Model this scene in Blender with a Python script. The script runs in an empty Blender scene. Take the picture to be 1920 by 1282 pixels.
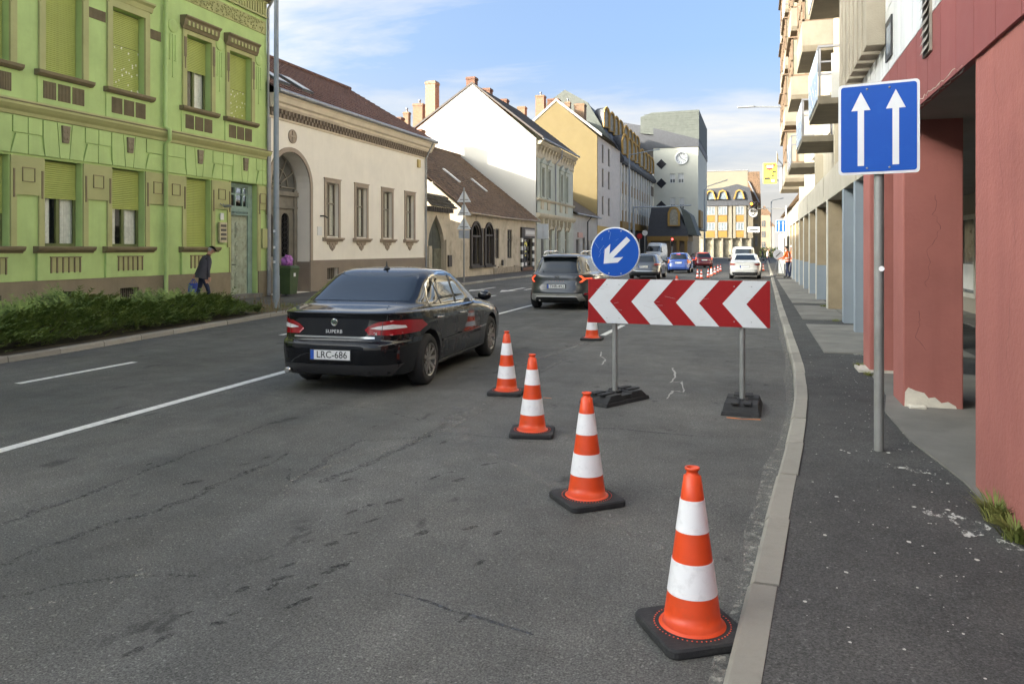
import bpy, bmesh, math, random
from mathutils import Vector, Matrix, geometry
from mathutils.bvhtree import BVHTree
R = math.radians
random.seed(7)
scene = bpy.context.scene
COL = scene.collection
# ---------------------------------------------------------------- camera
FPX, HX, HY, CAMH = 1450.0, 960.0, 467.0, 1.74
YAW = math.atan(458 / FPX)
SN, CS = math.sin(YAW), math.cos(YAW)
cam_d = bpy.data.cameras.new('camera')
cam = bpy.data.objects.new('camera', cam_d)
COL.objects.link(cam)
cam.location = (0, 0, CAMH)
cam.rotation_euler = (R(90), 0, YAW)
cam_d.sensor_width = 36
cam_d.lens = 36 * FPX / 1920
cam_d.shift_y = -(641 - HY) / 1920
cam_d.clip_end = 5000
cam_d.clip_start = 0.05
scene.camera = cam
# ---------------------------------------------------------------- sky, sun, exposure
SUN_EL, SUN_PHI = R(17), R(60)          # sun behind the camera, over the left row of houses
sun_dir = Vector((-math.sin(SUN_PHI) * math.cos(SUN_EL), -math.cos(SUN_PHI) * math.cos(SUN_EL), math.sin(SUN_EL)))
world = bpy.data.worlds.new('World'); scene.world = world; world.use_nodes = True
wn = world.node_tree.nodes; wl = world.node_tree.links
bg = wn['Background']; bg.inputs['Strength'].default_value = 0.15
sky = wn.new('ShaderNodeTexSky'); sky.sky_type = 'NISHITA'; sky.sun_disc = False
sky.sun_elevation = SUN_EL
sky.sun_rotation = math.atan2(sun_dir.x, sun_dir.y)
sky.air_density = 0.45; sky.dust_density = 9.5; sky.ozone_density = 1.5; sky.altitude = 200
tc = wn.new('ShaderNodeTexCoord')
sep = wn.new('ShaderNodeSeparateXYZ'); wl.new(tc.outputs['Generated'], sep.inputs[0])
# cirrus: noise on a plane high above (direction / (z + k))
def wmath(op, a, b=None, clamp=False):
    n = wn.new('ShaderNodeMath'); n.operation = op; n.use_clamp = clamp
    for i, v in enumerate((a, b)):
        if v is None: continue
        if isinstance(v, (int, float)): n.inputs[i].default_value = v
        else: wl.new(v, n.inputs[i])
    return n.outputs[0]
zz = wmath('ADD', wmath('MAXIMUM', sep.outputs[2], 0.0), 0.16)
cmb = wn.new('ShaderNodeCombineXYZ')
wl.new(wmath('DIVIDE', sep.outputs[0], zz), cmb.inputs[0]); wl.new(wmath('DIVIDE', sep.outputs[1], zz), cmb.inputs[1])
mp = wn.new('ShaderNodeMapping'); wl.new(cmb.outputs[0], mp.inputs[0])
mp.inputs['Rotation'].default_value = (0, 0, R(-38)); mp.inputs['Scale'].default_value = (0.55, 1.25, 1); mp.inputs['Location'].default_value = (0.35, 0.9, 0)
n1 = wn.new('ShaderNodeTexNoise'); wl.new(mp.outputs[0], n1.inputs['Vector'])
n1.inputs['Scale'].default_value = 1.15; n1.inputs['Detail'].default_value = 9; n1.inputs['Roughness'].default_value = 0.58; n1.inputs['Distortion'].default_value = 0.55
cr = wn.new('ShaderNodeValToRGB'); wl.new(n1.outputs['Fac'], cr.inputs[0])
cr.color_ramp.elements[0].position = 0.46; cr.color_ramp.elements[1].position = 0.66
hz = wmath('SUBTRACT', 1.0, wmath('MULTIPLY', sep.outputs[2], 4.0), True)      # thin bright veil low over the horizon
cf = wmath('MULTIPLY', cr.outputs[0], 0.9)
vf = wmath('MULTIPLY', wmath('POWER', hz, 1.3), 0.95)
mx = wn.new('ShaderNodeMix'); mx.data_type = 'RGBA'
tint = wn.new('ShaderNodeVectorMath'); tint.operation = 'MULTIPLY'; tint.inputs[1].default_value = (0.88, 1.0, 1.0); wl.new(sky.outputs[0], tint.inputs[0])
wl.new(cf, mx.inputs['Factor']); wl.new(tint.outputs[0], mx.inputs['A'])
# cloud and veil: the sky's own brightness without its blue, a little brighter and warmer
bw = wn.new('ShaderNodeRGBToBW'); wl.new(sky.outputs[0], bw.inputs[0])
cl = wn.new('ShaderNodeVectorMath'); cl.operation = 'SCALE'; cl.inputs[0].default_value = (1.55, 1.52, 1.44); wl.new(wmath('MAXIMUM', bw.outputs[0], 1.02), cl.inputs['Scale'])
wl.new(cl.outputs[0], mx.inputs['B'])
mv = wn.new('ShaderNodeMix'); mv.data_type = 'RGBA'; wl.new(vf, mv.inputs['Factor']); wl.new(mx.outputs['Result'], mv.inputs['A'])
mv.inputs['B'].default_value = (1.50, 1.44, 1.33, 1)
wl.new(mv.outputs['Result'], bg.inputs['Color'])
sd = bpy.data.lights.new('sun', 'SUN'); sd.energy = 3.2; sd.angle = R(0.5); sd.color = (1.0, 0.90, 0.76)
sun = bpy.data.objects.new('sun', sd); COL.objects.link(sun)
sun.rotation_euler = sun_dir.to_track_quat('Z', 'Y').to_euler()
sun.location = (-30, -30, 40)
vs = scene.view_settings
vs.view_transform = 'Standard'; vs.look = 'None'; vs.gamma = 1; vs.exposure = 2.18; vs.use_curve_mapping = False

# ---------------------------------------------------------------- pixel -> place helpers (photo is 1920 x 1282)
def ray(px, py):
    xc = (px - HX) / FPX
    return (xc * CS - SN, xc * SN + CS, -(py - HY) / FPX)
def onZ(px, py, z=0.0):
    d = ray(px, py); t = (z - CAMH) / d[2]; return Vector((d[0] * t, d[1] * t, z))
def onX(px, py, X):
    d = ray(px, py); t = X / d[0]; return d[1] * t, CAMH + d[2] * t
def onY(px, py, Y):
    d = ray(px, py); t = Y / d[1]; return d[0] * t, CAMH + d[2] * t

# ---------------------------------------------------------------- materials
MATS = {}
def _new(name):
    m = bpy.data.materials.new(name); m.use_nodes = True
    return m, m.node_tree.nodes, m.node_tree.links, m.node_tree.nodes['Principled BSDF']
def mat(name, col=(.5, .5, .5), rough=.6, var=.12, scale=3.0, bump=0.0, bscale=60.0, metal=0.0, spec=.5,
        dirt=0.0, dirtcol=(.12, .1, .08), dscale=1.3, streak=0.0, emit=0.0, coat=0.0, detail=6, alpha=1.0, bdist=.01):
    """plain surface: base colour with noise variation, optional blotchy dirt, vertical streaks and fine bump"""
    if name in MATS: return MATS[name]
    m, n, l, b = _new(name)
    b.inputs['Roughness'].default_value = rough; b.inputs['Metallic'].default_value = metal
    b.inputs['Specular IOR Level'].default_value = spec
    if coat: b.inputs['Coat Weight'].default_value = coat; b.inputs['Coat Roughness'].default_value = .03
    tcx = n.new('ShaderNodeNewGeometry'); out = None
    def noise(sc, det=detail, vec=None, rg=.6):
        t = n.new('ShaderNodeTexNoise'); t.inputs['Scale'].default_value = sc; t.inputs['Detail'].default_value = det; t.inputs['Roughness'].default_value = rg
        l.new(vec or tcx.outputs['Position'], t.inputs['Vector']); return t.outputs['Fac']
    def mixc(f, a, bb):
        x = n.new('ShaderNodeMix'); x.data_type = 'RGBA'
        l.new(f, x.inputs['Factor'])
        for k, v in (('A', a), ('B', bb)):
            if isinstance(v, tuple): x.inputs[k].default_value = (*v[:3], 1)
            else: l.new(v, x.inputs[k])
        return x.outputs['Result']
    def ramp(f, p0, p1):
        r = n.new('ShaderNodeMapRange'); r.inputs['From Min'].default_value = p0; r.inputs['From Max'].default_value = p1
        l.new(f, r.inputs['Value']); return r.outputs['Result']
    c = tuple(col)
    if var > 0:
        lo = tuple(max(0, v * (1 - var)) for v in c); hi = tuple(min(1, v * (1 + var)) for v in c)
        cc = mixc(ramp(noise(scale), .3, .7), lo, hi)
    else: cc = c
    if dirt > 0:
        f = ramp(noise(dscale, 8, rg=.68), .52, .72)
        mm = n.new('ShaderNodeMath'); mm.operation = 'MULTIPLY'; mm.inputs[1].default_value = dirt; l.new(f, mm.inputs[0])
        cc = mixc(mm.outputs[0], cc, dirtcol)
    if streak > 0:
        mpn = n.new('ShaderNodeMapping'); mpn.inputs['Scale'].default_value = (6, 6, .35); l.new(tcx.outputs['Position'], mpn.inputs[0])
        f = ramp(noise(1.0, 6, mpn.outputs[0]), .5, .75)
        mm = n.new('ShaderNodeMath'); mm.operation = 'MULTIPLY'; mm.inputs[1].default_value = streak; l.new(f, mm.inputs[0])
        cc = mixc(mm.outputs[0], cc, dirtcol)
    if isinstance(cc, tuple): b.inputs['Base Color'].default_value = (*cc, 1)
    else: l.new(cc, b.inputs['Base Color'])
    if rough > .15:
        rr = n.new('ShaderNodeMapRange'); rr.inputs['To Min'].default_value = max(0, rough - .12); rr.inputs['To Max'].default_value = min(1, rough + .12)
        l.new(noise(scale * 2.3, 3), rr.inputs['Value']); l.new(rr.outputs[0], b.inputs['Roughness'])
    if bump > 0:
        bp = n.new('ShaderNodeBump'); bp.inputs['Strength'].default_value = bump; bp.inputs['Distance'].default_value = bdist
        l.new(noise(bscale, 4), bp.inputs['Height']); l.new(bp.outputs[0], b.inputs['Normal'])
    if emit: b.inputs['Emission Color'].default_value = (*col, 1); b.inputs['Emission Strength'].default_value = emit
    MATS[name] = m
    return m
def vary(m, lo=.86, hi=1.14):
    """each stone, tile or panel gets its own slightly lighter or darker tone"""
    n, l = m.node_tree.nodes, m.node_tree.links; b = n['Principled BSDF']; src = b.inputs['Base Color'].links[0].from_socket
    oi = n.new('ShaderNodeObjectInfo'); r = n.new('ShaderNodeMapRange'); r.inputs['To Min'].default_value = lo; r.inputs['To Max'].default_value = hi; l.new(oi.outputs['Random'], r.inputs['Value'])
    v = n.new('ShaderNodeVectorMath'); v.operation = 'SCALE'; l.new(src, v.inputs[0]); l.new(r.outputs[0], v.inputs['Scale']); l.new(v.outputs[0], b.inputs['Base Color']); return m
def glass(name, tint=(.97, .98, .97), refl=.66, rough=.02):
    """window pane: clear with a real mirror sheen that grows at grazing angles"""
    if name in MATS: return MATS[name]
    m, n, l, b = _new(name); n.remove(b)
    tr = n.new('ShaderNodeBsdfTransparent'); tr.inputs[0].default_value = (*tint, 1)
    gl = n.new('ShaderNodeBsdfGlossy'); gl.inputs['Roughness'].default_value = rough
    ior = 1.0 + .75 * refl; fr = n.new('ShaderNodeFresnel'); gg = n.new('ShaderNodeNewGeometry'); mr = n.new('ShaderNodeMapRange')
    mr.inputs['To Min'].default_value = ior; mr.inputs['To Max'].default_value = 1 / ior; l.new(gg.outputs['Backfacing'], mr.inputs['Value']); l.new(mr.outputs[0], fr.inputs['IOR'])
    mxs = n.new('ShaderNodeMixShader'); l.new(fr.outputs[0], mxs.inputs[0]); l.new(tr.outputs[0], mxs.inputs[1]); l.new(gl.outputs[0], mxs.inputs[2])
    l.new(mxs.outputs[0], n['Material Output'].inputs[0]); MATS[name] = m
    return m

# ---------------------------------------------------------------- mesh builder
def frame(origin, u, w):
    """facade frame: u runs along the wall, v is up, w is out of the wall"""
    o = Vector(origin); U = Vector(u).normalized(); W = Vector(w).normalized()
    return lambda a, b, c=0.0: o + U * a + Vector((0, 0, 1)) * b + W * c
IDT = lambda a, b, c=0.0: Vector((a, b, c))
class MB:
    def __init__(s, T=None): s.v = []; s.f = []; s.mi = []; s.T = T or IDT; s.cur = 0; s.smooth = set()
    def pt(s, a, b, c=0.0): s.v.append(s.T(a, b, c)); return len(s.v) - 1
    def face(s, ids, sm=False):
        s.f.append(tuple(ids)); s.mi.append(s.cur)
        if sm: s.smooth.add(len(s.f) - 1)
    def poly(s, pts): s.face([s.pt(*p) for p in pts])
    def box(s, a0, a1, b0, b1, c0, c1):
        i = [s.pt(a, b, c) for c in (c0, c1) for b in (b0, b1) for a in (a0, a1)]
        for q in ((0, 2, 3, 1), (4, 5, 7, 6), (0, 1, 5, 4), (2, 6, 7, 3), (0, 4, 6, 2), (1, 3, 7, 5)): s.face([i[k] for k in q])
    def frust(s, r0, r1, b0, b1):
        """tapered block: r = (a0,a1,c0,c1) at level b0 and at b1"""
        i = [s.pt(a, b, c) for (a0, a1, c0, c1), b in ((r0, b0), (r1, b1)) for a, c in ((a0, c0), (a1, c0), (a1, c1), (a0, c1))]
        for q in ((0, 1, 2, 3), (7, 6, 5, 4), (0, 4, 5, 1), (1, 5, 6, 2), (2, 6, 7, 3), (3, 7, 4, 0)): s.face([i[k] for k in q])
    def prism(s, poly, c0, c1, caps=True):
        """polygon in (a,b) pushed from c0 to c1"""
        n = len(poly); p = [s.pt(a, b, c0) for a, b in poly]; q = [s.pt(a, b, c1) for a, b in poly]
        for k in range(n): s.face((p[k], p[(k + 1) % n], q[(k + 1) % n], q[k]))
        if caps:
            tri = geometry.tessellate_polygon([[Vector((a, b, 0)) for a, b in poly]])
            for t in tri: s.face([q[k] for k in t]); s.face([p[k] for k in reversed(t)])
    def sweep(s, prof, a0, a1):
        """profile in (b,c) run along a"""
        n = len(prof); p = [s.pt(a0, b, c) for b, c in prof]; q = [s.pt(a1, b, c) for b, c in prof]
        for k in range(n): s.face((p[k], q[k], q[(k + 1) % n], p[(k + 1) % n]))
        tri = geometry.tessellate_polygon([[Vector((b, c, 0)) for b, c in prof]])
        for t in tri: s.face([p[k] for k in t]); s.face([q[k] for k in reversed(t)])
    def holed(s, outer, holes, c=0.0, depth=0.0, cap=True):
        """flat wall in (a,b) with holes, each hole with a reveal going in by depth"""
        loops = [[Vector((a, b, 0)) for a, b in outer]] + [[Vector((a, b, 0)) for a, b in h] for h in holes]
        flat = [p for lp in loops for p in lp]
        ids = [s.pt(p.x, p.y, c) for p in flat]
        for t in geometry.tessellate_polygon(loops): s.face([ids[k] for k in t])
        if depth:
            for h in holes:
                p = [s.pt(a, b, c) for a, b in h]; q = [s.pt(a, b, c - depth) for a, b in h]
                for k in range(len(h)): s.face((p[k], p[(k + 1) % len(h)], q[(k + 1) % len(h)], q[k]))
    def tube(s, path, r, n=8, caps=True, sm=True):
        path = [Vector(s.T(*p)) for p in path]; rings = []
        rs = r if isinstance(r, (list, tuple)) else [r] * len(path)
        prev = None
        for k, p in enumerate(path):
            d = (path[min(k + 1, len(path) - 1)] - path[max(k - 1, 0)]).normalized()
            x = (prev - d * prev.dot(d)).normalized() if prev is not None and (prev - d * prev.dot(d)).length > 1e-4 else d.orthogonal().normalized()
            prev = x; y = d.cross(x)
            ring = []
            for j in range(n):
                a = 2 * math.pi * j / n; s.v.append(p + (x * math.cos(a) + y * math.sin(a)) * rs[k]); ring.append(len(s.v) - 1)
            rings.append(ring)
        for k in range(len(rings) - 1):
            for j in range(n): s.face((rings[k][j], rings[k][(j + 1) % n], rings[k + 1][(j + 1) % n], rings[k + 1][j]), sm)
        if caps: s.cap(rings[0][::-1]); s.cap(rings[-1])
    def lathe(s, prof, n=24, o=(0, 0, 0), sm=True, axis='z'):
        """profile of (r, h) spun about an axis through o"""
        o = Vector(o); rings = []
        for r, h in prof:
            ring = []
            for j in range(n):
                a = 2 * math.pi * j / n
                v = {'z': Vector((r * math.cos(a), r * math.sin(a), h)), 'x': Vector((h, r * math.cos(a), r * math.sin(a))), 'y': Vector((r * math.sin(a), h, r * math.cos(a)))}[axis]
                p = o + v; s.v.append(s.T(p.x, p.y, p.z)); ring.append(len(s.v) - 1)
            rings.append(ring)
        for k in range(len(rings) - 1):
            for j in range(n): s.face((rings[k][j], rings[k][(j + 1) % n], rings[k + 1][(j + 1) % n], rings[k + 1][j]), sm)
        s.cap(rings[0][::-1]); s.cap(rings[-1])
    def cap(s, ids):
        k = len(s.v); s.v += [s.v[i].copy() for i in ids]; s.face(range(k, k + len(ids)))
    def mesh(s, name, mats):
        me = bpy.data.meshes.new(name); me.from_pydata(s.v, [], s.f)
        if not isinstance(mats, (list, tuple)): mats = [mats]
        for m in mats: me.materials.append(m)
        if len(mats) > 1: me.polygons.foreach_set('material_index', s.mi)
        if s.smooth: me.polygons.foreach_set('use_smooth', [k in s.smooth for k in range(len(s.f))])
        me.validate(); bm = bmesh.new(); bm.from_mesh(me); bmesh.ops.recalc_face_normals(bm, faces=bm.faces); bm.to_mesh(me); bm.free()
        return me
    def build(s, name, mats, parent=None, **k):
        return link(name, s.mesh(name, mats), parent, **k)
def link(name, me, parent=None, label=None, cat=None, group=None, kind=None, bevel=0):
    o = bpy.data.objects.new(name, me); COL.objects.link(o)
    if parent is not None:
        o.parent = parent; o.matrix_parent_inverse = parent_inv(parent)
    tag(o, label, cat, group, kind)
    if bevel:
        b = o.modifiers.new('bevel', 'BEVEL'); b.width = bevel; b.segments = 2; b.limit_method = 'ANGLE'; b.angle_limit = R(40)
    return o
def world_m(o):
    m = Matrix.LocRotScale(o.location, o.rotation_euler, o.scale)
    return (world_m(o.parent) @ o.matrix_parent_inverse @ m) if o.parent else m
LOCAL = [False]      # when True, parts are written in their parent's own coordinates
def parent_inv(p): return Matrix.Identity(4) if LOCAL[0] else world_m(p).inverted()
def tag(o, label=None, cat=None, group=None, kind=None):
    for k, v in (('label', label), ('category', cat), ('group', group), ('kind', kind)):
        if v: o[k] = v
    return o
def empty(name, loc=(0, 0, 0), rz=0.0, label=None, cat=None, group=None):
    o = bpy.data.objects.new(name, None); COL.objects.link(o); o.location = loc; o.rotation_euler = (0, 0, rz); o.empty_display_size = .2
    return tag(o, label, cat, group)
def copy_tree(o, parent=None):
    c = o.copy(); COL.objects.link(c)
    if parent is not None: c.parent = parent
    for ch in list(o.children): copy_tree(ch, c)
    return c
def text_mesh(txt, size, depth=.002, bold=0.0, spacing=1.0):
    cu = bpy.data.curves.new('lettering', 'FONT'); cu.body = txt; cu.size = size; cu.extrude = depth; cu.align_x = 'CENTER'; cu.align_y = 'CENTER'; cu.offset = bold; cu.resolution_u = 3; cu.space_character = spacing
    ob = bpy.data.objects.new('lettering', cu); COL.objects.link(ob)
    bpy.context.view_layer.update()
    me = bpy.data.meshes.new_from_object(ob.evaluated_get(bpy.context.evaluated_depsgraph_get()))
    bpy.data.objects.remove(ob); return me
def text(name, txt, size, m, T, parent, depth=.002, bold=0.0, spacing=1.0, at=(0, 0, 0), sx=1.0):
    """lettering on a facade frame: a = right, b = up, c = out"""
    me = text_mesh(txt, size, depth, bold, spacing)
    for v in me.vertices: v.co = T(at[0] + v.co.x * sx, at[1] + v.co.y, at[2] + v.co.z)
    me.materials.clear(); me.materials.append(m)
    return link(name, me, parent)
def arc(cx, cy, r, a0, a1, n, ry=None):
    ry = ry or r
    return [(cx + r * math.cos(R(a0 + (a1 - a0) * k / n)), cy + ry * math.sin(R(a0 + (a1 - a0) * k / n))) for k in range(n + 1)]
def rect(a0, a1, b0, b1): return [(a0, b0), (a1, b0), (a1, b1), (a0, b1)]
# ================================================================ ground, road, pavements
KH = .10                                            # kerb height
KR = [(-12, -1.5), (0, -.42), (3.2, -.11), (4.3, -.02), (5.4, .08), (7.4, .27), (9.2, .41), (11.5, .49), (13.9, .52), (21.7, .57), (42, .76), (62, .96), (110, 1.4), (300, 3)]
KL = [(-12, -10.7), (0, -10.75), (8.8, -10.9), (11, -11.05), (14.6, -11.6), (17.8, -11.9), (24, -12.6), (32, -13.3), (38, -13.6), (60, -13.6), (110, -13.4), (300, -12)]
def lerp(tab, y):
    for (y0, x0), (y1, x1) in zip(tab, tab[1:]):
        if y <= y1: return x0 + (x1 - x0) * (y - y0) / (y1 - y0)
    return tab[-1][1]
def smooth(tab, y, w=1.2): return sum(lerp(tab, y + k * w / 2) for k in (-2, -1, 0, 1, 2)) / 5
kr = lambda y: smooth(KR, y, .7)
kl = lambda y: smooth(KL, y, 2.5)

def asphalt(name, base, warm, speck, streaks, spots):
    m, n, l, b = _new(name); geo = n.new('ShaderNodeNewGeometry'); P = geo.outputs['Position']
    def mapped(sc):
        q = n.new('ShaderNodeMapping'); q.inputs['Scale'].default_value = sc; l.new(P, q.inputs[0]); return q.outputs[0]
    def noise(sc, vec, det=5, rg=.6, dist=0):
        t = n.new('ShaderNodeTexNoise'); t.inputs['Scale'].default_value = sc; t.inputs['Detail'].default_value = det; t.inputs['Roughness'].default_value = rg; t.inputs['Distortion'].default_value = dist
        l.new(vec, t.inputs['Vector']); return t.outputs['Fac']
    def rng(f, a, c, lo=0.0, hi=1.0):
        r = n.new('ShaderNodeMapRange'); r.inputs['From Min'].default_value = a; r.inputs['From Max'].default_value = c; r.inputs['To Min'].default_value = lo; r.inputs['To Max'].default_value = hi
        l.new(f, r.inputs['Value']); return r.outputs[0]
    def mul(a, c):
        q = n.new('ShaderNodeMath'); q.operation = 'MULTIPLY'; l.new(a, q.inputs[0])
        if isinstance(c, float): q.inputs[1].default_value = c
        else: l.new(c, q.inputs[1])
        return q.outputs[0]
    big = rng(noise(.42, P, 6, .65), .3, .7, .72, 1.28)
    mid = rng(noise(2.6, P, 6, .7), .3, .7, .88, 1.12)
    st = rng(noise(1.0, mapped((1.5, .045, 1)), 4), .3, .7, 1 - streaks, 1 + streaks)
    grain = rng(noise(105, P, 2, .75), .30, .70, 1 - speck, 1 + speck)
    grain2 = rng(noise(55, P, 3, .8), .3, .7, 1 - speck * .55, 1 + speck * .55)
    v = mul(mul(mul(mul(big, mid), st), grain), grain2)
    vo = n.new('ShaderNodeTexVoronoi'); vo.inputs['Scale'].default_value = 95; l.new(P, vo.inputs['Vector'])
    peb = rng(vo.outputs['Color'], .80, .95, 1.0, 1.0 + speck * 1.5)
    v = mul(v, peb)
    if spots:
        sp = rng(noise(1.0, mapped((3.2, 1.5, 1)), 3, .55, .3), .66, .72, 1.0, .5)
        v = mul(v, sp)
        pale = rng(noise(1.0, mapped((.8, .35, 1)), 6, .7), .58, .8, 1.0, 1.35); v = mul(v, pale)
    mixn = n.new('ShaderNodeMix'); mixn.data_type = 'RGBA'; mixn.inputs['A'].default_value = (*base, 1); mixn.inputs['B'].default_value = (*warm, 1)
    l.new(rng(noise(.8, P, 4), .35, .65), mixn.inputs['Factor'])
    vm = n.new('ShaderNodeVectorMath'); vm.operation = 'SCALE'; l.new(mixn.outputs['Result'], vm.inputs[0]); l.new(v, vm.inputs['Scale'])
    l.new(vm.outputs[0], b.inputs['Base Color'])
    l.new(rng(noise(3, P, 3), .3, .7, .72, .92), b.inputs['Roughness']); b.inputs['Specular IOR Level'].default_value = .35
    bp = n.new('ShaderNodeBump'); bp.inputs['Strength'].default_value = .55; bp.inputs['Distance'].default_value = .006
    l.new(noise(120, P, 3, .7), bp.inputs['Height']); l.new(bp.outputs[0], b.inputs['Normal'])
    MATS[name] = m; return m
m_road = asphalt('road_asphalt', (.077, .077, .071), (.088, .084, .075), .72, .20, True)
m_pave = asphalt('pavement_asphalt', (.058, .058, .055), (.068, .066, .061), .6, .03, False)
m_pavl = asphalt('far_pavement_asphalt', (.085, .08, .072), (.10, .093, .08), .25, .03, False)
m_conc = mat('kerb_concrete', (.30, .28, .235), .85, .12, 5, .5, 90, dirt=.4, dirtcol=(.13, .115, .09), dscale=5)
m_slab = mat('paving_concrete', (.20, .19, .165), .88, .2, 1.6, .5, 70, dirt=.4, dirtcol=(.1, .095, .08), dscale=2.2)
m_earth = mat('earth', (.10, .08, .055), .95, .3, 6, .6, 40)
m_paint = mat('road_paint', (.62, .61, .57), .7, .12, 9, .3, 90, dirt=.75, dirtcol=(.16, .15, .135), dscale=14)
m_paint_worn = mat('worn_road_paint', (.34, .33, .30), .8, .25, 12, .3, 90, dirt=1.0, dirtcol=(.10, .095, .09), dscale=16)

vary(m_conc, .82, 1.15); vary(m_slab, .82, 1.14)
def strip(name, ys, xa, xb, z, m, kind='structure', parent=None, z2=None):
    b = MB(); z2 = z if z2 is None else z2
    ia = [b.pt(xa(y), y, z) for y in ys]; ib = [b.pt(xb(y), y, z2) for y in ys]
    for k in range(len(ys) - 1): b.face((ia[k], ib[k], ib[k + 1], ia[k + 1]))
    return b.build(name, m, parent, kind=None if parent else kind)
YS = [-12 + .5 * k for k in range(80)] + [28 + 4 * k for k in range(60)]
ground = MB(); ground.poly([(-900, -300, -.03), (900, -300, -.03), (900, 2500, -.03), (-900, 2500, -.03)])
ground.build('ground', m_pavl, kind='structure')
road = strip('road', YS, kl, kr, 0, m_road)
# side street and square at the far end
KW = .15
pav_r = strip('pavement_right', YS, lambda y: kr(y) + KW - .03, lambda y: 14.0, KH - .010, m_pave)
pav_l = strip('pavement_left', YS, lambda y: -30.0, lambda y: kl(y) - KW + .03, KH - .012, m_pavl)

def kerb(name, fx, side, y0, y1, ystone, label):
    """row of kerb stones of a metre each along the line fx; side +1 when the pavement lies to the right"""
    root = empty(name, (fx(y0), y0, 0)); root['kind'] = 'structure'
    y = y0; k = 0
    while y < y1:
        ln = 1.0 if y < ystone else 12.0
        dz = random.uniform(-.007, .007); dx = random.uniform(-.006, .006); b = MB()
        n = 3 if ln < 2 else 4; g = .008
        prev = None
        for j in range(n + 1):
            yy = y + g + (ln - 2 * g) * j / n; x = fx(yy) + dx
            ring = [b.pt(x, yy, -.02), b.pt(x + side * .008, yy, KH - .02 + dz), b.pt(x + side * .03, yy, KH + dz), b.pt(x + side * (KW - .004), yy, KH + dz), b.pt(x + side * KW, yy, -.02)]
            if prev:
                for q in range(4): b.face((prev[q], ring[q], ring[q + 1], prev[q + 1]))
            else: b.face(ring)
            prev = ring
        b.face(list(reversed(prev)))
        b.build('kerb_stone', m_conc, root)
        y += ln; k += 1
    return root
kerb('kerb_right', kr, 1, -2.0, 110, 46, '')
kerb('kerb_left', kl, -1, 2.0, 110, 46, '')
# gutter dirt: pale grit lying along the kerb
def speckle(name, col, lo, hi, sc, rough=.9, stretch=(1, 1, 1)):
    m, n, l, b = _new(name); geo = n.new('ShaderNodeNewGeometry')
    q = n.new('ShaderNodeMapping'); q.inputs['Scale'].default_value = stretch; l.new(geo.outputs['Position'], q.inputs[0])
    t = n.new('ShaderNodeTexNoise'); t.inputs['Scale'].default_value = sc; t.inputs['Detail'].default_value = 7; t.inputs['Roughness'].default_value = .72; l.new(q.outputs[0], t.inputs['Vector'])
    r = n.new('ShaderNodeMapRange'); r.inputs['From Min'].default_value = lo; r.inputs['From Max'].default_value = hi; l.new(t.outputs['Fac'], r.inputs['Value'])
    l.new(r.outputs[0], b.inputs['Alpha']); b.inputs['Base Color'].default_value = (*col, 1); b.inputs['Roughness'].default_value = rough
    MATS[name] = m; return m
m_grit = speckle('gutter_grit', (.30, .285, .25), .45, .68, 16)
m_chip = speckle('paint_flakes', (.45, .44, .40), .50, .58, 16, stretch=(1, .6, 1))
m_crack = speckle('crack_tar', (.032, .032, .032), .46, .72, 26)
m_crackl = speckle('crack_grit', (.26, .24, .21), .52, .62, 30)
m_oil = speckle('oil_stain', (.030, .030, .030), .36, .74, 30)
m_dust = speckle('dust_smear', (.20, .19, .175), .40, .75, 5)
g = strip('gutter_grit', YS[:80], lambda y: kr(y) - .09 - .03 * math.sin(y * 1.3) - .02 * math.sin(y * 4.1), kr, .004, m_grit, parent=road)
g2 = strip('gutter_dirt_left', YS[:80], kl, lambda y: kl(y) + .12, .004, m_grit, parent=road)

def ribbon(name, px, w, m, parent, z=.004, pix=True, wob=0.0):
    """ribbon on the ground through photo points or (x, y) points"""
    pts = [onZ(*p) if pix else Vector((p[0], p[1], 0)) for p in px]
    if wob:
        q = []
        for a, c in zip(pts, pts[1:]):
            k = max(2, int((c - a).length / .12)); d = (c - a).normalized(); nn = Vector((-d.y, d.x, 0))
            for j in range(k): q.append(a.lerp(c, j / k) + nn * random.gauss(0, wob))
        pts = q + [pts[-1]]
    b = MB(); L = []
    for k, p in enumerate(pts):
        d = (pts[min(k + 1, len(pts) - 1)] - pts[max(k - 1, 0)]).normalized(); nn = Vector((-d.y, d.x, 0))
        ww = w * (random.uniform(.4, 1.2) if wob else 1)
        L.append((b.pt(p.x + nn.x * ww / 2, p.y + nn.y * ww / 2, z), b.pt(p.x - nn.x * ww / 2, p.y - nn.y * ww / 2, z)))
    for (a0, a1), (c0, c1) in zip(L, L[1:]): b.face((a0, a1, c1, c0))
    return b.build(name, m, parent)
m_seal = speckle('tar_seal', (.075, .08, .09), .35, .6, 12)
ribbon('tar_seam', [(740, 1112), (800, 1128), (850, 1145), (910, 1162), (1000, 1190)], .022, m_seal, road, .0032, wob=.004)
ribbon('tar_seam', [(1075, 803), (1160, 804), (1240, 812), (1300, 818)], .02, m_seal, road, .0034, wob=.004)
# smoother, paler resurfaced lane between the old crack line and the right kerb
m_patch = asphalt('newer_asphalt', (.090, .089, .083), (.100, .096, .087), .60, .10, True)
lb_ = [onZ(*p) for p in ((0, 1275), (140, 1195), (275, 1090), (410, 1010), (545, 908), (700, 862), (860, 800), (950, 742), (1040, 686), (1110, 642), (1190, 592), (1280, 540))]
b = MB(); prevp = None
for p in lb_:
    w_ = random.uniform(-.04, .04); q = (b.pt(p.x + w_, p.y, .0015), b.pt(kr(p.y), p.y, .0015))
    if prevp: b.face((prevp[0], prevp[1], q[1], q[0]))
    prevp = q
b.build('newer_surface', m_patch, road)
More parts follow.
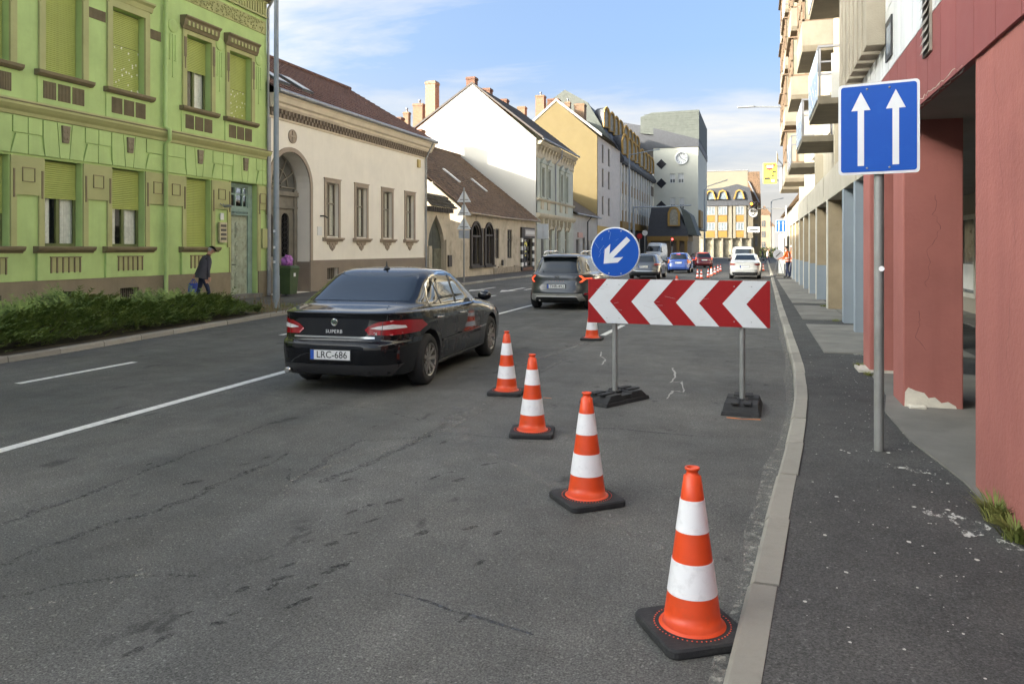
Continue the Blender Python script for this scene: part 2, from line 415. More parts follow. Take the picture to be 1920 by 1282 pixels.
# painted lines
line = lambda y: -6.18 - .28 * min(1, max(0, (y - 4) / 8)) - .16 * min(1, max(0, (y - 10) / 12))
ribbon('solid_line', [(line(y), y) for y in [-4 + 1.0 * k for k in range(46)]], .13, m_paint, road, .005, False)
for y0, y1 in ((1.2, 3.2), (7.6, 9.6), (13.5, 15.5), (19.5, 21.5), (25.5, 27.5), (31.5, 33.5)):
    ribbon('lane_dash', [(-9.1 - .012 * (y0 - 8), y0), (-9.1 - .012 * (y1 - 8), y1)], .12, m_paint, road, .005, False)
for y0, y1, m in ((15.4, 17.6, m_paint), (20.5, 22.5, m_paint), (26, 28, m_paint), (9.9, 12.0, m_dust), (33, 35, m_paint), (39, 41, m_paint)):
    ribbon('lane_dash', [(-2.95, y0), (-2.9, y1)], .12, m, road, .005, False)
# direction arrows in the far left lane
for ax, ay in ((-9.9, 31), (-11.3, 31)):
    b = MB(); b.poly([(ax - .08, ay, .006), (ax + .08, ay, .006), (ax + .08, ay + 2.2, .006), (ax - .08, ay + 2.2, .006)])
    b.poly([(ax - .35, ay, .006), (ax, ay - 1.3, .006), (ax + .35, ay, .006)]); b.build('lane_arrow', m_paint, road)
# cracks and seams, traced on the road surface
for pts, w in (([(0, 1060), (200, 985), (330, 945), (420, 905), (500, 870), (545, 845)], .13), ([(540, 880), (545, 905), (600, 870), (680, 825), (760, 822), (860, 812), (1000, 830)], .09), ([(860, 770), (790, 825), (700, 865), (600, 905)], .16),
               ([(0, 985), (110, 945), (260, 890), (360, 850), (520, 790)], .12), ([(0, 1120), (160, 1085), (260, 1080), (380, 1082)], .07), ([(1050, 800), (1150, 803), (1230, 810), (1330, 818), (1470, 824)], .045), ([(480, 738), (620, 757), (720, 770), (790, 790)], .06)):
    ribbon('crack', pts, w * .5, m_crack, road, .003, wob=.02)
for pts, w in (([(20, 1155), (60, 1145), (140, 1125), (230, 1085), (270, 1075), (255, 1045)], .07), ([(530, 935), (545, 900), (590, 885), (650, 858), (690, 850)], .10), ([(700, 850), (770, 830), (860, 790), (915, 755), (950, 740)], .16), ([(400, 742), (480, 715), (545, 700)], .30)):
    ribbon('crack_grit', pts, w, m_crackl, road, .0035, wob=.02)
ribbon('dust_smear', [(930, 700), (1000, 675), (1060, 655), (1110, 640)], .20, m_dust, road, .003, wob=.02)
ribbon('dust_smear', [(920, 850), (980, 880), (1040, 910), (1130, 965), (1240, 1030)], .10, m_dust, road, .003, wob=.006)
ribbon('dust_smear', [(880, 835), (850, 790), (870, 760)], .25, m_dust, road, .003, wob=.02)
ribbon('chalk_mark', [(1262, 690), (1266, 705), (1258, 718), (1278, 715), (1282, 735), (1262, 733), (1250, 748)], .03, m_paint_worn, road, .004, wob=.008)
ribbon('chalk_mark', [(1128, 660), (1126, 668), (1136, 674), (1128, 684)], .03, m_paint_worn, road, .004, wob=.005)
m_orange_mark = mat('orange_spray', (.75, .22, .04), .8, .2, 30)
ribbon('spray_mark', [(1362, 783), (1392, 786), (1426, 787)], .03, m_orange_mark, road, .004, wob=.004)
ribbon('spray_mark', [(1018, 746), (1034, 747)], .03, m_orange_mark, road, .004, wob=.002)
# oil drips: rows of long dark blots
def blot(x, y, w, ln, parent, m, ang=0.0):
    b = MB(); k = 14; ids = []
    for j in range(k):
        a = 2 * math.pi * j / k; r = random.uniform(.65, 1.15)
        px, py = w * r * math.cos(a), ln * r * math.sin(a)
        ids.append(b.pt(x + px * math.cos(ang) - py * math.sin(ang), y + px * math.sin(ang) + py * math.cos(ang), .0025))
    b.face(ids); b.build('oil_stain', m, parent)
for px, py in ((410, 1168), (440, 1150), (455, 1105), (510, 1100), (525, 1085), (250, 1222), (310, 1195), (350, 1150), (630, 1065), (660, 960), (690, 948), (700, 975), (780, 905), (790, 1000), (815, 895), (845, 885), (900, 1055), (830, 830), (650, 900), (620, 1020), (870, 1160), (560, 1130), (585, 1100), (460, 870), (500, 858), (700, 800), (860, 900), (740, 940), (915, 870), (880, 990), (540, 1060), (575, 1015), (660, 1000), (280, 870), (360, 905), (930, 1000)):
    p = onZ(px, py); s = random.uniform(.45, 1.2)
    blot(p.x, p.y, random.uniform(.016, .034) * s, random.uniform(.04, .10) * s, road, m_oil, -.35 + random.gauss(0, .3))
# paler flakes scattered on the right pavement and its concrete strip under the arcade
b = MB()
for k in range(420):
    yy = random.uniform(2.8, 13); xx = random.uniform(kr(yy) + .25, 1.45)
    if random.random() > .25 + .75 * (xx - kr(yy)) / 1.2: continue
    s = random.uniform(.003, .008) * (1 if random.random() < .93 else 2); k2 = 6
    ids = [b.pt(xx + s * random.uniform(.6, 1.4) * math.cos(j * 1.047), yy + s * random.uniform(.6, 1.6) * math.sin(j * 1.047), KH - .006) for j in range(k2)]; b.face(ids)
b.build('paint_flake', mat('fallen_plaster', (.55, .53, .48), .9, .15), pav_r)['kind'] = 'stuff'
for pts, w in (([(1640, 872), (1700, 876), (1745, 885)], .05), ([(1740, 955), (1790, 965), (1830, 985), (1800, 1000)], .13), ([(1880, 1010), (1915, 1030)], .08), ([(1600, 660), (1625, 668), (1640, 664)], .16)):
    pts = [onZ(*p, KH) for p in pts]
    ribbon('plaster_smear', [(p.x, p.y) for p in pts], w * 1.5, m_chip, pav_r, KH - .006, False, wob=.02)
# paved strip between the asphalt and the arcade: concrete slabs, edge line like in the photo
edge = [(1.55, 5.0), (1.43, 5.9), (1.22, 7.5), (1.2, 9.0), (1.36, 9.4)]
slabs = empty('arcade_paving', (2, 9, KH)); slabs['kind'] = 'structure'
b = MB(); b.prism([(1.50, 3.0), (4.5, 3.0), (4.5, 11.4), (1.44, 11.4), (1.40, 9.6), (1.24, 8.6), (1.26, 7.4), (1.40, 6.2)], KH - .03, KH + .004); b.build('concrete_screed', m_slab, slabs)
y = 13.2
while y < 48:
    ln = random.choice((.95, 1.1, 1.25)); x0 = 1.02 + .002 * (y - 13)
    for xa, xb in ((x0, 2.05), (2.06, 3.2)):
        if random.random() < .06: continue
        b = MB(); dz = random.uniform(0, .006)
        b.box(xa + .008, xb - .006, y + .014, y + ln - .014, KH - .03, KH + .004 + dz); b.build('slab', m_slab, slabs)
    y += ln
b = MB(); b.box(1.3, 2.0, 11.2, 11.7, KH, KH + .035); b.build('broken_step', mat('broken_plaster', (.5, .47, .4), .9, .2, 8, .5, 40), slabs)
b = MB(); b.box(4.4, 14, 3, 60, KH - .03, KH + .006); b.build('arcade_floor', m_slab, slabs)
# ================================================================ houses: shared builders
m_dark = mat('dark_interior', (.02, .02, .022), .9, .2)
m_pane = glass('window_pane')
m_curtain = mat('net_curtain', (.80, .78, .72), .9, .15, 12)
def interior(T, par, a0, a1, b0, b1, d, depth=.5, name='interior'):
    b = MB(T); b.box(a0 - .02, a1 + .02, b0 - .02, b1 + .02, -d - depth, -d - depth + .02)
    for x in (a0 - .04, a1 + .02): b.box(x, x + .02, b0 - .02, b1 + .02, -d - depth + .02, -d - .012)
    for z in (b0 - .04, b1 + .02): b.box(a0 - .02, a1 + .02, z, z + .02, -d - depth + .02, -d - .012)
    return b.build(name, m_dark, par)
def curtain(T, par, a0, a1, b0, b1, c, m=None, amp=.012, n=26):
    b = MB(T); up = []; dn = []
    for k in range(n + 1):
        a = a0 + (a1 - a0) * k / n; w = c + amp * math.sin(k * 1.9 + a0) + amp * .5 * math.sin(k * .7)
        up.append(b.pt(a, b1, w)); dn.append(b.pt(a, b0, w))
    for k in range(n): b.face((dn[k], dn[k + 1], up[k + 1], up[k]), True)
    return b.build('curtain', m or m_curtain, par)
def window(T, par, a0, a1, b0, b1, d, fm, fw=.06, vert=(.5,), horiz=(), pane=None, curt=True, back=True, ft=.05, name='window'):
    """casement set back by d in its opening: frame, panes, curtains, dark room behind"""
    b = MB(T); c0, c1 = -d, -d + ft
    b.box(a0, a1, b0, b0 + fw, c0, c1); b.box(a0, a1, b1 - fw, b1, c0, c1)
    b.box(a0, a0 + fw, b0 + fw, b1 - fw, c0, c1); b.box(a1 - fw, a1, b0 + fw, b1 - fw, c0, c1)
    vs_ = [a0 + fw] + [a0 + (a1 - a0) * v for v in vert] + [a1 - fw]; hs = [b0 + fw] + [b0 + (b1 - b0) * h for h in horiz] + [b1 - fw]
    for v in vs_[1:-1]: b.box(v - fw * .6, v + fw * .6, b0 + fw, b1 - fw, c0, c1 + .012)
    for h in hs[1:-1]: b.box(a0 + fw, a1 - fw, h - fw * .55, h + fw * .55, c0 + .004, c1 + .008)
    w = b.build(name, fm, par)
    for i in range(len(vs_) - 1):
        for j in range(len(hs) - 1):
            q = MB(T); q.box(vs_[i], vs_[i + 1], hs[j], hs[j + 1], c0 + .018, c0 + .024); q.build('pane', pane or m_pane, w)
    if curt:
        wd = a1 - a0
        if curt in (True, 'both', 'full'):
            if curt == 'full': curtain(T, w, a0 + .03, a1 - .03, b0 + .05, b1 - .05, -d - .045)
            else:
                curtain(T, w, a0 + .03, a0 + wd * .36, b0 + .05, b1 - .05, -d - .045); curtain(T, w, a1 - wd * .36, a1 - .03, b0 + .05, b1 - .05, -d - .045)
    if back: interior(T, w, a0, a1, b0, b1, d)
    return w
def roller(T, par, a0, a1, b0, b1, c, m, pitch=.05):
    """roller shutter: ribbed slats in one curtain, a bottom bar"""
    b = MB(T); z = b0; n = max(1, int((b1 - b0) / pitch)); p = (b1 - b0) / n
    for k in range(n):
        z0 = b0 + k * p
        i = [b.pt(a0, z0, c), b.pt(a1, z0, c), b.pt(a1, z0 + p * .25, c + .014), b.pt(a0, z0 + p * .25, c + .014), b.pt(a1, z0 + p * .8, c + .014), b.pt(a0, z0 + p * .8, c + .014), b.pt(a1, z0 + p, c), b.pt(a0, z0 + p, c)]
        b.face((i[0], i[1], i[2], i[3])); b.face((i[3], i[2], i[4], i[5])); b.face((i[5], i[4], i[6], i[7]))
    b.box(a0, a1, b0 - .03, b0, c - .005, c + .02)
    return b.build('roller_shutter', m, par)
def pipe(T, par, pts, r, m, name='drainpipe', n=8):
    b = MB(T); b.tube(pts, r, n)
    return b.build(name, m, par)
m_zinc = mat('zinc', (.33, .34, .35), .45, .12, 4, metal=.6, dirt=.3, dirtcol=(.2, .2, .2))
m_rib = mat('roof_tile', (.145, .072, .05), .85, .3, 4, .4, 30, dirt=.4, dirtcol=(.06, .045, .04), dscale=3)
def tiled_roof(par, p00, p10, p01, p11, m, course=.3, tile=.0, name='roof', lift=.03, jag=.0):
    """roof slope as overlapping courses; p00-p10 is the eave, p01-p11 the ridge. Tiles show as ridges across each course"""
    p00, p10, p01, p11 = map(Vector, (p00, p10, p01, p11))
    nrm = (p10 - p00).cross(p01 - p00).normalized()
    if nrm.z < 0: nrm = -nrm
    n = max(2, int(((p01 - p00).length + (p11 - p10).length) / 2 / course)); b = MB()
    wmax = max((p10 - p00).length, .1); cols = max(1, int(wmax / tile)) if tile else 1
    for k in range(n):
        t0, t1 = k / n, (k + 1) / n
        L0, L1, R0, R1 = p00.lerp(p01, t0), p00.lerp(p01, t1), p10.lerp(p11, t0), p10.lerp(p11, t1)
        for j in range(cols):
            s0, s1 = j / cols, (j + 1) / cols
            h = lift + (random.uniform(-jag, jag) if jag else 0); g = .12 / cols if tile else 0
            A, B_, C_, D = L0.lerp(R0, s0 + g), L0.lerp(R0, s1 - g), L1.lerp(R1, s1 - g), L1.lerp(R1, s0 + g)
            if (B_ - A).length < .02 and (C_ - D).length < .02: continue
            dn = (L0 - L1) * .12
            i = [b.pt(*(A + dn + nrm * h)), b.pt(*(B_ + dn + nrm * h)), b.pt(*C_), b.pt(*D), b.pt(*(A + dn)), b.pt(*(B_ + dn))]
            b.face((i[0], i[1], i[2], i[3])); b.face((i[4], i[5], i[1], i[0])); b.face((i[4], i[0], i[3])); b.face((i[5], i[2], i[1]))
    b.face([b.pt(*(q - nrm * .04)) for q in (p00, p10, p11, p01)])
    return b.build(name, m, par)
def chimney(par, x, y, z0, z1, w, d, m, cap=True, pot=False):
    b = MB(); b.box(x - w / 2, x + w / 2, y - d / 2, y + d / 2, z0, z1 - .12); b.box(x - w / 2 - .05, x + w / 2 + .05, y - d / 2 - .05, y + d / 2 + .05, z1 - .2, z1 - .08)
    b.box(x - w / 2 - .02, x + w / 2 + .02, y - d / 2 - .02, y + d / 2 + .02, z1 - .08, z1)
    c = b.build('chimney', m, par)
    if pot: q = MB(); q.lathe([(.09, z1), (.09, z1 + .28), (.13, z1 + .3), (.13, z1 + .42), (.02, z1 + .46)], 10, (x, y, 0)); q.build('chimney_pot', m_zinc, c)
    return c
def brickmat(name, c1, c2, mortar, sc=1.0):
    m, n, l, b = _new(name); geo = n.new('ShaderNodeNewGeometry')
    s = n.new('ShaderNodeSeparateXYZ'); l.new(geo.outputs['Position'], s.inputs[0]); ad = n.new('ShaderNodeMath'); ad.operation = 'ADD'; l.new(s.outputs[0], ad.inputs[0]); l.new(s.outputs[1], ad.inputs[1])
    cb = n.new('ShaderNodeCombineXYZ'); l.new(ad.outputs[0], cb.inputs[0]); l.new(s.outputs[2], cb.inputs[1])
    t = n.new('ShaderNodeTexBrick'); l.new(cb.outputs[0], t.inputs['Vector']); t.inputs['Color1'].default_value = (*c1, 1); t.inputs['Color2'].default_value = (*c2, 1); t.inputs['Mortar'].default_value = (*mortar, 1)
    t.inputs['Scale'].default_value = 1; t.inputs['Brick Width'].default_value = .26 * sc; t.inputs['Row Height'].default_value = .075 * sc; t.inputs['Mortar Size'].default_value = .01
    ns = n.new('ShaderNodeTexNoise'); ns.inputs['Scale'].default_value = 6; ns.inputs['Detail'].default_value = 6; l.new(geo.outputs['Position'], ns.inputs['Vector'])
    mx_ = n.new('ShaderNodeMix'); mx_.data_type = 'RGBA'; mx_.blend_type = 'MULTIPLY'; mx_.inputs['Factor'].default_value = .5; l.new(t.outputs['Color'], mx_.inputs['A']); l.new(ns.outputs['Color'], mx_.inputs['B'])
    l.new(mx_.outputs['Result'], b.inputs['Base Color']); b.inputs['Roughness'].default_value = .9; MATS[name] = m; return m
m_brick = brickmat('chimney_brick', (.20, .075, .042), (.25, .11, .06), (.2, .16, .12))
m_brick2 = brickmat('pale_brick', (.29, .16, .085), (.33, .2, .115), (.25, .2, .15))

# ================================================================ green house
XF = -16.5
TG = frame((XF, 0, 0), (0, 1, 0), (1, 0, 0))
m_green = mat('green_render', (.455, .595, .225), .88, .09, 1.2, .3, 60, dirt=.4, dirtcol=(.34, .43, .17), dscale=.9, streak=.28)
m_olive = mat('olive_render', (.42, .42, .185), .85, .08, 1.5, .25, 60, dirt=.3, dirtcol=(.24, .21, .09))
m_trim = mat('brown_trim', (.205, .165, .09), .8, .14, 3, .2, 50, dirt=.4, dirtcol=(.12, .09, .06))
m_plinth = mat('green_house_plinth', (.25, .205, .13), .88, .1, 1.4, .35, 50, dirt=.4, dirtcol=(.14, .11, .075), streak=.2)
m_shut = mat('green_shutter', (.40, .45, .12), .6, .06, 2, dirt=.3, dirtcol=(.3, .33, .1), streak=.2)
m_grwin = mat('green_window_frame', (.13, .15, .05), .6, .15)
m_groove_shade = mat('groove_shade', (.11, .14, .045), .95, .1)
gh = empty('green_house', (XF, 12, 0), label='light green two storey house with olive window surrounds behind the low hedge', cat='house')
WC = [(8.86, .56), (10.93, .56), (13.0, .56), (15.04, .55), (17.13, .58), (19.94, .56), (21.96, .58)]
hw = .56; Y0, Y1 = 2.0, 23.45; ZT = 10.62
holes = []
for c, h in WC: holes.append(rect(c - h, c + h, 6.05, 8.25))
for c, h in WC[:6]: holes.append(rect(c - h, c + h, 1.80, 3.93))
holes.append(rect(21.47, 22.88, .2, 3.97))                     # street door
for c, h in WC[:5]: holes.append(rect(c - .33, c + .33, .2, .68))  # cellar lights
b = MB(TG); b.holed(rect(Y0, Y1, -.1, ZT), holes, 0, .26)
b.poly([(Y1, -.1, 0), (Y1, -.1, -11), (Y1, ZT, -11), (Y1, ZT, 0)]); b.poly([(Y0, -.1, 0), (Y0, -.1, -11), (Y0, ZT, -11), (Y0, ZT, 0)])
b.poly([(Y0, -.1, -11), (Y1, -.1, -11), (Y1, ZT, -11), (Y0, ZT, -11)])
b.build('wall', m_green, gh)
tiled_roof(gh, (XF + .55, Y0 - .2, ZT + .28), (XF + .55, Y1 + .1, ZT + .28), (XF - 5.5, Y0, 14.2), (XF - 5.5, Y1, 14.2), m_rib, .4)
tiled_roof(gh, (XF - 11.4, Y0 - .2, ZT + .1), (XF - 11.4, Y1 + .1, ZT + .1), (XF - 5.5, Y0, 14.2), (XF - 5.5, Y1, 14.2), m_rib, .4)
for yy in (Y0, Y1):
    b = MB(); b.prism([(XF, ZT), (XF - 11, ZT), (XF - 5.5, 14.1)], 0, .2); 
    me_v = b.v; b.v = [Vector((v.x, yy - .1 + v.z, v.y)) for v in me_v]; b.build('gable', m_green, gh)
# plinth with cellar openings, pilasters and panels of the ground floor
cuts = [rect(c - .33, c + .33, .2, .68) for c, h in WC[:5]]
b = MB(TG); b.holed([(Y0, -.1), (21.42, -.1), (21.42, .98), (Y0, .98)], cuts, .055, .055); b.poly([(Y0, .98, .055), (21.42, .98, .055), (21.42, .98, 0), (Y0, .98, 0)])
b.box(22.93, Y1 + .02, -.1, .98, 0, .055); b.build('plinth', m_plinth, gh)
for c, h in WC[:5]:
    b = MB(TG)
    for k in range(9): b.box(c - .31 + k * .072, c - .31 + k * .072 + .045, .22, .66, -.12, -.09)
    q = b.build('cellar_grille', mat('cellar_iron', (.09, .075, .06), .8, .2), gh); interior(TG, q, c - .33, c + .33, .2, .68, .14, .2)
edges = []
for i, (c, h) in enumerate(WC[:6] + [(22.17, .71)]):
    nc, nh = (WC[:6] + [(22.17, .71)])[i + 1] if i < 6 else (24.3, .6)
    a0, a1 = c + h, nc - nh
    a1 = min(a1, Y1)
    if a0 > Y1: continue
    # broad pilaster between two openings: olive head block with small square, recessed green field
    b = MB(TG); b.box(a0 + .02, a1 - .02, 3.02 if i != 6 else 3.1, 3.93, .004, .05); b.box(a0 + .02, a0 + .17, 1.80 if i < 5 else .98, 3.02, .004, .05)
    if a1 < Y1: b.box(a1 - .17, a1 - .02, 1.80, 3.02, .004, .05)
    b.build('pilaster', m_olive, gh)
    mids = [(a0 + a1) / 2] if a1 - a0 < 1.4 else [a0 + (a1 - a0) * .28, a0 + (a1 - a0) * .72]
    for mc in mids:
        b = MB(TG); b.box(mc - .17, mc + .17, 3.33, 3.67, .05, .062); b.build('square_boss', m_olive, gh)
        b = MB(TG)
        for q in ((mc - .17, mc - .15, 3.33, 3.67), (mc + .15, mc + .17, 3.33, 3.67), (mc - .15, mc + .15, 3.65, 3.67), (mc - .15, mc + .15, 3.33, 3.345)): b.box(*q, .062, .075)
        b.build('boss_moulding', m_trim, gh)
    for e in (a0 + .09, a1 - .09):
        if e > Y1: continue
        b = MB(TG); b.box(e - .022, e + .022, 2.95, 3.62, .05, .066); b.build('fillet', m_trim, gh)
# window aprons, sills
for c, h in WC[:6]:
    b = MB(TG); b.sweep([(1.64, .0), (1.64, .08), (1.68, .10), (1.70, .16), (1.76, .19), (1.80, .19), (1.81, 0)], c - h - .30, c + h + .30); b.build('sill', m_trim, gh)
    b = MB(TG); b.box(c - h - .24, c + h + .24, .98, 1.64, .002, .075); ap = b.build('apron', m_green, gh)
    b = MB(TG); b.box(c - .44, c + .44, 1.17, 1.53, .075, .078); b.build('apron_field', m_olive, ap)
    b = MB(TG)
    for k in range(6): b.box(c - .44 + k * .17, c - .44 + k * .17 + .03, 1.15, 1.53, .078, .105)
    b.box(c - .46, c + .46, 1.53, 1.555, .078, .11); b.build('apron_bars', m_trim, ap)
# voussoir blocks over the ground floor openings, joints left open
OPEN = WC[:6] + [(22.17, .62)]
for i, (c, h) in enumerate(OPEN):
    if c < 11: continue
    for pts in ([(c - .13, 3.99), (c + .13, 3.99), (c + .21, 4.86), (c - .21, 4.86)], [(c - .15, 3.99), (c - .23, 4.86), (c - .60, 4.86), (c - .60, 4.47), (c - h + .0, 3.99)], [(c + .15, 3.99), (c + .23, 4.86), (c + .60, 4.86), (c + .60, 4.47), (c + h - .0, 3.99)]):
        b = MB(TG); b.prism([(min(p[0], Y1), p[1]) for p in pts], .002, .05); b.build('voussoir', m_green, gh)
    b = MB(TG); b.frust((c - .085, c + .085, .05, .10), (c - .11, c + .11, .05, .12), 4.38, 4.80); k = b.build('keystone', m_plinth, gh)
    b = MB(TG)
    for q in range(4):
        b.lathe([(.0, .11), (.035, .125), (.05, .11)], 8, (c + (-.045 if q % 2 else .045), 4.5 + .16 * (q // 2), 0))
    b.build('rosette', m_plinth, k)
    n_c, n_h = OPEN[i + 1] if i + 1 < len(OPEN) else (24.5, .5)
    a0, a1 = c + h + .02, min(n_c - n_h - .02, Y1); mid = (a0 + a1) / 2
    if a1 - a0 > .2:
        e = Y1 if a1 >= Y1 else a1 - .13
        for pts in ([(a0, 3.99), (mid - .012, 3.99), (mid - .012, 4.45), (a0 + .13, 4.45)], [(mid + .012, 3.99), (a1, 3.99), (e, 4.45), (mid + .012, 4.45)]):
            b = MB(TG); b.prism(pts, .002, .05); b.build('voussoir', m_green, gh)
        x = c + .625
        xe = min(n_c - .625, Y1)
        for k in range(2):
            s = x + (xe - x) * k / 2; b = MB(TG); b.box(s + .012, s + (xe - x) / 2 - .012, 4.475, 4.86, .002, .05); b.build('voussoir', m_green, gh)
# floor cornice, frieze, eaves
b = MB(TG); b.sweep([(4.88, 0), (4.88, .06), (4.96, .08), (5.02, .14), (5.10, .20), (5.16, .20), (5.17, .10), (5.26, .07), (5.27, 0)], Y0, Y1 + .04); b.build('string_course', m_olive, gh)
b = MB(TG); b.sweep([(5.165, 0), (5.165, .215), (5.19, .215), (5.2, 0)], Y0, Y1 + .06); b.build('string_course_cap', m_trim, gh)
b = MB(TG); b.sweep([(10.42, 0), (10.42, .12), (10.5, .2), (10.6, .3), (10.75, .48), (10.86, .5), (10.87, 0)], Y0, Y1 + .12); b.build('eaves_cornice', m_trim, gh)
b = MB(TG); b.box(18.5, Y1 - .1, 9.27, 9.72, .004, .03); fr = b.build('frieze', m_olive, gh)
b = MB(TG); rr = random.Random(3)
for k in range(240):
    a, z = rr.uniform(18.55, Y1 - .15), rr.uniform(9.3, 9.69); s = rr.uniform(.02, .05)
    b.lathe([(0, .03 - .01), (s, .04), (s * .8, .06), (.0, .075)][1:], 6, (a, z, 0))
b.build('frieze_relief', m_olive, fr)['kind'] = 'stuff'
b = MB(TG)
for k in range(34): b.box(18.6 + k * .142, 18.6 + k * .142 + .07, 9.9, 10.36, .03, .07)
b.box(18.5, Y1 - .06, 9.84, 9.9, .03, .09); b.box(18.5, Y1 - .06, 10.36, 10.42, .03, .09); b.box(18.5, Y1 - .06, 9.9, 10.36, .004, .03); b.build('ribbed_band', m_olive, gh)
# first floor windows: surround, hood, sill, ribbed aprons
for i, (c, h) in enumerate(WC):
    b = MB(TG)
    for q in ((c - h - .17, c - h, 6.05, 8.25), (c + h, c + h + .17, 6.05, 8.25)): b.box(*q, .002, .06)
    b.box(c - h - .17, c + h + .17, 8.25, 8.45, .002, .06); sr = b.build('window_surround', m_olive, gh)
    b = MB(TG); b.sweep([(5.92, 0), (5.92, .1), (5.98, .17), (6.05, .18), (6.06, 0)], c - h - .27, c + h + .27); b.build('sill', m_trim, gh)
    orn = i >= 5
    b = MB(TG); b.sweep([(8.45, 0), (8.45, .08), (8.58, .12), (8.64, .2), (8.69, .2), (8.70, 0)] if not orn else [(8.38, .06), (8.38, .1), (8.5, .16), (8.66, .19), (8.72, .26), (8.76, .26), (8.77, 0), (8.5, 0)], c - h - .24, c + h + .24); b.build('window_hood', m_olive if not orn else m_trim, gh)
    if orn:
        for k in range(8): b = MB(TG); b.box(c - h - .1 + k * .175, c - h - .1 + k * .175 + .09, 8.48, 8.62, .15, .195); b.build('hood_tooth', m_olive, sr)
        for e in (c - h - .085, c + h + .085):
            b = MB(TG); b.box(e - .05, e + .05, 7.55, 8.15, .06, .075); b.box(e - .018, e + .018, 7.2, 7.55, .06, .075); b.build('pendant', m_trim, sr)
    b = MB(TG); b.box(c - h - .2, c + h + .2, 5.27, 5.92, .002, .03); ap = b.build('apron', m_green, gh)
    for k in (-1, 0, 1):
        b = MB(TG); a = c + k * .42; b.box(a - .18, a + .18, 5.40, 5.82, .03, .034)
        for j in range(9): b.box(a - .18 + j * .041, a - .18 + j * .041 + .022, 5.40, 5.82, .034, .05)
        b.build('ribbed_panel', m_trim, ap)
    if not orn and i + 1 < 5:
        a0, a1 = c + h + .2, WC[i + 1][0] - WC[i + 1][1] - .2; b = MB(TG); b.box(a0, a1, 7.75, 8.02, .004, .012)
        for j in range(14): b.box(a0 + (a1 - a0) * j / 14, a0 + (a1 - a0) * (j + .5) / 14, 7.75, 8.02, .012, .025)
        b.build('ribbed_panel', m_trim, gh)
        b = MB(TG); b.box(a0, a1, 8.38, 8.42, .004, .02); b.build('groove_shade_strip', m_groove_shade, gh)  # raised strip, the shade of a groove is put into its dark colour
b = MB(TG); a0, a1 = 17.13 + .78, 18.35; b.box(a0, a1, 7.75, 8.02, .004, .012)
for j in range(9): b.box(a0 + (a1 - a0) * j / 9, a0 + (a1 - a0) * (j + .5) / 9, 7.75, 8.02, .012, .025)
b.build('ribbed_panel', m_trim, gh)
for a, z in ((18.83, 8.35), (20.93, 8.33), (22.98, 8.30)):
    b = MB(TG); b.lathe([(.2, 0), (.2, .02), (.17, .035), (.05, .045)], 20, (a, z, 0)); md = b.build('medallion', m_green, gh)
    b = MB(TG)
    for dx, ln in ((-.11, .75), (0, 1.25), (.11, .75)): b.box(a + dx - .016, a + dx + .016, z - .25 - ln, z - .25, .002, .022); b.box(a + dx - .03, a + dx + .03, z - .28 - ln, z - .25 - ln, .002, .028)
    b.build('medallion_ribbon', m_green, md)
def dotted_shutter():
    """shutter with open light slots low down where the pale room shows through"""
    m, n, l, bb = _new('slotted_shutter'); geo = n.new('ShaderNodeNewGeometry')
    q = n.new('ShaderNodeMapping'); q.inputs['Scale'].default_value = (1, 9, 7); l.new(geo.outputs['Position'], q.inputs[0])
    v = n.new('ShaderNodeTexVoronoi'); v.inputs['Scale'].default_value = 1; l.new(q.outputs[0], v.inputs['Vector'])
    r = n.new('ShaderNodeMapRange'); r.inputs['From Min'].default_value = .2; r.inputs['From Max'].default_value = .28; r.inputs['To Min'].default_value = 1; r.inputs['To Max'].default_value = 0; l.new(v.outputs['Distance'], r.inputs['Value'])
    x = n.new('ShaderNodeMix'); x.data_type = 'RGBA'; x.inputs['A'].default_value = (.40, .45, .12, 1); x.inputs['B'].default_value = (.85, .85, .75, 1); l.new(r.outputs[0], x.inputs['Factor'])
    l.new(x.outputs['Result'], bb.inputs['Base Color']); bb.inputs['Roughness'].default_value = .5; return m
m_dot = dotted_shutter()
for i, (c, h) in enumerate(WC):
    # upper storey
    sh = {4: 6.08, 5: 7.25, 6: 6.10}.get(i, 6.12 if i == 3 else 6.1)
    w = window(TG, gh, c - h, c + h, 6.06, 8.24, .25, m_grwin, .07, (.5,), curt='both' if i == 5 else False)
    if i in (4, 6):
        roller(TG, w, c - h + .02, c + h - .02, 7.35 if i == 4 else 7.1, 8.22, -.19, m_shut); roller(TG, w, c - h + .02, c + h - .02, sh, 7.31 if i == 4 else 7.06, -.19, m_dot)
    else: roller(TG, w, c - h + .02, c + h - .02, sh, 8.22, -.19, m_shut)
    # ground floor
    if i < 6:
        sh = {3: 3.02, 4: 2.86, 5: 1.84}.get(i, 2.6)
        w = window(TG, gh, c - h, c + h, 1.81, 3.92, .25, m_grwin, .07, (.5,), curt='both')
        roller(TG, w, c - h + .02, c + h - .02, sh, 3.91, -.19, m_shut)
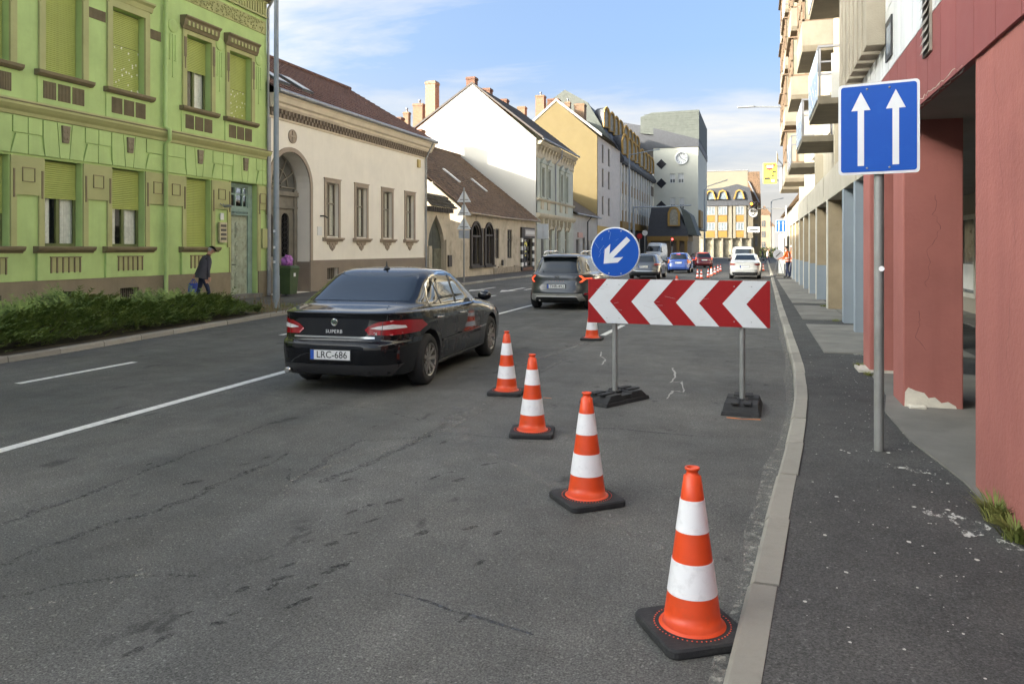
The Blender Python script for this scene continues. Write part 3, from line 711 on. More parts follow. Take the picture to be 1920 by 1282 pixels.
# street door
m_teal = mat('weathered_teal_door', (.36, .40, .30), .8, .18, 4, .4, 30, dirt=.85, dirtcol=(.19, .17, .11), dscale=5, streak=.4)
m_tealf = mat('teal_frame', (.24, .33, .28), .8, .15, 4, dirt=.5, dirtcol=(.15, .13, .09))
b = MB(TG); d = -.26
b.box(21.49, 21.58, .22, 3.95, d, d + .09); b.box(22.62, 22.86, .22, 3.95, d, d + .09); b.box(21.58, 22.62, 3.86, 3.95, d, d + .09); b.box(21.58, 22.62, 3.0, 3.14, d, d + .11); b.box(21.55, 22.68, 2.88, 2.93, d, d + .15)
for k in range(14): b.box(21.6 + k * .074, 21.6 + k * .074 + .04, 2.94, 2.99, d + .06, d + .13)
door = b.build('door', m_tealf, gh)
for a0, a1 in ((21.58, 21.80), (21.81, 22.62)):
    b = MB(TG); b.box(a0, a1, .22, 2.88, d, d + .05); lf = b.build('door_leaf', m_teal, door)
    if a1 - a0 > .5:
        for z0, z1 in ((.42, 1.0), (1.12, 1.55), (1.68, 2.02), (2.12, 2.7)):
            b = MB(TG); m_ = (a0 + a1) / 2; w2 = .24
            b.prism([(m_ - w2, z0), (m_ + w2, z0), (m_ + w2, z1 - .12)] + arc(m_, z1 - .12, w2, 0, 180, 8, .12)[1:-1] + [(m_ - w2, z1 - .12)], d + .05, d + .075)
            b.prism([(m_ - w2 + .06, z0 + .06), (m_ + w2 - .06, z0 + .06), (m_ + w2 - .06, z1 - .16), (m_ - w2 + .06, z1 - .16)], d + .076, d + .09); b.build('door_panel', m_teal, lf)
b = MB(TG); b.tube([(21.83, 1.22, d + .05), (21.83, 1.22, d + .12), (21.93, 1.22, d + .12)], .014, 6); b.build('door_handle', mat('dark_iron', (.03, .03, .03), .5, .1), door)
window(TG, door, 21.58, 22.62, 3.14, 3.86, .25, m_tealf, .05, (.38, .75), (.62,), curt=False, name='transom')
b = MB(TG); b.box(21.3, 23.0, -.05, .22, -.26, .18); b.build('doorstep', m_slab, gh)
for e0, e1 in ((21.40, 21.47), (22.88, 22.96)): b = MB(TG); b.box(e0, e1, .98, 3.97, .002, .03); b.build('door_surround', m_olive, gh)
# wall furniture by the door
m_steel = mat('brushed_steel', (.42, .40, .34), .35, .2, 20, metal=.7)
b = MB(TG); b.box(20.80, 21.16, 1.95, 2.6, .05, .12); mb_ = b.build('letter_boxes', mat('letterbox_brass', (.42, .38, .26), .4, .2, 9, metal=.4), gh)
for k in range(4): b = MB(TG); b.box(20.85, 21.11, 2.03 + k * .14, 2.11 + k * .14, .12, .13); b.build('letter_flap', mat('letterbox_dark', (.06, .055, .045), .5, .2), mb_)
b = MB(TG); b.box(20.90, 21.06, 2.68, 2.9, .05, .07); b.build('name_plate', mat('white_plate', (.7, .7, .66), .5, .05), gh)
b = MB(TG); b.lathe([(.05, 0), (.05, .2), (.02, .3)], 10, (20.98, 3.12, .15)); b.tube([(20.9, 3.2, .05), (20.98, 3.1, .15), (21.06, 3.2, .05)], .02, 6); b.build('flag_holder', m_zinc, gh)
b = MB(TG); b.box(23.08, 23.36, 1.78, 2.45, .05, .1); b.build('meter_box', m_olive, gh)
# drainpipe between the bays and at the corner
pipe(TG, gh, [(18.42, 10.4, .3), (18.42, 10.1, .12), (18.42, 5.3, .1), (18.42, 5.2, .26), (18.42, 4.9, .26), (18.42, 4.8, .13), (18.42, .12, .13)], .06, m_green)
pipe(TG, gh, [(23.40, 10.5, .3), (23.40, 10.2, .1), (23.40, .12, .1)], .045, m_zinc)
# ================================================================ unseen house behind the camera on the left, added to shade the street
m_cream = mat('cream_render', (.83, .775, .67), .85, .05, 1.0, .2, 60, dirt=.2, dirtcol=(.68, .62, .52), dscale=.8, streak=.16)
bh = empty('shade_house', (XF, -20, 0), label='unseen plain cream house left of the green house, added to shade the street', cat='house')
b = MB(); b.box(XF - 11, XF, -62, 1.9, -.1, 10.8); b.build('wall', m_cream, bh)
tiled_roof(bh, (XF + .5, -62.2, 10.8), (XF + .5, 1.9, 10.8), (XF - 5.5, -62, 14.6), (XF - 5.5, 1.9, 14.6), m_rib, .5)
tiled_roof(bh, (XF - 11.5, -62.2, 10.8), (XF - 11.5, 1.9, 10.8), (XF - 5.5, -62, 14.6), (XF - 5.5, 1.9, 14.6), m_rib, .5)
# ================================================================ cream house
m_taupe = mat('taupe_trim', (.36, .29, .22), .85, .08, 2, .2, 60, dirt=.2, dirtcol=(.27, .21, .16))
m_taupe2 = mat('taupe_plinth', (.255, .205, .155), .88, .08, 1.2, .3, 60, dirt=.25, dirtcol=(.2, .16, .12), streak=.12)
m_oak = mat('grey_oak_door', (.20, .18, .145), .7, .2, 3, .2, 30, dirt=.4, dirtcol=(.12, .1, .08))
m_winbrown = mat('taupe_window_frame', (.22, .185, .14), .6, .12)
ch = empty('cream_house', (XF, 30, 0), label='single storey cream house with arched gateway, dentil cornice and brown tiled roof', cat='house')
A, B_ = 23.46, 37.2; ZW = 7.25
gate = [(23.67, .1), (26.2, .1), (26.2, 4.08)] + arc(24.935, 4.08, 1.265, 0, 180, 16)[1:-1] + [(23.67, 4.08)]
WINS = [27.87, 30.30, 32.80, 35.27]
holes = [rect(c - .47, c + .47, 2.25, 4.42) for c in WINS] + [rect(27.42, 28.3, .5, .98)]
b = MB(TG); b.holed(rect(A, B_, -.1, ZW), [gate] + holes, 0, .2)
b.prism([(26.2, .1), (26.2, 4.08)] + arc(24.935, 4.08, 1.265, 0, 180, 16)[1:-1] + [(23.67, 4.08), (23.67, .1)], -.2, -.66, caps=False)
b.poly([(B_, -.1, 0), (B_, -.1, -10), (B_, 7.4, -10), (B_, 10.3, -4.6), (B_, ZW, 0)]); b.poly([(A, -.1, -10), (B_, -.1, -10), (B_, 7.4, -10), (A, 7.4, -10)]); b.build('wall', m_cream, ch)
b = MB(TG); cut = [rect(27.42, 28.3, .5, .98)]
b.holed(rect(26.2, B_ + .02, -.1, 1.30), cut, .05, .05); b.poly([(26.2, 1.3, .05), (B_, 1.3, .05), (B_, 1.3, 0), (26.2, 1.3, 0)]); b.poly([(26.2, -.1, .05), (26.2, 1.3, .05), (26.2, 1.3, -.6), (26.2, -.1, -.6)][:2] + [(26.2, 1.3, 0), (26.2, -.1, 0)])
b.box(26.192, 26.199, .1, 1.25, -.66, 0); b.box(A, 23.66, -.1, 1.30, 0, .05); b.build('plinth', m_taupe2, ch)
b = MB(TG)
for k in range(6): b.box(27.45 + k * .145, 27.45 + k * .145 + .03, .5, .98, -.12, -.09)
q = b.build('cellar_grille', m_winbrown, ch); interior(TG, q, 27.42, 28.3, .5, .98, .14, .2)
# gateway arch moulding
ro, ri = 1.43, 1.268; out = arc(24.935, 4.08, ro, 0, 180, 22); inn = arc(24.935, 4.08, ri, 180, 0, 22)
b = MB(TG); b.prism([(max(x, A + .01), y) for x, y in out] + inn, .002, .06); b.box(26.205, 26.36, 1.3, 4.08, .002, .06); b.build('arch_moulding', m_taupe, ch)
# gate in the recess
d = -.66; b = MB(TG); b.box(23.7, 23.9, .1, 4.0, d, d + .14); b.box(25.97, 26.17, .1, 4.0, d, d + .14); b.box(23.7, 26.17, 3.35, 3.75, d, d + .1); b.box(23.7, 26.17, 3.75, 3.92, d, d + .2); b.box(23.7, 26.17, 3.28, 3.36, d, d + .16)
gd = b.build('gate_frame', m_oak, ch)
for a0, a1 in ((23.9, 24.92), (24.95, 25.97)):
    b = MB(TG); b.holed(rect(a0, a1, .1, 3.28), [[(a0 + .25, 1.45), (a1 - .25, 1.45), (a1 - .25, 2.85)] + arc((a0 + a1) / 2, 2.85, (a1 - a0) / 2 - .25, 0, 180, 8)[1:-1] + [(a0 + .25, 2.85)]], d + .07, .07)
    b.box(a0 + .2, a1 - .2, .3, 1.05, d + .07, d + .10); b.box(a0 + .28, a1 - .28, .4, .95, d + .1, d + .125); b.box(a0 + .12, a1 - .12, 1.15, 1.22, d + .07, d + .12); lf = b.build('gate_leaf', m_oak, gd)
    b = MB(TG); rr = random.Random(int(a0 * 10)); m_ = (a0 + a1) / 2
    for k in range(7):
        z = 1.55 + k * .2
        for s in (-1, 1): b.tube([(m_ + s * .02, z, d + .05), (m_ + s * .14, z + .08, d + .05), (m_ + s * .17, z + .16, d + .05), (m_ + s * .08, z + .2, d + .05)], .011, 5)
    b.tube([(m_, 1.45, d + .05), (m_, 3.05, d + .05)], .012, 5); b.build('ironwork', mat('wrought_iron', (.035, .033, .03), .5, .1), lf)
    interior(TG, lf, a0 + .2, a1 - .2, 1.4, 3.2, -d + .02, .3)
fan = [(23.72, 3.93)] + [(24.935 + 1.22 * math.cos(R(t)), 4.08 + 1.22 * math.sin(R(t))) for t in range(180, -1, -12)] + [(26.15, 3.93)]
b = MB(TG); b.prism(fan, d + .01, d + .03); b.build('fanlight', mat('fanlight_glass', (.12, .12, .11), .08, .1), gd)
b = MB(TG)
for t in range(0, 181, 30): b.tube([(24.935 + .25 * math.cos(R(t)), 4.08 + .25 * math.sin(R(t)), d + .05), (24.935 + 1.24 * math.cos(R(t)), 4.08 + 1.24 * math.sin(R(t)), d + .05)], .035, 6)
b.tube([(x, y, d + .05) for x, y in arc(24.935, 4.08, .7, 0, 180, 14)], .03, 6); b.tube([(x, y, d + .05) for x, y in arc(24.935, 4.08, 1.22, 0, 180, 18)], .05, 6); b.build('fanlight_bars', m_oak, gd)
# windows
m_pane2 = glass('bright_pane', (.97, .98, .96), 1.0)
for i, c in enumerate(WINS):
    w = window(TG, ch, c - .47, c + .47, 2.25, 4.42, .19, m_winbrown, .06, (.5,), (.62,), pane=m_pane2, curt='full')
    b = MB(TG)
    for q in ((c - .62, c - .47, 2.2, 4.42), (c + .47, c + .62, 2.2, 4.42)): b.box(*q, .002, .045)
    b.box(c - .62, c + .62, 4.42, 4.57, .002, .05); b.box(c - .66, c + .66, 4.57, 4.61, .002, .07); b.build('window_surround', m_taupe, ch)
    b = MB(TG); b.sweep([(2.05, 0), (2.05, .08), (2.1, .1), (2.13, .17), (2.2, .18), (2.21, 0)], c - .74, c + .74); b.build('sill', m_taupe, ch)
    b = MB(TG); b.prism([(c - .42, 2.05), (c - .38, 1.93), (c - .25, 1.9), (c - .17, 1.76), (c, 1.66), (c + .17, 1.76), (c + .25, 1.9), (c + .38, 1.93), (c + .42, 2.05)], .002, .03)
    for dx, dz in ((-.24, 1.98), (0, 1.95), (.24, 1.98), (-.1, 1.85), (.1, 1.85), (0, 1.76)): b.lathe([(.07, .03), (.055, .055), (.02, .06)], 8, (c + dx, dz, 0))
    b.build('sill_bracket', m_taupe, ch)
# cornice with dentil row, gutter, roof
b = MB(TG); b.sweep([(6.42, 0), (6.42, .05), (6.50, .06), (6.5, 0)], A, B_ + .05); b.sweep([(6.78, 0), (6.78, .2), (6.86, .26), (6.95, .28), (7.0, .36), (7.16, .42), (7.2, .46), (7.26, .46), (7.27, 0)], A, B_ + .3); b.build('cornice', mat('cornice_cream', (.66, .57, .44), .85, .08, 2, dirt=.3, dirtcol=(.36, .29, .21)), ch)
for k in range(58):
    a = A + .12 + k * .236; b = MB(TG); b.prism([(a, 6.5), (a + .12, 6.5), (a + .12, 6.78), (a, 6.78)], .002, .12); b.box(a + .02, a + .10, 6.62, 6.78, .12, .19); b.build('dentil', m_taupe2, ch)
b = MB(TG); b.tube([(A - .05, 7.33, .52), (B_ + .35, 7.33, .52)], .085, 10)
for k in range(14): b.tube([(A + .5 + k, 7.33, .52), (A + .54 + k, 7.33, .52)], .094, 10)
b.build('gutter', m_zinc, ch)
pipe(TG, ch, [(B_ - .1, 7.3, .5), (B_ - .1, 7.0, .35), (B_ - .1, 6.5, .09), (B_ - .1, .1, .09)], .05, m_zinc)
pipe(TG, ch, [(A + .06, 6.4, .08), (A + .06, .1, .08)], .045, m_zinc)
rf = tiled_roof(ch, (XF + .5, A - .05, 7.38), (XF + .5, B_ + .3, 7.38), (XF - 4.6, A - .05, 10.42), (XF - 4.6, B_ + .3, 10.42), m_rib, .33, .26, jag=.006)
tiled_roof(ch, (XF - 9.8, A - .05, 7.38), (XF - 9.8, B_ + .3, 7.38), (XF - 4.6, A - .05, 10.42), (XF - 4.6, B_ + .3, 10.42), m_rib, .5)
b = MB(); b.tube([(XF - 4.6, A, 10.46), (XF - 4.6, B_ + .3, 10.46)], .11, 8); b.build('ridge_tiles', m_rib, ch)
sl = Vector((-5.1, 0, 3.04)).normalized(); nn = Vector((3.04, 0, 5.1)).normalized()
for y0 in (24.6, 26.2):
    o = Vector((XF + .5, y0, 7.38)) + sl * 1.0; TT = lambda a, b_, c, o=o: o + Vector((0, 1, 0)) * a + sl * b_ + nn * c
    b = MB(TT); b.box(0, .8, 0, 1.3, .0, .10); s = b.build('skylight', mat('skylight_frame', (.16, .17, .18), .4, .1, metal=.5), rf); b = MB(TT); b.box(.08, .72, .08, 1.22, .1, .108); b.build('pane', mat('skylight_glass', (.1, .13, .17), .05, .05), s)
# medallion with cross, plaque, camera, alarm box, entry phone
b = MB(TG); b.lathe([(.26, .0), (.26, .045), (.22, .05), (.205, .03), (.19, .03)], 24, (25.02, 5.93, 0)); md = b.build('medallion', m_taupe, ch)
b = MB(TG); b.box(24.98, 25.06, 5.73, 6.13, .03, .06); b.box(24.83, 25.21, 5.89, 5.97, .03, .055); b.build('cross', m_taupe, md)
b = MB(TG); b.box(26.75, 27.08, 2.28, 2.62, .002, .02); b.build('plaque', mat('white_plate', (.7, .7, .66), .5, .05), ch)
b = MB(TG); b.tube([(26.98, 3.05, .0), (26.98, 3.05, .2), (26.9, 2.98, .35)], .03, 6); b.build('security_camera', mat('dark_iron', (.03, .03, .03), .5, .1), ch)
b = MB(TG); b.box(36.15, 36.4, 5.9, 6.3, .002, .1); b.build('alarm_box', mat('alarm_yellow', (.55, .42, .16), .6, .1), ch)
# ================================================================ old low house with gate
m_oldw = mat('weathered_render', (.50, .43, .32), .9, .15, 1.2, .4, 30, dirt=.75, dirtcol=(.2, .165, .12), dscale=1.1, streak=.35)
m_oldtile = mat('old_roof_tile', (.155, .095, .055), .9, .6, 5, .6, 14, dirt=.95, dirtcol=(.06, .048, .034), dscale=.7)
m_dkwood = mat('dark_shop_wood', (.045, .036, .03), .6, .3, 4)
oh = empty('old_low_house', (XF, 48, 0), label='weathered low house with sagging brown tiled roof and dark shopfronts', cat='house')
G0, G1 = 43.0, 58.42; EZ = 3.95; RX, RZ = -22.9, 9.26
shopw = [(44.0, 45.6, .7, 3.35), (46.5, 47.9, .7, 3.35)]
holes = [[(a0, z0), (a1, z0), (a1, z1 - (a1 - a0) / 2)] + arc((a0 + a1) / 2, z1 - (a1 - a0) / 2, (a1 - a0) / 2, 0, 180, 10)[1:-1] + [(a0, z1 - (a1 - a0) / 2)] for a0, a1, z0, z1 in shopw]
holes += [rect(48.6, 49.4, 1.1, 3.1), rect(51.2, 52.2, 1.1, 3.1), rect(54.4, 57.4, .15, 3.0)]
b = MB(TG); b.holed(rect(G0, G1, -.1, EZ), holes, 0, .22)
b.poly([(G0, -.1, 0), (G0, -.1, -12.8), (G0, EZ, -12.8), (G0, RZ - .05, RX - XF), (G0, EZ, 0)]); b.build('wall', m_oldw, oh)
b = MB(TG); 
for k in range(7):
    a = 48.2 + k * .9; b.box(a, a + .9 if k < 6 else 54.2, -.1, .55 + random.uniform(-.08, .08), .0, .05 + .01 * (k % 2))
b.build('stone_footing', mat('rubble_plinth', (.30, .25, .18), .95, .3, 5, .8, 12), oh)
rows = [((XF + .35, EZ), (RX, RZ))]
tiled_roof(oh, (XF + .35, G0 - .15, EZ), (XF + .35, G1, EZ), (RX, G0 - .15, RZ), (RX, G1, RZ), m_oldtile, .28, .2, jag=.02, lift=.035)
tiled_roof(oh, (RX - 6.6, G0 - .15, EZ), (RX - 6.6, G1, EZ), (RX, G0 - .15, RZ), (RX, G1, RZ), m_oldtile, .6)
b = MB(); b.tube([(RX, G0 - .1, RZ + .02), (RX, 46, RZ - .06), (RX, 50, RZ + .05), (RX, 54, RZ - .03), (RX, G1, RZ + .02)], .13, 8); b.build('ridge_tiles', m_oldtile, oh)
for y0, t in ((48.2, .42), (52.5, .36)):
    sl = Vector((RX - XF - .35, 0, RZ - EZ)).normalized(); nn = Vector((-sl.z * -1, 0, -sl.x)).normalized(); o = Vector((XF + .35, y0, EZ)).lerp(Vector((RX, y0, RZ)), t)
    TT = lambda a, b_, c, o=o, sl=sl, nn=nn: o + Vector((0, 1, 0)) * a + sl * b_ + nn * c
    b = MB(TT); b.box(0, .35, 0, 1.5, .02, .1); b.build('skylight', mat('pale_roof_light', (.5, .5, .48), .3, .1), oh)
b = MB(TG); b.tube([(G0, EZ - .08, .42), (49, EZ - .12, .42), (G1, EZ - .06, .42)], .065, 8); b.build('gutter', mat('rusty_gutter', (.30, .24, .17), .7, .25, 5, dirt=.6, dirtcol=(.12, .08, .05)), oh)
chimney(oh, -25.5, 56.2, 8.0, onY(803, 243, 56.2)[1], .75, .75, m_brick)
for (a0, a1, z0, z1), hl in zip(shopw, holes):
    b = MB(TG); hb = 1.0; r_ = (a1 - a0) / 2
    b.holed(hl, [[(a0 + .14, z0 + .12), (a1 - .14, z0 + .12), (a1 - .14, z1 - r_)] + arc((a0 + a1) / 2, z1 - r_, r_ - .14, 0, 180, 10)[1:-1] + [(a0 + .14, z1 - r_)]], .02, .1)
    b.box((a0 + a1) / 2 - .05, (a0 + a1) / 2 + .05, z0 + .12, z1 - r_, -.1, .03); b.box(a0, a1, z1 - r_ - .08, z1 - r_ + .04, -.1, .06); b.box(a0 - .25, a0, z0, z1 - .3, .0, .12); b.box(a1, a1 + .25, z0, z1 - .3, 0, .12); b.box(a0 - .3, a1 + .3, z0 - .12, z0, 0, .2)
    sf = b.build('shopfront', m_dkwood, oh)
    for k, (p0, p1) in enumerate(((a0 + .14, (a0 + a1) / 2 - .05), ((a0 + a1) / 2 + .05, a1 - .14))):
        q = MB(TG); q.box(p0, p1, z0 + .12, z1 - r_ - .08, -.09, -.085); q.build('pane', m_pane2, sf)
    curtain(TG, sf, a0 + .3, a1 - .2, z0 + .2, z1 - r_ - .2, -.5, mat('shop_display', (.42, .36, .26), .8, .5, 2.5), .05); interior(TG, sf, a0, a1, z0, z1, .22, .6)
    b = MB(TG); b.prism(arc((a0 + a1) / 2, z1 - r_, r_ + .12, 0, 180, 12) + arc((a0 + a1) / 2, z1 - r_, r_, 180, 0, 12), .02, .1); b.build('arch_hood', m_dkwood, oh)
for a0, a1 in ((48.6, 49.4), (51.2, 52.2)): window(TG, oh, a0, a1, 1.1, 3.1, .12, m_dkwood, .09, (.5,), (.65,), curt='both')
b = MB(TG); b.box(49.75, 50.0, .62, 1.0, .04, .12); b.build('meter_box', m_dkwood, oh)
m_wht = mat('white_block', (.75, .74, .7), .6, .05); m_blk = mat('black_block', (.03, .028, .026), .6, .1)
b = MB(TG); b.box(54.2, 57.6, 2.55, 3.35, .02, .16); sg = b.build('shop_fascia', m_dkwood, oh)
b = MB(TG); b.box(54.9, 57.5, 2.72, 3.22, .16, .19); sb = b.build('shop_sign', mat('worn_sign_board', (.40, .36, .33), .6, .1), sg)
for k in range(9):
    b = MB(TG); b.box(55.05 + k * .27, 55.05 + k * .27 + .17, 2.84, 3.1, .19, .2); b.build('sign_letter', m_wht, sb)
for a in (54.25, 57.25):
    for k in range(8): b = MB(TG); b.box(a, a + .34, .15 + k * .3, .45 + k * .3, .02, .13); b.build('pillar_block', m_wht if k % 2 else m_blk, oh)
b = MB(TG); b.box(54.4, 57.4, .12, .38, -.2, .1); b.build('shop_step', m_brick, oh)
w = window(TG, oh, 54.6, 57.25, .4, 2.55, .15, m_dkwood, .1, (.35, .68), (.18,), curt=False)
b = MB(TG); b.prism(arc(55.95, 1.9, .42, 20, 160, 8) + arc(55.95, 1.75, .34, 160, 20, 8), -.1, -.095); b.box(55.7, 56.2, 1.5, 1.6, -.1, -.095); b.box(55.85, 56.05, 1.2, 1.3, -.1, -.095); b.build('window_transfer', mat('yellow_transfer', (.62, .55, .10), .6, .1), w)
for k in range(2): b = MB(TG); b.box(55.0 + k * .9, 55.5 + k * .9, .45, .78, -.12, -.1); b.build('poster', m_wht, w)
# gate wall with tiled coping
gw = empty('gate_wall', (XF, 40, 0), label='crumbling wall with dark pointed wooden gate under a small tiled coping', cat='gate')
gy0, gy1 = 37.55, 39.75; gm = (gy0 + gy1) / 2
ga = [(gy0, .1), (gy1, .1), (gy1, 2.1)] + [(gm + 1.1 * (1 - t ** 1.7), 2.1 + 1.45 * t) for t in (.3, .55, .75, .9)] + [(gm, 3.6)] + [(gm - 1.1 * (1 - t ** 1.7), 2.1 + 1.45 * t) for t in (.9, .75, .55, .3)] + [(gy0, 2.1)]
b = MB(TG); b.holed([(37.22, -.1), (42.98, -.1), (42.98, 3.2), (40.6, 3.4), (40.5, 4.0), (37.22, 4.0)], [ga], 0, .3); b.poly([(37.22, 4.0, 0), (40.5, 4.0, 0), (40.5, 4.0, -.3), (37.22, 4.0, -.3)]); b.build('wall', m_oldw, gw)
tiled_roof(gw, (XF + .35, 37.25, 4.02), (XF + .35, 40.7, 4.02), (XF - .35, 37.25, 4.75), (XF - .35, 40.7, 4.75), mat('mossy_tile', (.09, .075, .05), .95, .4, 3), .22, .2, 'coping', .06, .03)
b = MB(TG)
for k in range(14): b.box(37.3 + k * .24, 37.3 + k * .24 + .1, 3.75, 4.0, .0, .25)
b.build('coping_brackets', m_dkwood, gw)
m_gate = mat('dark_green_gate', (.055, .06, .045), .7, .25, 3)
for a0, a1 in ((gy0, gm - .01), (gm + .01, gy1)):
    b = MB(TG); b.box(a0, a1, .12, 1.9, -.25, -.2); b.box(a0, a1, 1.9, 3.45, -.25, -.21)
    lf = b.build('gate_leaf', m_gate, gw)
    for k in range(6):
        q = MB(TG); s = a0 + .06 + k * .17; q.box(s, s + .12, .2, 1.75, -.2, -.175); q.build('board', mat('gate_board', (.17, .165, .11), .7, .3, 4), lf)
b = MB(TG); b.box(37.25, 37.6, .1, 1.9, .0, .2); b.box(39.8, 42.9, .1, 2.25, .0, .12); b.build('pier', m_oldw, gw)
b = MB(TG); b.box(39.95, 40.45, .75, 1.4, .12, .2); b.build('letter_box', m_dkwood, gw)
# ================================================================ two storey house with white gable
m_white = mat('white_gable', (.44, .42, .375), .85, .03, .6, .1, 40, dirt=.12, dirtcol=(.38, .36, .31))
m_mint = mat('pale_mint_render', (.44, .46, .385), .85, .08, 1.5, .2, 40, dirt=.3, dirtcol=(.3, .3, .24), streak=.15)
m_stucco = mat('ochre_stucco', (.48, .42, .30), .85, .12, 3, dirt=.4, dirtcol=(.28, .24, .17))
m_slate = mat('dark_roof_cover', (.055, .05, .047), .8, .3, 3)
def farwin(T, par, a0, a1, b0, b1, d, fm, vert=(.5,), horiz=(.66,), fw=.07, pm=None, bl=None):
    b = MB(T); c0, c1 = -d, -d + .05
    b.box(a0, a1, b0, b0 + fw, c0, c1); b.box(a0, a1, b1 - fw, b1, c0, c1); b.box(a0, a0 + fw, b0 + fw, b1 - fw, c0, c1); b.box(a1 - fw, a1, b0 + fw, b1 - fw, c0, c1)
    for v in vert: x = a0 + (a1 - a0) * v; b.box(x - fw * .6, x + fw * .6, b0 + fw, b1 - fw, c0, c1 + .01)
    for h in horiz: z = b0 + (b1 - b0) * h; b.box(a0 + fw, a1 - fw, z - fw * .5, z + fw * .5, c0 + .004, c1 + .006)
    w = b.build('window', fm, par)
    q = MB(T); q.box(a0 + fw, a1 - fw, b0 + fw, b1 - fw, c0 + .01, c0 + .02); q.build('pane', pm or m_farpane, w)
    if bl: q = MB(T); q.box(a0 + fw, a1 - fw, b0 + (b1 - b0) * (1 - bl), b1 - fw, c0 + .022, c0 + .03); q.build('blind', mat('white_blind', (.6, .6, .56), .7, .05), w)
    return w
m_farpane = mat('far_pane', (.10, .11, .115), .06, .5, 1.2, spec=.8)
wh = empty('white_gabled_house', (XF, 65, 0), label='two storey house with blank white gable wall and ornate pale green street front', cat='house')
W0, W1 = 58.5, 71.35; WE = 10.1
apx, apz = onY(885, 158, W0); lfx, lfz = onY(775, 247, W0)
TY = frame((0, W0, 0), (1, 0, 0), (0, -1, 0))
FW = [(60.3, .42), (62.3, .42), (66.6, .42), (68.6, .42)]
holes = [rect(c - h, c + h, 6.0, 8.2) for c, h in FW] + [rect(c - .5, c + .5, .6 if k else .12, 3.4) for k, c in enumerate((60.5, 63.0, 65.6, 68.6))]
b = MB(TG); b.holed(rect(W0 + .02, W1, -.1, WE), holes, 0, .2); b.poly([(W1, -.1, 0), (W1, -.1, -13), (W1, WE, -13), (W1, apz, apx - XF), (W1, WE, 0)]); b.build('wall', m_mint, wh)
b = MB(TY); gp = [(lfx, -.1), (XF + .0, -.1), (XF + .0, WE + .35), (apx, apz), (lfx, lfz)]; b.prism(gp, -.3, 0.0); b.build('gable_wall', m_white, wh)
b = MB(TY)
for (x0, z0), (x1, z1) in (((lfx - .3, lfz), (apx, apz + .02)), ((apx, apz + .02), (XF + .6, WE + .28))): b.prism([(x0, z0), (x1, z1), (x1, z1 + .16), (x0, z0 + .16)], -.35, .05)
b.build('verge', mat('dark_verge', (.10, .085, .075), .8, .2), wh)
tiled_roof(wh, (XF + .6, W0 + .02, WE + .34), (XF + .6, W1 + .1, WE + .34), (apx, W0 + .02, apz + .1), (apx, W1 + .1, apz + .1), m_slate, .4)
tiled_roof(wh, (lfx, W0 + .02, lfz + .1), (lfx, W1 + .1, lfz + .1), (apx, W0 + .02, apz + .1), (apx, W1 + .1, apz + .1), mat('orange_tile', (.34, .13, .06), .85, .2, 3), .4)
b = MB(TG); b.sweep([(9.0, 0), (9.0, .06), (9.1, .1), (9.14, .06), (9.95, .06), (10.0, .3), (10.15, .42), (10.28, .5), (10.3, 0)], W0 + .1, W1 + .1); b.build('cornice', m_stucco, wh)
for k in range(14): a = W0 + .5 + k * .93; bb_ = MB(TG); bb_.sweep([(9.3, .06), (9.95, .06), (9.95, .32), (9.75, .28), (9.6, .16)], a, a + .3); bb_.build('cornice_bracket', m_stucco, wh)
b = MB(TG); b.tube([(W0 + .1, 10.42, .58), (W1 + .2, 10.42, .58)], .09, 8); b.build('gutter', m_zinc, wh)
pipe(TG, wh, [(64.9, 10.3, .55), (64.9, 9.6, .5), (64.4, 9.0, .1), (64.4, .1, .1)], .06, m_zinc)
for c, h in FW:
    w = farwin(TG, wh, c - h, c + h, 6.0, 8.2, .18, m_stucco, (.5,), (.62,), .06)
    b = MB(TG)
    for s in (-1, 1): b.box(c + s * (h + .1) - .1, c + s * (h + .1) + .1, 5.9, 8.3, .002, .1)
    b.box(c - h - .25, c + h + .25, 8.3, 8.6, .002, .14); b.prism([(c - h - .32, 8.6), (c + h + .32, 8.6), (c + h + .32, 8.68), (c, 9.12), (c - h - .32, 8.68)], .002, .24); b.box(c - h - .28, c + h + .28, 5.75, 5.9, .002, .2); b.build('window_surround', m_mint, wh)
    b = MB(TG); b.box(c - h, c + h, 4.95, 5.6, .002, .06); b.build('apron', m_stucco, wh)
b = MB(TG); b.sweep([(5.6, 0), (5.6, .12), (5.7, .2), (5.78, .2), (5.8, 0)], W0 + .05, W1 + .05); b.sweep([(4.2, 0), (4.2, .1), (4.35, .25), (4.5, .3), (4.6, .3), (4.62, 0)], W0 + .05, W1 + .08); b.build('string_course', m_stucco, wh)
for k in range(8):
    for a0, a1 in ((W0 + .05, 59.8), (61.2, 62.3), (66.3, 67.9), (69.3, W1)): b = MB(TG); b.box(a0, a1, .3 + k * .48, .72 + k * .48, .0, .05); b.build('rustic_block', m_mint, wh)
for k, c in enumerate((60.5, 63.0, 65.6, 68.6)):
    farwin(TG, wh, c - .5, c + .5, .6 if k else .12, 3.4, .18, m_stucco if k else m_dkwood, (.5,), (.7,))
    b = MB(TG)
    for s in (-1, 1): b.sweep([(3.3, 0), (3.3, .12), (3.8, .3), (4.2, .3), (4.2, 0)], c + s * .72 - .12, c + s * .72 + .12)
    b.box(c - .6, c + .6, 3.4, 3.62, 0, .1); b.build('console', m_stucco, wh)
b = MB(TG); b.tube([(W0 + .02, 3.98, .1), (W0 + .02, 9.2, -6.4)], .09, 6); b.build('flashing', m_zinc, wh)
def px_chimney(par, px, ptop, Y, X, w, m, pot=False, base=None):
    """chimney whose top shows at the photo row ptop, standing at depth Y on the roof"""
    xx, zt = onY(px, ptop, Y); chimney(par, xx, Y, zt - (base or 2.5), zt, w, w, m, pot=pot)
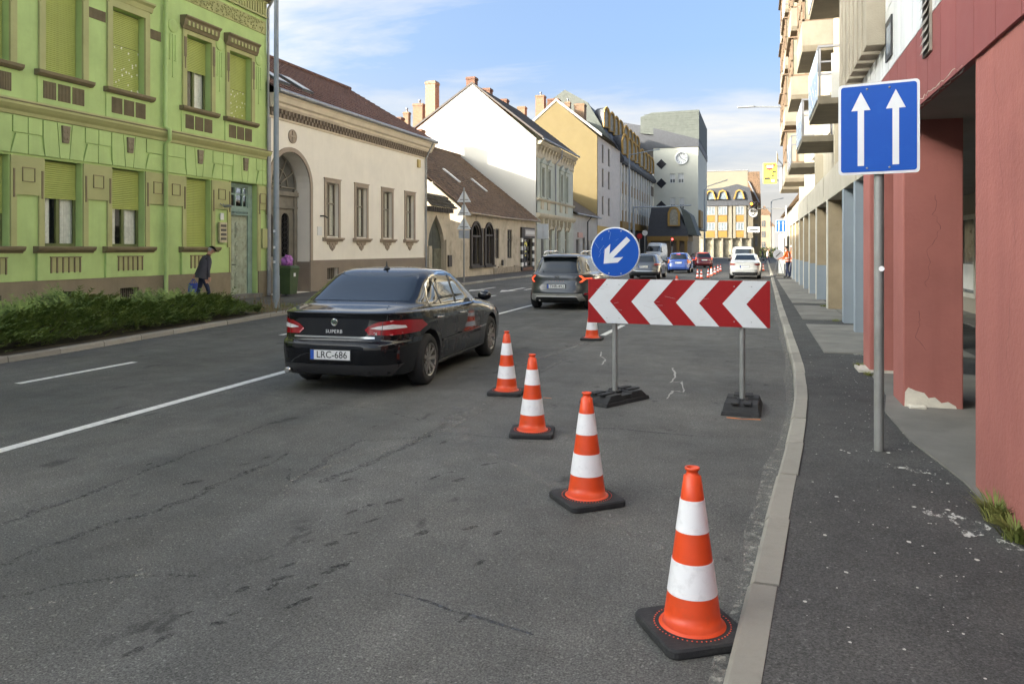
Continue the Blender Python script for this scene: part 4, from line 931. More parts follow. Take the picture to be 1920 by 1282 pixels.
px_chimney(wh, 885, 146, 60.2, 0, .75, m_brick); px_chimney(wh, 913, 167, 64.0, 0, .8, m_brick); px_chimney(wh, 945, 187, 69.0, 0, .75, m_brick)
xx, zt = onY(811, 154, 61.0); b = MB(); zb = onY(811, 235, 61.0)[1] - .8; b.box(xx - .45, xx + .45, 60.5, 61.4, zb, zt); b.box(xx - .5, xx + .5, 60.45, 61.45, zt - .25, zt - .1); b.build('tall_chimney', mat('ivy_bare_brick', (.27, .20, .135), .95, .4, 8, .8, 18), wh)
px_chimney(wh, 787, 196, 66, 0, .95, m_brick2, True, 4)
# houses whose chimneys and roof show behind
rb = empty('rear_house', (-33, 70, 0), label='house behind the white gable of which only red roof and chimneys show', cat='house')
b = MB(); b.box(-42, -30, 62, 76, -.1, 7.2); b.build('wall', m_oldw, rb)
tiled_roof(rb, (-30, 61.5, 7.2), (-30, 76, 7.2), (-36, 61.5, 11.0), (-36, 76, 11), mat('orange_tile', (.34, .13, .06)), .4); tiled_roof(rb, (-42, 61.5, 7.2), (-42, 76, 7.2), (-36, 61.5, 11.0), (-36, 76, 11), mat('orange_tile'), .4)
px_chimney(rb, 763, 211, 70, 0, .55, m_brick2, True, 4); px_chimney(rb, 748, 221, 68, 0, .8, m_brick, False, 4)
# ================================================================ low grey house
lh = empty('low_grey_house', (XF, 77, 0), label='low grey house with dark roof between the ornate house and the yellow gable', cat='house')
m_greyw = mat('grey_render', (.42, .40, .355), .88, .08, 1.2, dirt=.35, dirtcol=(.3, .28, .24), streak=.2)
L0, L1 = 71.37, 83.0
holes = [rect(72.6, 74.1, .15, 2.7), rect(75.6, 76.8, .12, 2.9), rect(78.2, 78.9, 1.0, 2.6), rect(79.6, 80.3, 1.0, 2.6), rect(81.2, 81.9, 1.0, 2.6)]
b = MB(TG); b.holed(rect(L0, L1, -.1, 5.1), holes, 0, .2); b.build('wall', m_greyw, lh)
for h_ in holes: farwin(TG, lh, h_[0][0], h_[1][0], h_[0][1], h_[2][1], .18, m_winbrown, (.5,), ())
tiled_roof(lh, (XF + .4, L0, 5.1), (XF + .4, L1, 5.1), (XF - 5.5, L0, 9.0), (XF - 5.5, L1, 9.0), mat('brown_grey_tile', (.12, .095, .07), .9, .3, 3), .35)
tiled_roof(lh, (XF - 11.5, L0, 5.1), (XF - 11.5, L1, 5.1), (XF - 5.5, L0, 9.0), (XF - 5.5, L1, 9.0), mat('brown_grey_tile'), .35)
b = MB(TG); b.tube([(L0, 5.08, .46), (L1, 5.08, .46)], .08, 8); b.build('gutter', m_zinc, lh); pipe(TG, lh, [(78.0, 5.05, .44), (77.6, 4.5, .1), (77.6, .1, .1)], .06, m_dkwood)
b = MB(TG); b.box(73.2, 75.2, 2.85, 3.35, .02, .12); b.build('shop_sign', mat('pink_sign', (.55, .32, .25), .6, .1), lh)
# ================================================================ yellow gabled house
m_yel = mat('yellow_gable', (.165, .125, .054), .88, .05, .8, dirt=.2, dirtcol=(.2, .15, .065))
m_pink = mat('pinkish_tiles', (.56, .50, .43), .6, .12, 3, dirt=.3, dirtcol=(.42, .36, .3))
yh = empty('yellow_gabled_house', (XF, 90, 0), label='three storey house with blank yellow gable wall and pale tiled front', cat='house')
H0, H1 = 83.02, 97.8; HE = 14.1; ax_, az_ = onY(1043, 190, H0); TY2 = frame((0, H0, 0), (1, 0, 0), (0, -1, 0))
lx = 2 * ax_ - XF; WY = [86.2, 90.0]
holes = [rect(c - .55, c + .55, z, z + 2.1) for c in WY for z in (5.6, 8.7, 11.4)]
b = MB(TG); b.holed(rect(H0, H1, 4.3, HE), holes, 0, .18); b.poly([(H1, -.1, 0), (H1, -.1, -12), (H1, HE, -12), (H1, az_, ax_ - XF), (H1, HE, 0)]); b.build('wall', m_pink, yh)
for c in WY:
    for z in (5.6, 8.7, 11.4): farwin(TG, yh, c - .55, c + .55, z, z + 2.1, .16, m_winbrown, (.5,), (), .08)
b = MB(TG); b.box(H0, H1, -.1, 4.3, -.2, .03); b.build('shop_storey', mat('amber_cladding', (.52, .33, .08), .7, .1, 2), yh)
b = MB(TY2); b.prism([(lx, -.1), (XF, -.1), (XF, HE), (ax_, az_), (lx, HE)], -.3, 0); b.build('gable_wall', m_yel, yh)
b = MB(TY2)
for (x0, z0), (x1, z1) in (((lx - .3, HE - .1), (ax_, az_)), ((ax_, az_), (XF + .5, HE - .1))): b.prism([(x0, z0), (x1, z1), (x1, z1 + .3), (x0, z0 + .3)], -.35, .06)
b.build('verge', m_white, yh)
tiled_roof(yh, (XF + .5, H0 + .05, HE + .12), (XF + .5, H1, HE + .12), (ax_, H0 + .05, az_ + .2), (ax_, H1, az_ + .2), m_slate, .5); tiled_roof(yh, (lx - .3, H0 + .05, HE + .12), (lx - .3, H1, HE + .12), (ax_, H0 + .05, az_ + .2), (ax_, H1, az_ + .2), mat('orange_tile'), .5)
px_chimney(yh, 1014, 180, 86, 0, 1.0, m_brick2, True, 5); px_chimney(yh, 1039, 187, 88, 0, 1.3, m_brick, False, 3); px_chimney(yh, 979, 201, 85.5, 0, .9, m_brick2, False, 5); px_chimney(yh, 1065, 192, 90, 0, .6, m_brick2, True, 3); px_chimney(yh, 1088, 196, 88, 0, 1.2, m_brick2, False, 3)
# ================================================================ modern block with mansard and gold dormers
m_mans = mat('anthracite_mansard', (.055, .058, .066), .6, .15, 3)
m_slateg = mat('green_grey_slate', (.095, .105, .092), .8, .12, 2)
m_pier = mat('white_pier', (.62, .59, .52), .8, .06); m_gold = mat('ochre_panel', (.24, .135, .026), .6, .1, 2); m_goldf = mat('ochre_frame', (.36, .21, .045), .6, .12, 3)
mo = empty('modern_block', (XF, 115, 0), label='modern block with ochre window panels and two rows of gold dormers in a dark mansard', cat='building')
M0, M1 = 97.85, 131.0
b = MB(); b.box(XF - 14, XF - .25, M0, M1, -.1, 13.2); b.build('wall', m_pier, mo)
b = MB(TG); b.box(M0, M1, 4.4, 5.3, -.2, .3); b.build('canopy_band', m_gold, mo); b = MB(TG); b.box(M0, M1, -.1, 4.4, -.24, -.2); b.build('shop_glazing', mat('shop_glass_dark', (.06, .06, .06), .1, .3), mo)
nb = 11; bw = (126.5 - M0) / nb
for k in range(nb + 1): b = MB(TG); a = M0 + k * bw; b.box(a, a + .75, 5.3, 12.7, -.24, .1); b.build('pier', m_pier, mo)
for k in range(nb):
    a0, a1 = M0 + k * bw + .75, M0 + (k + 1) * bw
    for z in (5.3, 8.95): b = MB(TG); b.box(a0, a1, z, z + 1.5, -.24, -.05); b.build('ochre_panel', m_gold, mo)
    for z in (6.8, 10.45): farwin(TG, mo, a0, a1, z, z + 2.15, .2, m_pier, (.5,), (), .08, bl=random.choice((.2, .5, .7, 0)))
b = MB(TG); b.box(126.6, M1, 5.3, 12.7, -.24, .0); b.build('pale_bay', mat('cream_pale', (.6, .56, .46), .8, .05), mo)
for z in (6.8, 10.45):
    for k in range(4): farwin(TG, mo, 127.1 + k * .95, 127.7 + k * .95, z, z + 1.6, -.06, m_winbrown, (), (), .06)
b = MB(TG); b.sweep([(12.7, -.2), (12.7, .35), (13.0, .5), (13.3, .5), (13.3, -.2)], M0, M1); b.build('eaves_band', m_mans, mo)
b = MB(TG); b.sweep([(13.3, .45), (16.6, -1.6), (16.7, -1.9), (20.6, -4.4), (20.6, -10), (13.3, -14)], M0 + .05, M1); b.build('mansard_roof', m_mans, mo)
b = MB(frame((0, M0, 0), (1, 0, 0), (0, -1, 0))); b.prism([(XF + .3, 13.3), (XF - 1.9, 16.7), (XF - 4.2, 20.6), (XF - 7.2, 22.4), (XF - 10, 20.6), (XF - 14, 13.3)], -.6, .05); b.build('slate_end', m_slateg, mo)
b = MB(frame((0, M0, 0), (1, 0, 0), (0, -1, 0))); b.prism([(XF - 4.4, 20.5), (XF - 7.2, 22.4), (XF - 10, 20.5)], -30, -.6); b.build('upper_roof', m_slateg, mo)
def dormer(par, T, a, z, c, w, h, gm, fill):
    """narrow gold arched dormer standing out of a steep roof; front at depth c"""
    out = [(a - w / 2, z), (a + w / 2, z), (a + w / 2, z + h * .68), (a + w * .32, z + h * .9), (a, z + h), (a - w * .32, z + h * .9), (a - w / 2, z + h * .68)]
    inn = [(a + (x - a) * .66, z + .12 + (y - z) * .86) for x, y in out]
    b = MB(T); b.holed(out, [inn], c, .22); b.prism(out, c - .2, c, caps=False); dd = b.build('dormer', gm, par)
    q = MB(T); q.prism([(a + (x - a) * .93, z + (y - z) * .97) for x, y in out], c - 1.7, c - .24); q.build('dormer_cheek', m_mans, dd)
    q = MB(T); q.prism(inn, c - .21, c - .16); q.build('pane', fill, dd); return dd
m_dp = mat('dormer_window', (.28, .26, .2), .3, .3, 3)
for row, z, c in ((0, 13.9, .42), (1, 17.3, -1.75)):
    for k, a in enumerate((99.6, 103.4, 106.8, 110.2, 115.2, 119.2, 122.6, 126.2)): dormer(mo, frame((XF + c, a - row * 1.2, 0), (.5, .87, 0), (.87, -.5, 0)), 0, z, .0, 1.25, 2.75, m_goldf, m_dp)
# ================================================================ clock building closing the view on the left
m_sand = mat('grey_green_render', (.56, .55, .46), .85, .05, .7, dirt=.15, dirtcol=(.5, .49, .4))
cb = empty('clock_building', (-12, 136, 0), label='tall grey block with round clock and green slate roof at the square', cat='building')
CY = 131.2; TC = frame((0, CY, 0), (1, 0, 0), (0, -1, 0))
cx0 = XF; cx1 = onY(1309, 300, CY)[0]; z1 = onY(1309, 275, CY)[1]; zt = onY(1309, 206, CY)[1]
def cwin(px0, px1, py0, py1): x0, zz1 = onY(px0, py0, CY); x1, zz0 = onY(px1, py1, CY); return x0, x1, zz0, zz1
wins = [cwin(1256, 1266, 326, 343), cwin(1272, 1282, 325, 343), cwin(1257, 1266, 371, 392), cwin(1274, 1283, 371, 392)]
b = MB(TC); b.holed(rect(cx0, cx1, 5.2, z1), [rect(a0, a1, c0, c1) for a0, a1, c0, c1 in wins], 0, .25); b.poly([(cx1, 5.2, 0), (cx1, 5.2, -24), (cx1, z1, -24), (cx1, z1, 0)]); b.poly([(cx0, 5.2, 0), (cx1, 5.2, 0), (cx1, 5.2, -24), (cx0, 5.2, -24)]); b.build('wall', m_sand, cb)
b = MB(TC); b.box(cx0, cx1 - 1.2, -.1, 5.2, -20, -1.2); b.build('ground_storey', mat('dark_shopfront', (.09, .085, .08), .4, .3), cb)
for a0, a1, c0, c1 in wins: farwin(TC, cb, a0, a1, c0, c1, .2, mat('white_pvc', (.7, .7, .68), .5, .05), (.5,), (), .07, bl=.6)
for px, py in ((1240, 308), (1240, 344), (1240, 386)):
    x, z = onY(px, py, CY); b = MB(TC); b.prism([(x - .85, z), (x, z - .85), (x + .85, z), (x, z + .85)], .01, .06); b.build('diamond_window', mat('dark_pane', (.03, .03, .035), .1, .2), cb)
b = MB(TC); b.prism([(cx0, z1), (cx1 + .1, z1), (cx1 + .1, z1 + 1.2), (cx0, z1 + 1.2 + 2.2)], -24, .15); b.build('roof_band', m_mans, cb)
b = MB(TC); b.prism([onY(*q, CY) for q in ((1150, 268), (1229, 284), (1229, 262), (1306, 270), (1218, 238), (1160, 228))], -20, -.3); b.build('link_roof', m_mans, cb)
rx0 = onY(1201, 240, CY)[0]
b = MB(TC); b.prism([(rx0, z1 + 2.6), (cx1 + .15, z1 + 1.2), (cx1 + .15, zt), (onY(1222, 206, CY)[0], zt - .1), (rx0, onY(1201, 220, CY)[1])], -22, .05); b.build('slate_roof', m_slateg, cb)
for k in range(1, 9):
    z = z1 + 2.4 + (zt - z1 - 2.4) * k / 9.0; b = MB(TC); b.box(rx0 + .6, cx1 + .1, z, z + .06, .05, .09); b.build('slate_batten', m_slateg, cb)
clx, clz = onY(1278, 297, CY); b = MB(TC); b.lathe([(1.08, .02), (1.08, .14), (.9, .16), (.9, .1), (.4, .1)], 32, (clx, clz, 0)); ck = b.build('clock', m_wht, cb)
for k in range(12):
    a = R(30 * k); q = MB(TC); q.prism([(clx + r_ * math.sin(a + s), clz + r_ * math.cos(a + s)) for r_, s in ((.55, -.05), (.55, .05), (.85, .05), (.85, -.05))], .1, .12); q.build('hour_mark', mat('clock_grey', (.2, .2, .2), .5, .1), ck)
q = MB(TC); q.prism([(clx - .05, clz - .1), (clx + .05, clz - .1), (clx - .3, clz + .5), (clx - .38, clz + .46)], .12, .14); q.prism([(clx - .1, clz + .05), (clx, clz - .06), (clx + .62, clz - .5), (clx + .66, clz - .42)], .142, .16); q.build('clock_hands', m_blk, ck)
b = MB(TC); b.box(cx1 - .02, cx1 + .35, 5.3, 8.2, -7, -.5); b.build('oriel', m_gold, cb)
# ================================================================ small black roofed pavilion
pv = empty('black_roof_pavilion', (-10, 118, 0), label='small pavilion with black mansard roof and one large gold dormer', cat='building')
PY = 113.0; TP = frame((0, PY, 0), (1, 0, 0), (0, -1, 0))
p0, zr = onY(1222, 388, PY); p1, zrr = onY(1287, 390, PY); e0, ze = onY(1213, 443, PY); e1, _ = onY(1290, 443, PY)
b = MB(TP); b.prism([(e0, ze), (e1, ze), (e1 - .15, ze + .9), (onY(1276, 410, PY)[0], onY(1276, 410, PY)[1]), (onY(1262, 390, PY)[0], zr), (p0, zr), (e0 + .35, ze + 2.5)], -9, 0); b.build('roof', m_mans, pv)
for k in range(1, 4): z = ze + (zr - ze) * k / 4; b = MB(TP); b.box(e0 + .5, e1 - 1.6 + .2 * (3 - k), z, z + .05, .0, .04); b.build('roof_seam', m_mans, pv)
b = MB(TP); b.box(e0, e1, ze - .7, ze, -9, .1); b.build('fascia', m_gold, pv)
b = MB(TP); b.box(e0 + .2, e1 - .2, -.1, ze - .7, -9, -.5); b.build('shop_wall', mat('brown_shop', (.16, .11, .07), .6, .3, 2), pv)
for x in (e0 + .1, e1 - 1.6, e1 - .5): b = MB(TP); b.box(x, x + .4, -.1, ze - .7, -.5, .05); b.build('post', m_gold, pv)
dx, dz = onY(1264, 424, PY); dormer(pv, TP, dx, dz, .5, 1.75, onY(1264, 387, PY)[1] - dz, m_goldf, mat('dormer_window'))
b = MB(TP); b.prism([(e1 - .1, ze + .2), (e1 + 1.3, ze + .1), (e1 + .2, ze + 3.2), (e1 - 1.1, ze + 4.2)], -9, -.4); b.build('glazed_slope', m_slateg, pv)
# ================================================================ building at the end of the street and what stands round it
eb = empty('corner_block', (-4, 172, 0), label='three storey beige block with dark mansard and three round topped windows at the street end', cat='building')
EY = 168.0; TE = frame((0, EY, 0), (1, 0, 0), (0, -1, 0)); ex = lambda px: onY(px, 400, EY)[0]; ezz = lambda py: onY(1360, py, EY)[1]
x0, x1 = ex(1313), ex(1412); m_beige = mat('beige_concrete', (.155, .132, .09), .85, .08, 1)
b = MB(TE); b.box(x0, x1, 4.0, ezz(386), -14, 0); b.build('wall', m_beige, eb)
b = MB(TE); b.box(x0, x1, -.1, 4.0, -14, -.8); b.build('shop_glazing', mat('bright_shop', (.3, .27, .2), .2, .5, 1.2), eb)
for k in range(6): b = MB(TE); xx = x0 + .5 + (x1 - x0 - 1.2) * k / 5; b.box(xx, xx + .35, -.1, 4.0, -.8, -.1); b.build('post', mat('pale_concrete', (.2, .18, .135)), eb)
b = MB(TE); b.prism([(x0 - .1, ezz(386)), (x1 + .1, ezz(386)), (x1 - .7, ezz(353)), (ex(1382), ezz(346)), (ex(1355), ezz(352)), (x0 + .2, ezz(355))], -14, .35); b.build('mansard_roof', m_mans, eb)
for c in (1332, 1355, 1386):
    a = ex(c); out = [(a - 1.15, ezz(374)), (a + 1.15, ezz(374)), (a + .65, ezz(359)), (a, ezz(356)), (a - .65, ezz(359))]; inn = [(a + (x - a) * .75, ezz(374) + (z - ezz(374)) * .85) for x, z in out]
    b = MB(TE); b.holed(out, [inn], .75, .3); b.prism(out, .0, .75, caps=False); dd = b.build('dormer', m_goldf, eb); q = MB(TE); q.prism(inn, .4, .5); q.build('pane', mat('pale_pane', (.17, .20, .22), .2, .3, 1.5), dd)
    for y0, y1 in ((387, 403), (417, 432)): farwin(TE, eb, a - .9, a + .9, ezz(y1), ezz(y0), -.1, mat('grey_white_frame', (.33, .32, .30), .6, .05), (.33, .66), (), .1, pm=mat('pale_pane'))
    for y0, y1 in ((404, 416), (433, 445)): b = MB(TE); b.box(a - .9, a + .9, ezz(y1), ezz(y0), 0, .1); b.build('ochre_panel', m_gold, eb)
for c in (1343, 1370, 1377, 1397): b = MB(TE); a = ex(c); b.box(a - .25, a + .25, 4.0, ezz(386), 0, .18); b.build('pier', mat('pale_concrete', (.2, .18, .135), .85, .08), eb)
b = MB(TE); b.box(ex(1402), ex(1424), ezz(436), ezz(426), .6, .9); sgn = b.build('sign_board', m_wht, eb); b = MB(TE); b.box(ex(1405), ex(1421), ezz(432.5), ezz(430), .9, .92); b.build('sign_lettering', m_blk, sgn)
bb = empty('blank_beige_block', (-5, 192, 0), label='plain beige blank wall block rising behind the dark mansard', cat='building')
BY = 190.0; TB = frame((0, BY, 0), (1, 0, 0), (0, -1, 0)); b = MB(TB); b.box(onY(1313, 330, BY)[0] - 2, onY(1402, 330, BY)[0], -.1, onY(1360, 321, BY)[1], -12, 0); b.build('wall', mat('pale_beige', (.2, .18, .132), .88, .04, .4), bb); b = MB(TB); b.box(onY(1313, 330, BY)[0] - 2.1, onY(1402, 330, BY)[0] + .1, onY(1360, 321, BY)[1], onY(1360, 319.5, BY)[1], -12.1, .1); b.build('parapet', m_zinc, bb)
gb = empty('brown_gabled_house', (0, 178, 0), label='old ochre house with brown roof end beside the beige block', cat='house')
GY = 176.0; TGb = frame((0, GY, 0), (1, 0, 0), (0, -1, 0)); gx0, gx1 = onY(1401, 400, GY)[0], onY(1427, 400, GY)[0]; gz = lambda py: onY(1410, py, GY)[1]
b = MB(TGb); b.box(gx0, gx1, -.1, gz(386), -26, 0); b.build('wall', mat('ochre_old', (.30, .225, .12), .88, .12, .8), gb)
b = MB(TGb); b.prism([(gx0, gz(386)), (gx1, gz(386)), (gx1 - .3, gz(322)), (gx0 + .2, gz(322))], -26, -.05); b.build('roof', mat('old_roof_tile'), gb)
for y0, y1 in ((396, 412), (420, 434), (442, 462)): farwin(TGb, gb, gx0 + 1.6, gx1 - .7, gz(y1), gz(y0), -.03, m_winbrown, (.5,), (), .1)
b = MB(TGb); b.tube([(gx0 + .3, gz(340), .2), (gx1 - .4, gz(380), .2)], .15, 6); b.build('flue', m_zinc, gb)
fx = [(1429, 1437, 402, 230, (.30, .21, .14)), (1437, 1446, 424, 300, (.3, .25, .19))]
for k, (a0, a1, tp, Y, c) in enumerate(fx):
    T_ = frame((0, Y, 0), (1, 0, 0), (0, -1, 0)); f_ = empty('distant_house', (0, Y, 0), label=('far pinkish brown house seen past the street end', 'farthest pale house in the street gap')[k], cat='house', group=None)
    u0, u1, zt_ = onY(a0, 400, Y)[0] - 1, onY(a1, 400, Y)[0] + 1, onY(a1, tp, Y)[1]
    b = MB(T_); b.box(u0, u1, -.1, zt_, -20, 0); b.build('wall', mat('distant_wall_%d' % k, c, .9, .1, .5), f_); b = MB(T_); b.prism([(u0 - .4, zt_), (u1 + .4, zt_), ((u0 + u1) / 2, zt_ + 2.5)], -20, .2); b.build('roof', m_oldtile, f_)
    for z in (2, 5, 8):
        if z + 2 < zt_: farwin(T_, f_, u0 + .8, u0 + 1.9, z, z + 1.8, -.03, m_winbrown)
# ================================================================ red arcade on the right
XR = 1.42
TR = frame((XR, 0, 0), (0, 1, 0), (-1, 0, 0))
def redmat():
    m = mat('red_render', (.335, .118, .097), .88, .09, 1.3, .8, 30, dirt=.5, dirtcol=(.25, .085, .07), dscale=.9, streak=.35, bdist=.008); return m
m_red = redmat()
m_redp = mat('red_panel', (.235, .065, .058), .7, .05, 1.5, .15, 50, dirt=.15, dirtcol=(.18, .05, .045))
vary(m_redp, .93, 1.07)
m_soffit = mat('grey_soffit', (.21, .195, .175), .9, .08, 1.5)
m_tile = mat('white_wall_tile', (.62, .62, .60), .35, .07, 2.2, .1, 20, dirt=.25, dirtcol=(.45, .44, .41))
vary(m_tile, .88, 1.1)
m_rc = mat('washed_concrete', (.34, .295, .225), .9, .12, 2, .7, 55, dirt=.35, dirtcol=(.2, .17, .13), streak=.25)
m_chipp = mat('bare_plaster', (.62, .57, .48), .9, .12, 9, .6, 40)
ra = empty('red_arcade_building', (XR, 8, 0), label='red rendered arcade with square pillars under a white tiled upper wall', cat='building')
def pillar(y0, y1, x0, x1, m, name='pillar', z1=3.15):
    b = MB(); b.box(x0, x1, y0, y1, KH - .05, z1); return b.build(name, m, ra, bevel=.012)
pillar(1.6, 6.07, XR + .025, 2.25, m_red)
p2 = pillar(8.93, 9.56, 1.465, 2.02, m_red)
pillar(11.25, 11.9, 1.44, 2.02, m_red)
# broken plaster at the foot of the middle pillar
def chip(T, poly, c, m, name, par, th=.004):
    b = MB(T); b.prism(poly, c, c + th); return b.build(name, m, par)
TP2 = frame((1.46, 8.93, KH), (1, 0, 0), (0, -1, 0)); rr = random.Random(5)
chip(TP2, [(.015, 0), (.5, 0), (.49, .03), (.42, .07), (.36, .055), (.30, .11), (.24, .10), (.2, .15), (.12, .17), (.05, .20), (.02, .15)], .0015, m_chipp, 'bare_patch', p2)
b = MB(); b.box(1.5, 1.66, 8.80, 8.92, KH, KH + .03); b.build('fallen_plaster', m_chipp, p2, bevel=.01)
# hairline cracks in the render
m_hair = mat('hairline_crack', (.11, .045, .04), .95, .1); rr = random.Random(31)
def hairline(T, a, z, c, n, par, drift=.4):
    b = MB(T); pts = [(a, z)]
    for k in range(n): a += rr.gauss(0, .02) + .012 * drift; z -= rr.uniform(.02, .05); pts.append((a, z))
    for (a0, z0), (a1, z1) in zip(pts, pts[1:]): w = rr.uniform(.0008, .0022); b.poly([(a0 - w, z0, c), (a0 + w, z0, c), (a1 + w, z1, c), (a1 - w, z1, c)])
    b.build('hairline_crack', m_hair, par)
for a, z, n in ((5.6, 2.9, 22), (5.2, 1.9, 30), (5.75, 1.0, 14)): hairline(TR, a, z, -.0235, n, ra, rr.uniform(-1, 1))
hairline(TP2, .3, 2.2, .0012, 26, p2, -.3); hairline(TP2, .15, 1.0, .0012, 12, p2, .5)
# fascia of red boards with open joints, soffit, tiled wall
b = MB(); b.box(XR + .06, 2.3, -2, 12.4, 3.08, 3.72); b.build('beam', m_soffit, ra)
y = -2.0
while y < 12.3:
    b = MB(TR); b.box(y + .005, y + .495, 3.05, 3.735, -.055, .0); b.build('fascia_panel', m_redp, ra); y += .5
b = MB(); b.box(2.3, 9.5, -2, 12.4, 3.14, 3.3); b.build('soffit', m_soffit, ra)
def row(yA, yB, z0, z1, h, w, c0=-.05, c1=.0):
    y = yA
    while y < yB - .02:
        z = z0
        while z < z1 - .02:
            b = MB(TR); b.box(y + .004, min(y + w, yB) - .004, z + .004, min(z + h, z1) - .004, c0, c1 + random.uniform(-.003, .003)); b.build('wall_tile', m_tile, ra); z += h
        y += w
row(3.4, 9.8, 3.74, 5.9, .72, .2); row(9.8, 12.6, 3.74, 4.1, .36, .2)
b = MB(TR); b.box(-2, 12.6, 3.74, 9.5, -.5, -.055); b.build('wall', m_rc, ra); b = MB(TR); b.box(-2, 3.4, 3.74, 9.5, -.055, 0); b.build('upper_wall', m_tile, ra); b = MB(TR); b.box(3.4, 9.8, 5.9, 9.5, -.055, 0); b.build('upper_wall', m_tile, ra)
for k in range(7):
    b = MB(TR); y = 9.82 + k * .46; b.box(y, y + .30, 4.1, 9.5, -.05, .20); b.build('concrete_rib', m_rc, ra, bevel=.01)
b = MB(TR)
for q in ((9.28, 9.34, 3.86, 4.3), (9.64, 9.70, 3.86, 4.3), (9.34, 9.64, 3.86, 3.92), (9.34, 9.64, 4.24, 4.3)): b.box(*q, .004, .018)
sw = b.build('small_window', mat('black_frame', (.03, .03, .03), .5, .1), ra); b = MB(TR); b.box(9.34, 9.64, 3.92, 4.24, .006, .015); b.build('pane', mat('sky_pane', (.25, .3, .36), .05, .1), sw)
b = MB(TR); b.box(7.3, 7.62, 3.42, 3.98, .002, .02); lv = b.build('vent', mat('rusty_vent', (.26, .23, .19), .6, .25, 8), ra)
for k in range(7): b = MB(TR); z = 3.44 + k * .078; b.poly([(7.32, z, .045), (7.6, z, .045), (7.6, z + .06, .022), (7.32, z + .06, .022)]); b.build('vent_slat', mat('rusty_vent'), lv)
# crumbling edge of the beam, bare concrete showing
b = MB(TR); rr = random.Random(8); n = 26; up = []; dn = []
for k in range(n + 1):
    y = 6.3 + 1.9 * k / n; up.append(b.pt(y, 3.058 + rr.uniform(.0, .035) + (.02 if 3 < k < 22 else 0), .003)); dn.append(b.pt(y, 3.045, -.02 + rr.uniform(-.02, .01)))
for k in range(n): b.face((up[k], up[k + 1], dn[k + 1], dn[k]))
b.build('spalled_edge', m_chipp, ra)
# shop front at the back of the arcade
bw = empty('arcade_shopfront', (5.2, 10, 0), label='dim shop window front at the back of the red arcade', cat='shopfront')
TS = frame((5.2, 0, 0), (0, 1, 0), (-1, 0, 0))
b = MB(TS); b.box(-2, 50, KH, 3.3, -.2, -.06); b.build('back_wall', mat('arcade_back_wall', (.30, .27, .22), .85, .1, 1), bw)
for k in range(14):
    y0 = 2 + k * 3.3; b = MB(TS)
    for q in ((y0, y0 + 2.9, .5, .62), (y0, y0 + 2.9, 2.5, 2.62), (y0, y0 + .1, .62, 2.5), (y0 + 2.8, y0 + 2.9, .62, 2.5), (y0 + 1.4, y0 + 1.5, .62, 2.5)): b.box(*q, -.06, .02)
    f_ = b.build('shop_frame', mat('pale_shop_frame', (.5, .48, .42), .6, .1), bw); b = MB(TS); b.box(y0 + .1, y0 + 2.8, .62, 2.5, -.05, -.03); b.build('pane', mat('shop_pane', (.16, .16, .15), .08, .4, 2), f_)
    b = MB(TS); b.box(y0 + .3, y0 + 2.6, .7, 1.35, -.028, -.02); b.build('poster', mat('white_poster', (.62, .61, .58), .6, .08), f_)
# ================================================================ block of flats with balconies
fb = empty('block_of_flats', (2.5, 30, 0), label='concrete block of flats with stacked balconies above a row of arcade piers', cat='building')
TA = frame((1.85, 0, 0), (0, 1, 0), (-1, 0, 0)); TF = frame((2.55, 0, 0), (0, 1, 0), (-1, 0, 0))
m_tan = mat('tan_render', (.33, .26, .165), .9, .14, 2, .4, 40, dirt=.5, dirtcol=(.2, .15, .09), dscale=1.4)
m_bluep = mat('blue_grey_paint', (.25, .29, .325), .7, .06, 1.5, dirt=.2, dirtcol=(.19, .21, .23))
m_yelw = mat('pale_yellow_wall', (.36, .32, .245), .88, .08, 1, .2, 40, dirt=.3, dirtcol=(.42, .36, .26))
F0, F1 = 12.62, 49.0
b = MB(TF); b.box(F0, F1, 3.8, 19.5, -9, 0); b.build('wall', m_yelw, fb)
y = F0
k = 0
while y < F1:
    b = MB(TA); ln = min(3.8, F1 - y); b.box(y + .01, y + ln - .01, 3.08, 3.82, -.7, 0 if k % 2 else -.012); b.build('fascia_panel', mat('pale_fascia', (.40, .365, .295), .88, .08, 1.5, .4, 60, dirt=.3, dirtcol=(.33, .29, .22), streak=.2), fb); y += ln; k += 1
b = MB(TA); b.box(F0, F1, 3.16, 3.3, -8, -.7); b.build('soffit', m_soffit, fb)
for k, (y, m, m2) in enumerate(((14.4, m_bluep, None), (16.5, m_bluep, None), (18.65, m_bluep, None), (22.8, m_tan, None), (26.9, m_tan, m_bluep), (30.4, m_tan, m_bluep), (34.0, m_tan, m_bluep), (37.4, m_tan, m_bluep), (41.0, m_tan, m_bluep), (44.6, m_tan, m_bluep), (48.2, m_tan, m_bluep))):
    b = MB(TA); b.box(y, y + .3, KH - .05, 3.1, -1.3, -.02); p = b.build('pier', m, fb, bevel=.01)
    b = MB(TA); b.box(y - .004, y + .304, KH, 3.08, -.03, -.004); b.build('pier_edge', m_bluep if m is m_bluep else mat('pale_edge', (.52, .49, .42), .85, .1, 2, dirt=.3, dirtcol=(.35, .32, .26)), p)
    if m2: b = MB(TA); b.box(y - .006, y + .306, KH, 1.22, -1.304, -.016); b.build('painted_foot', m2, p)
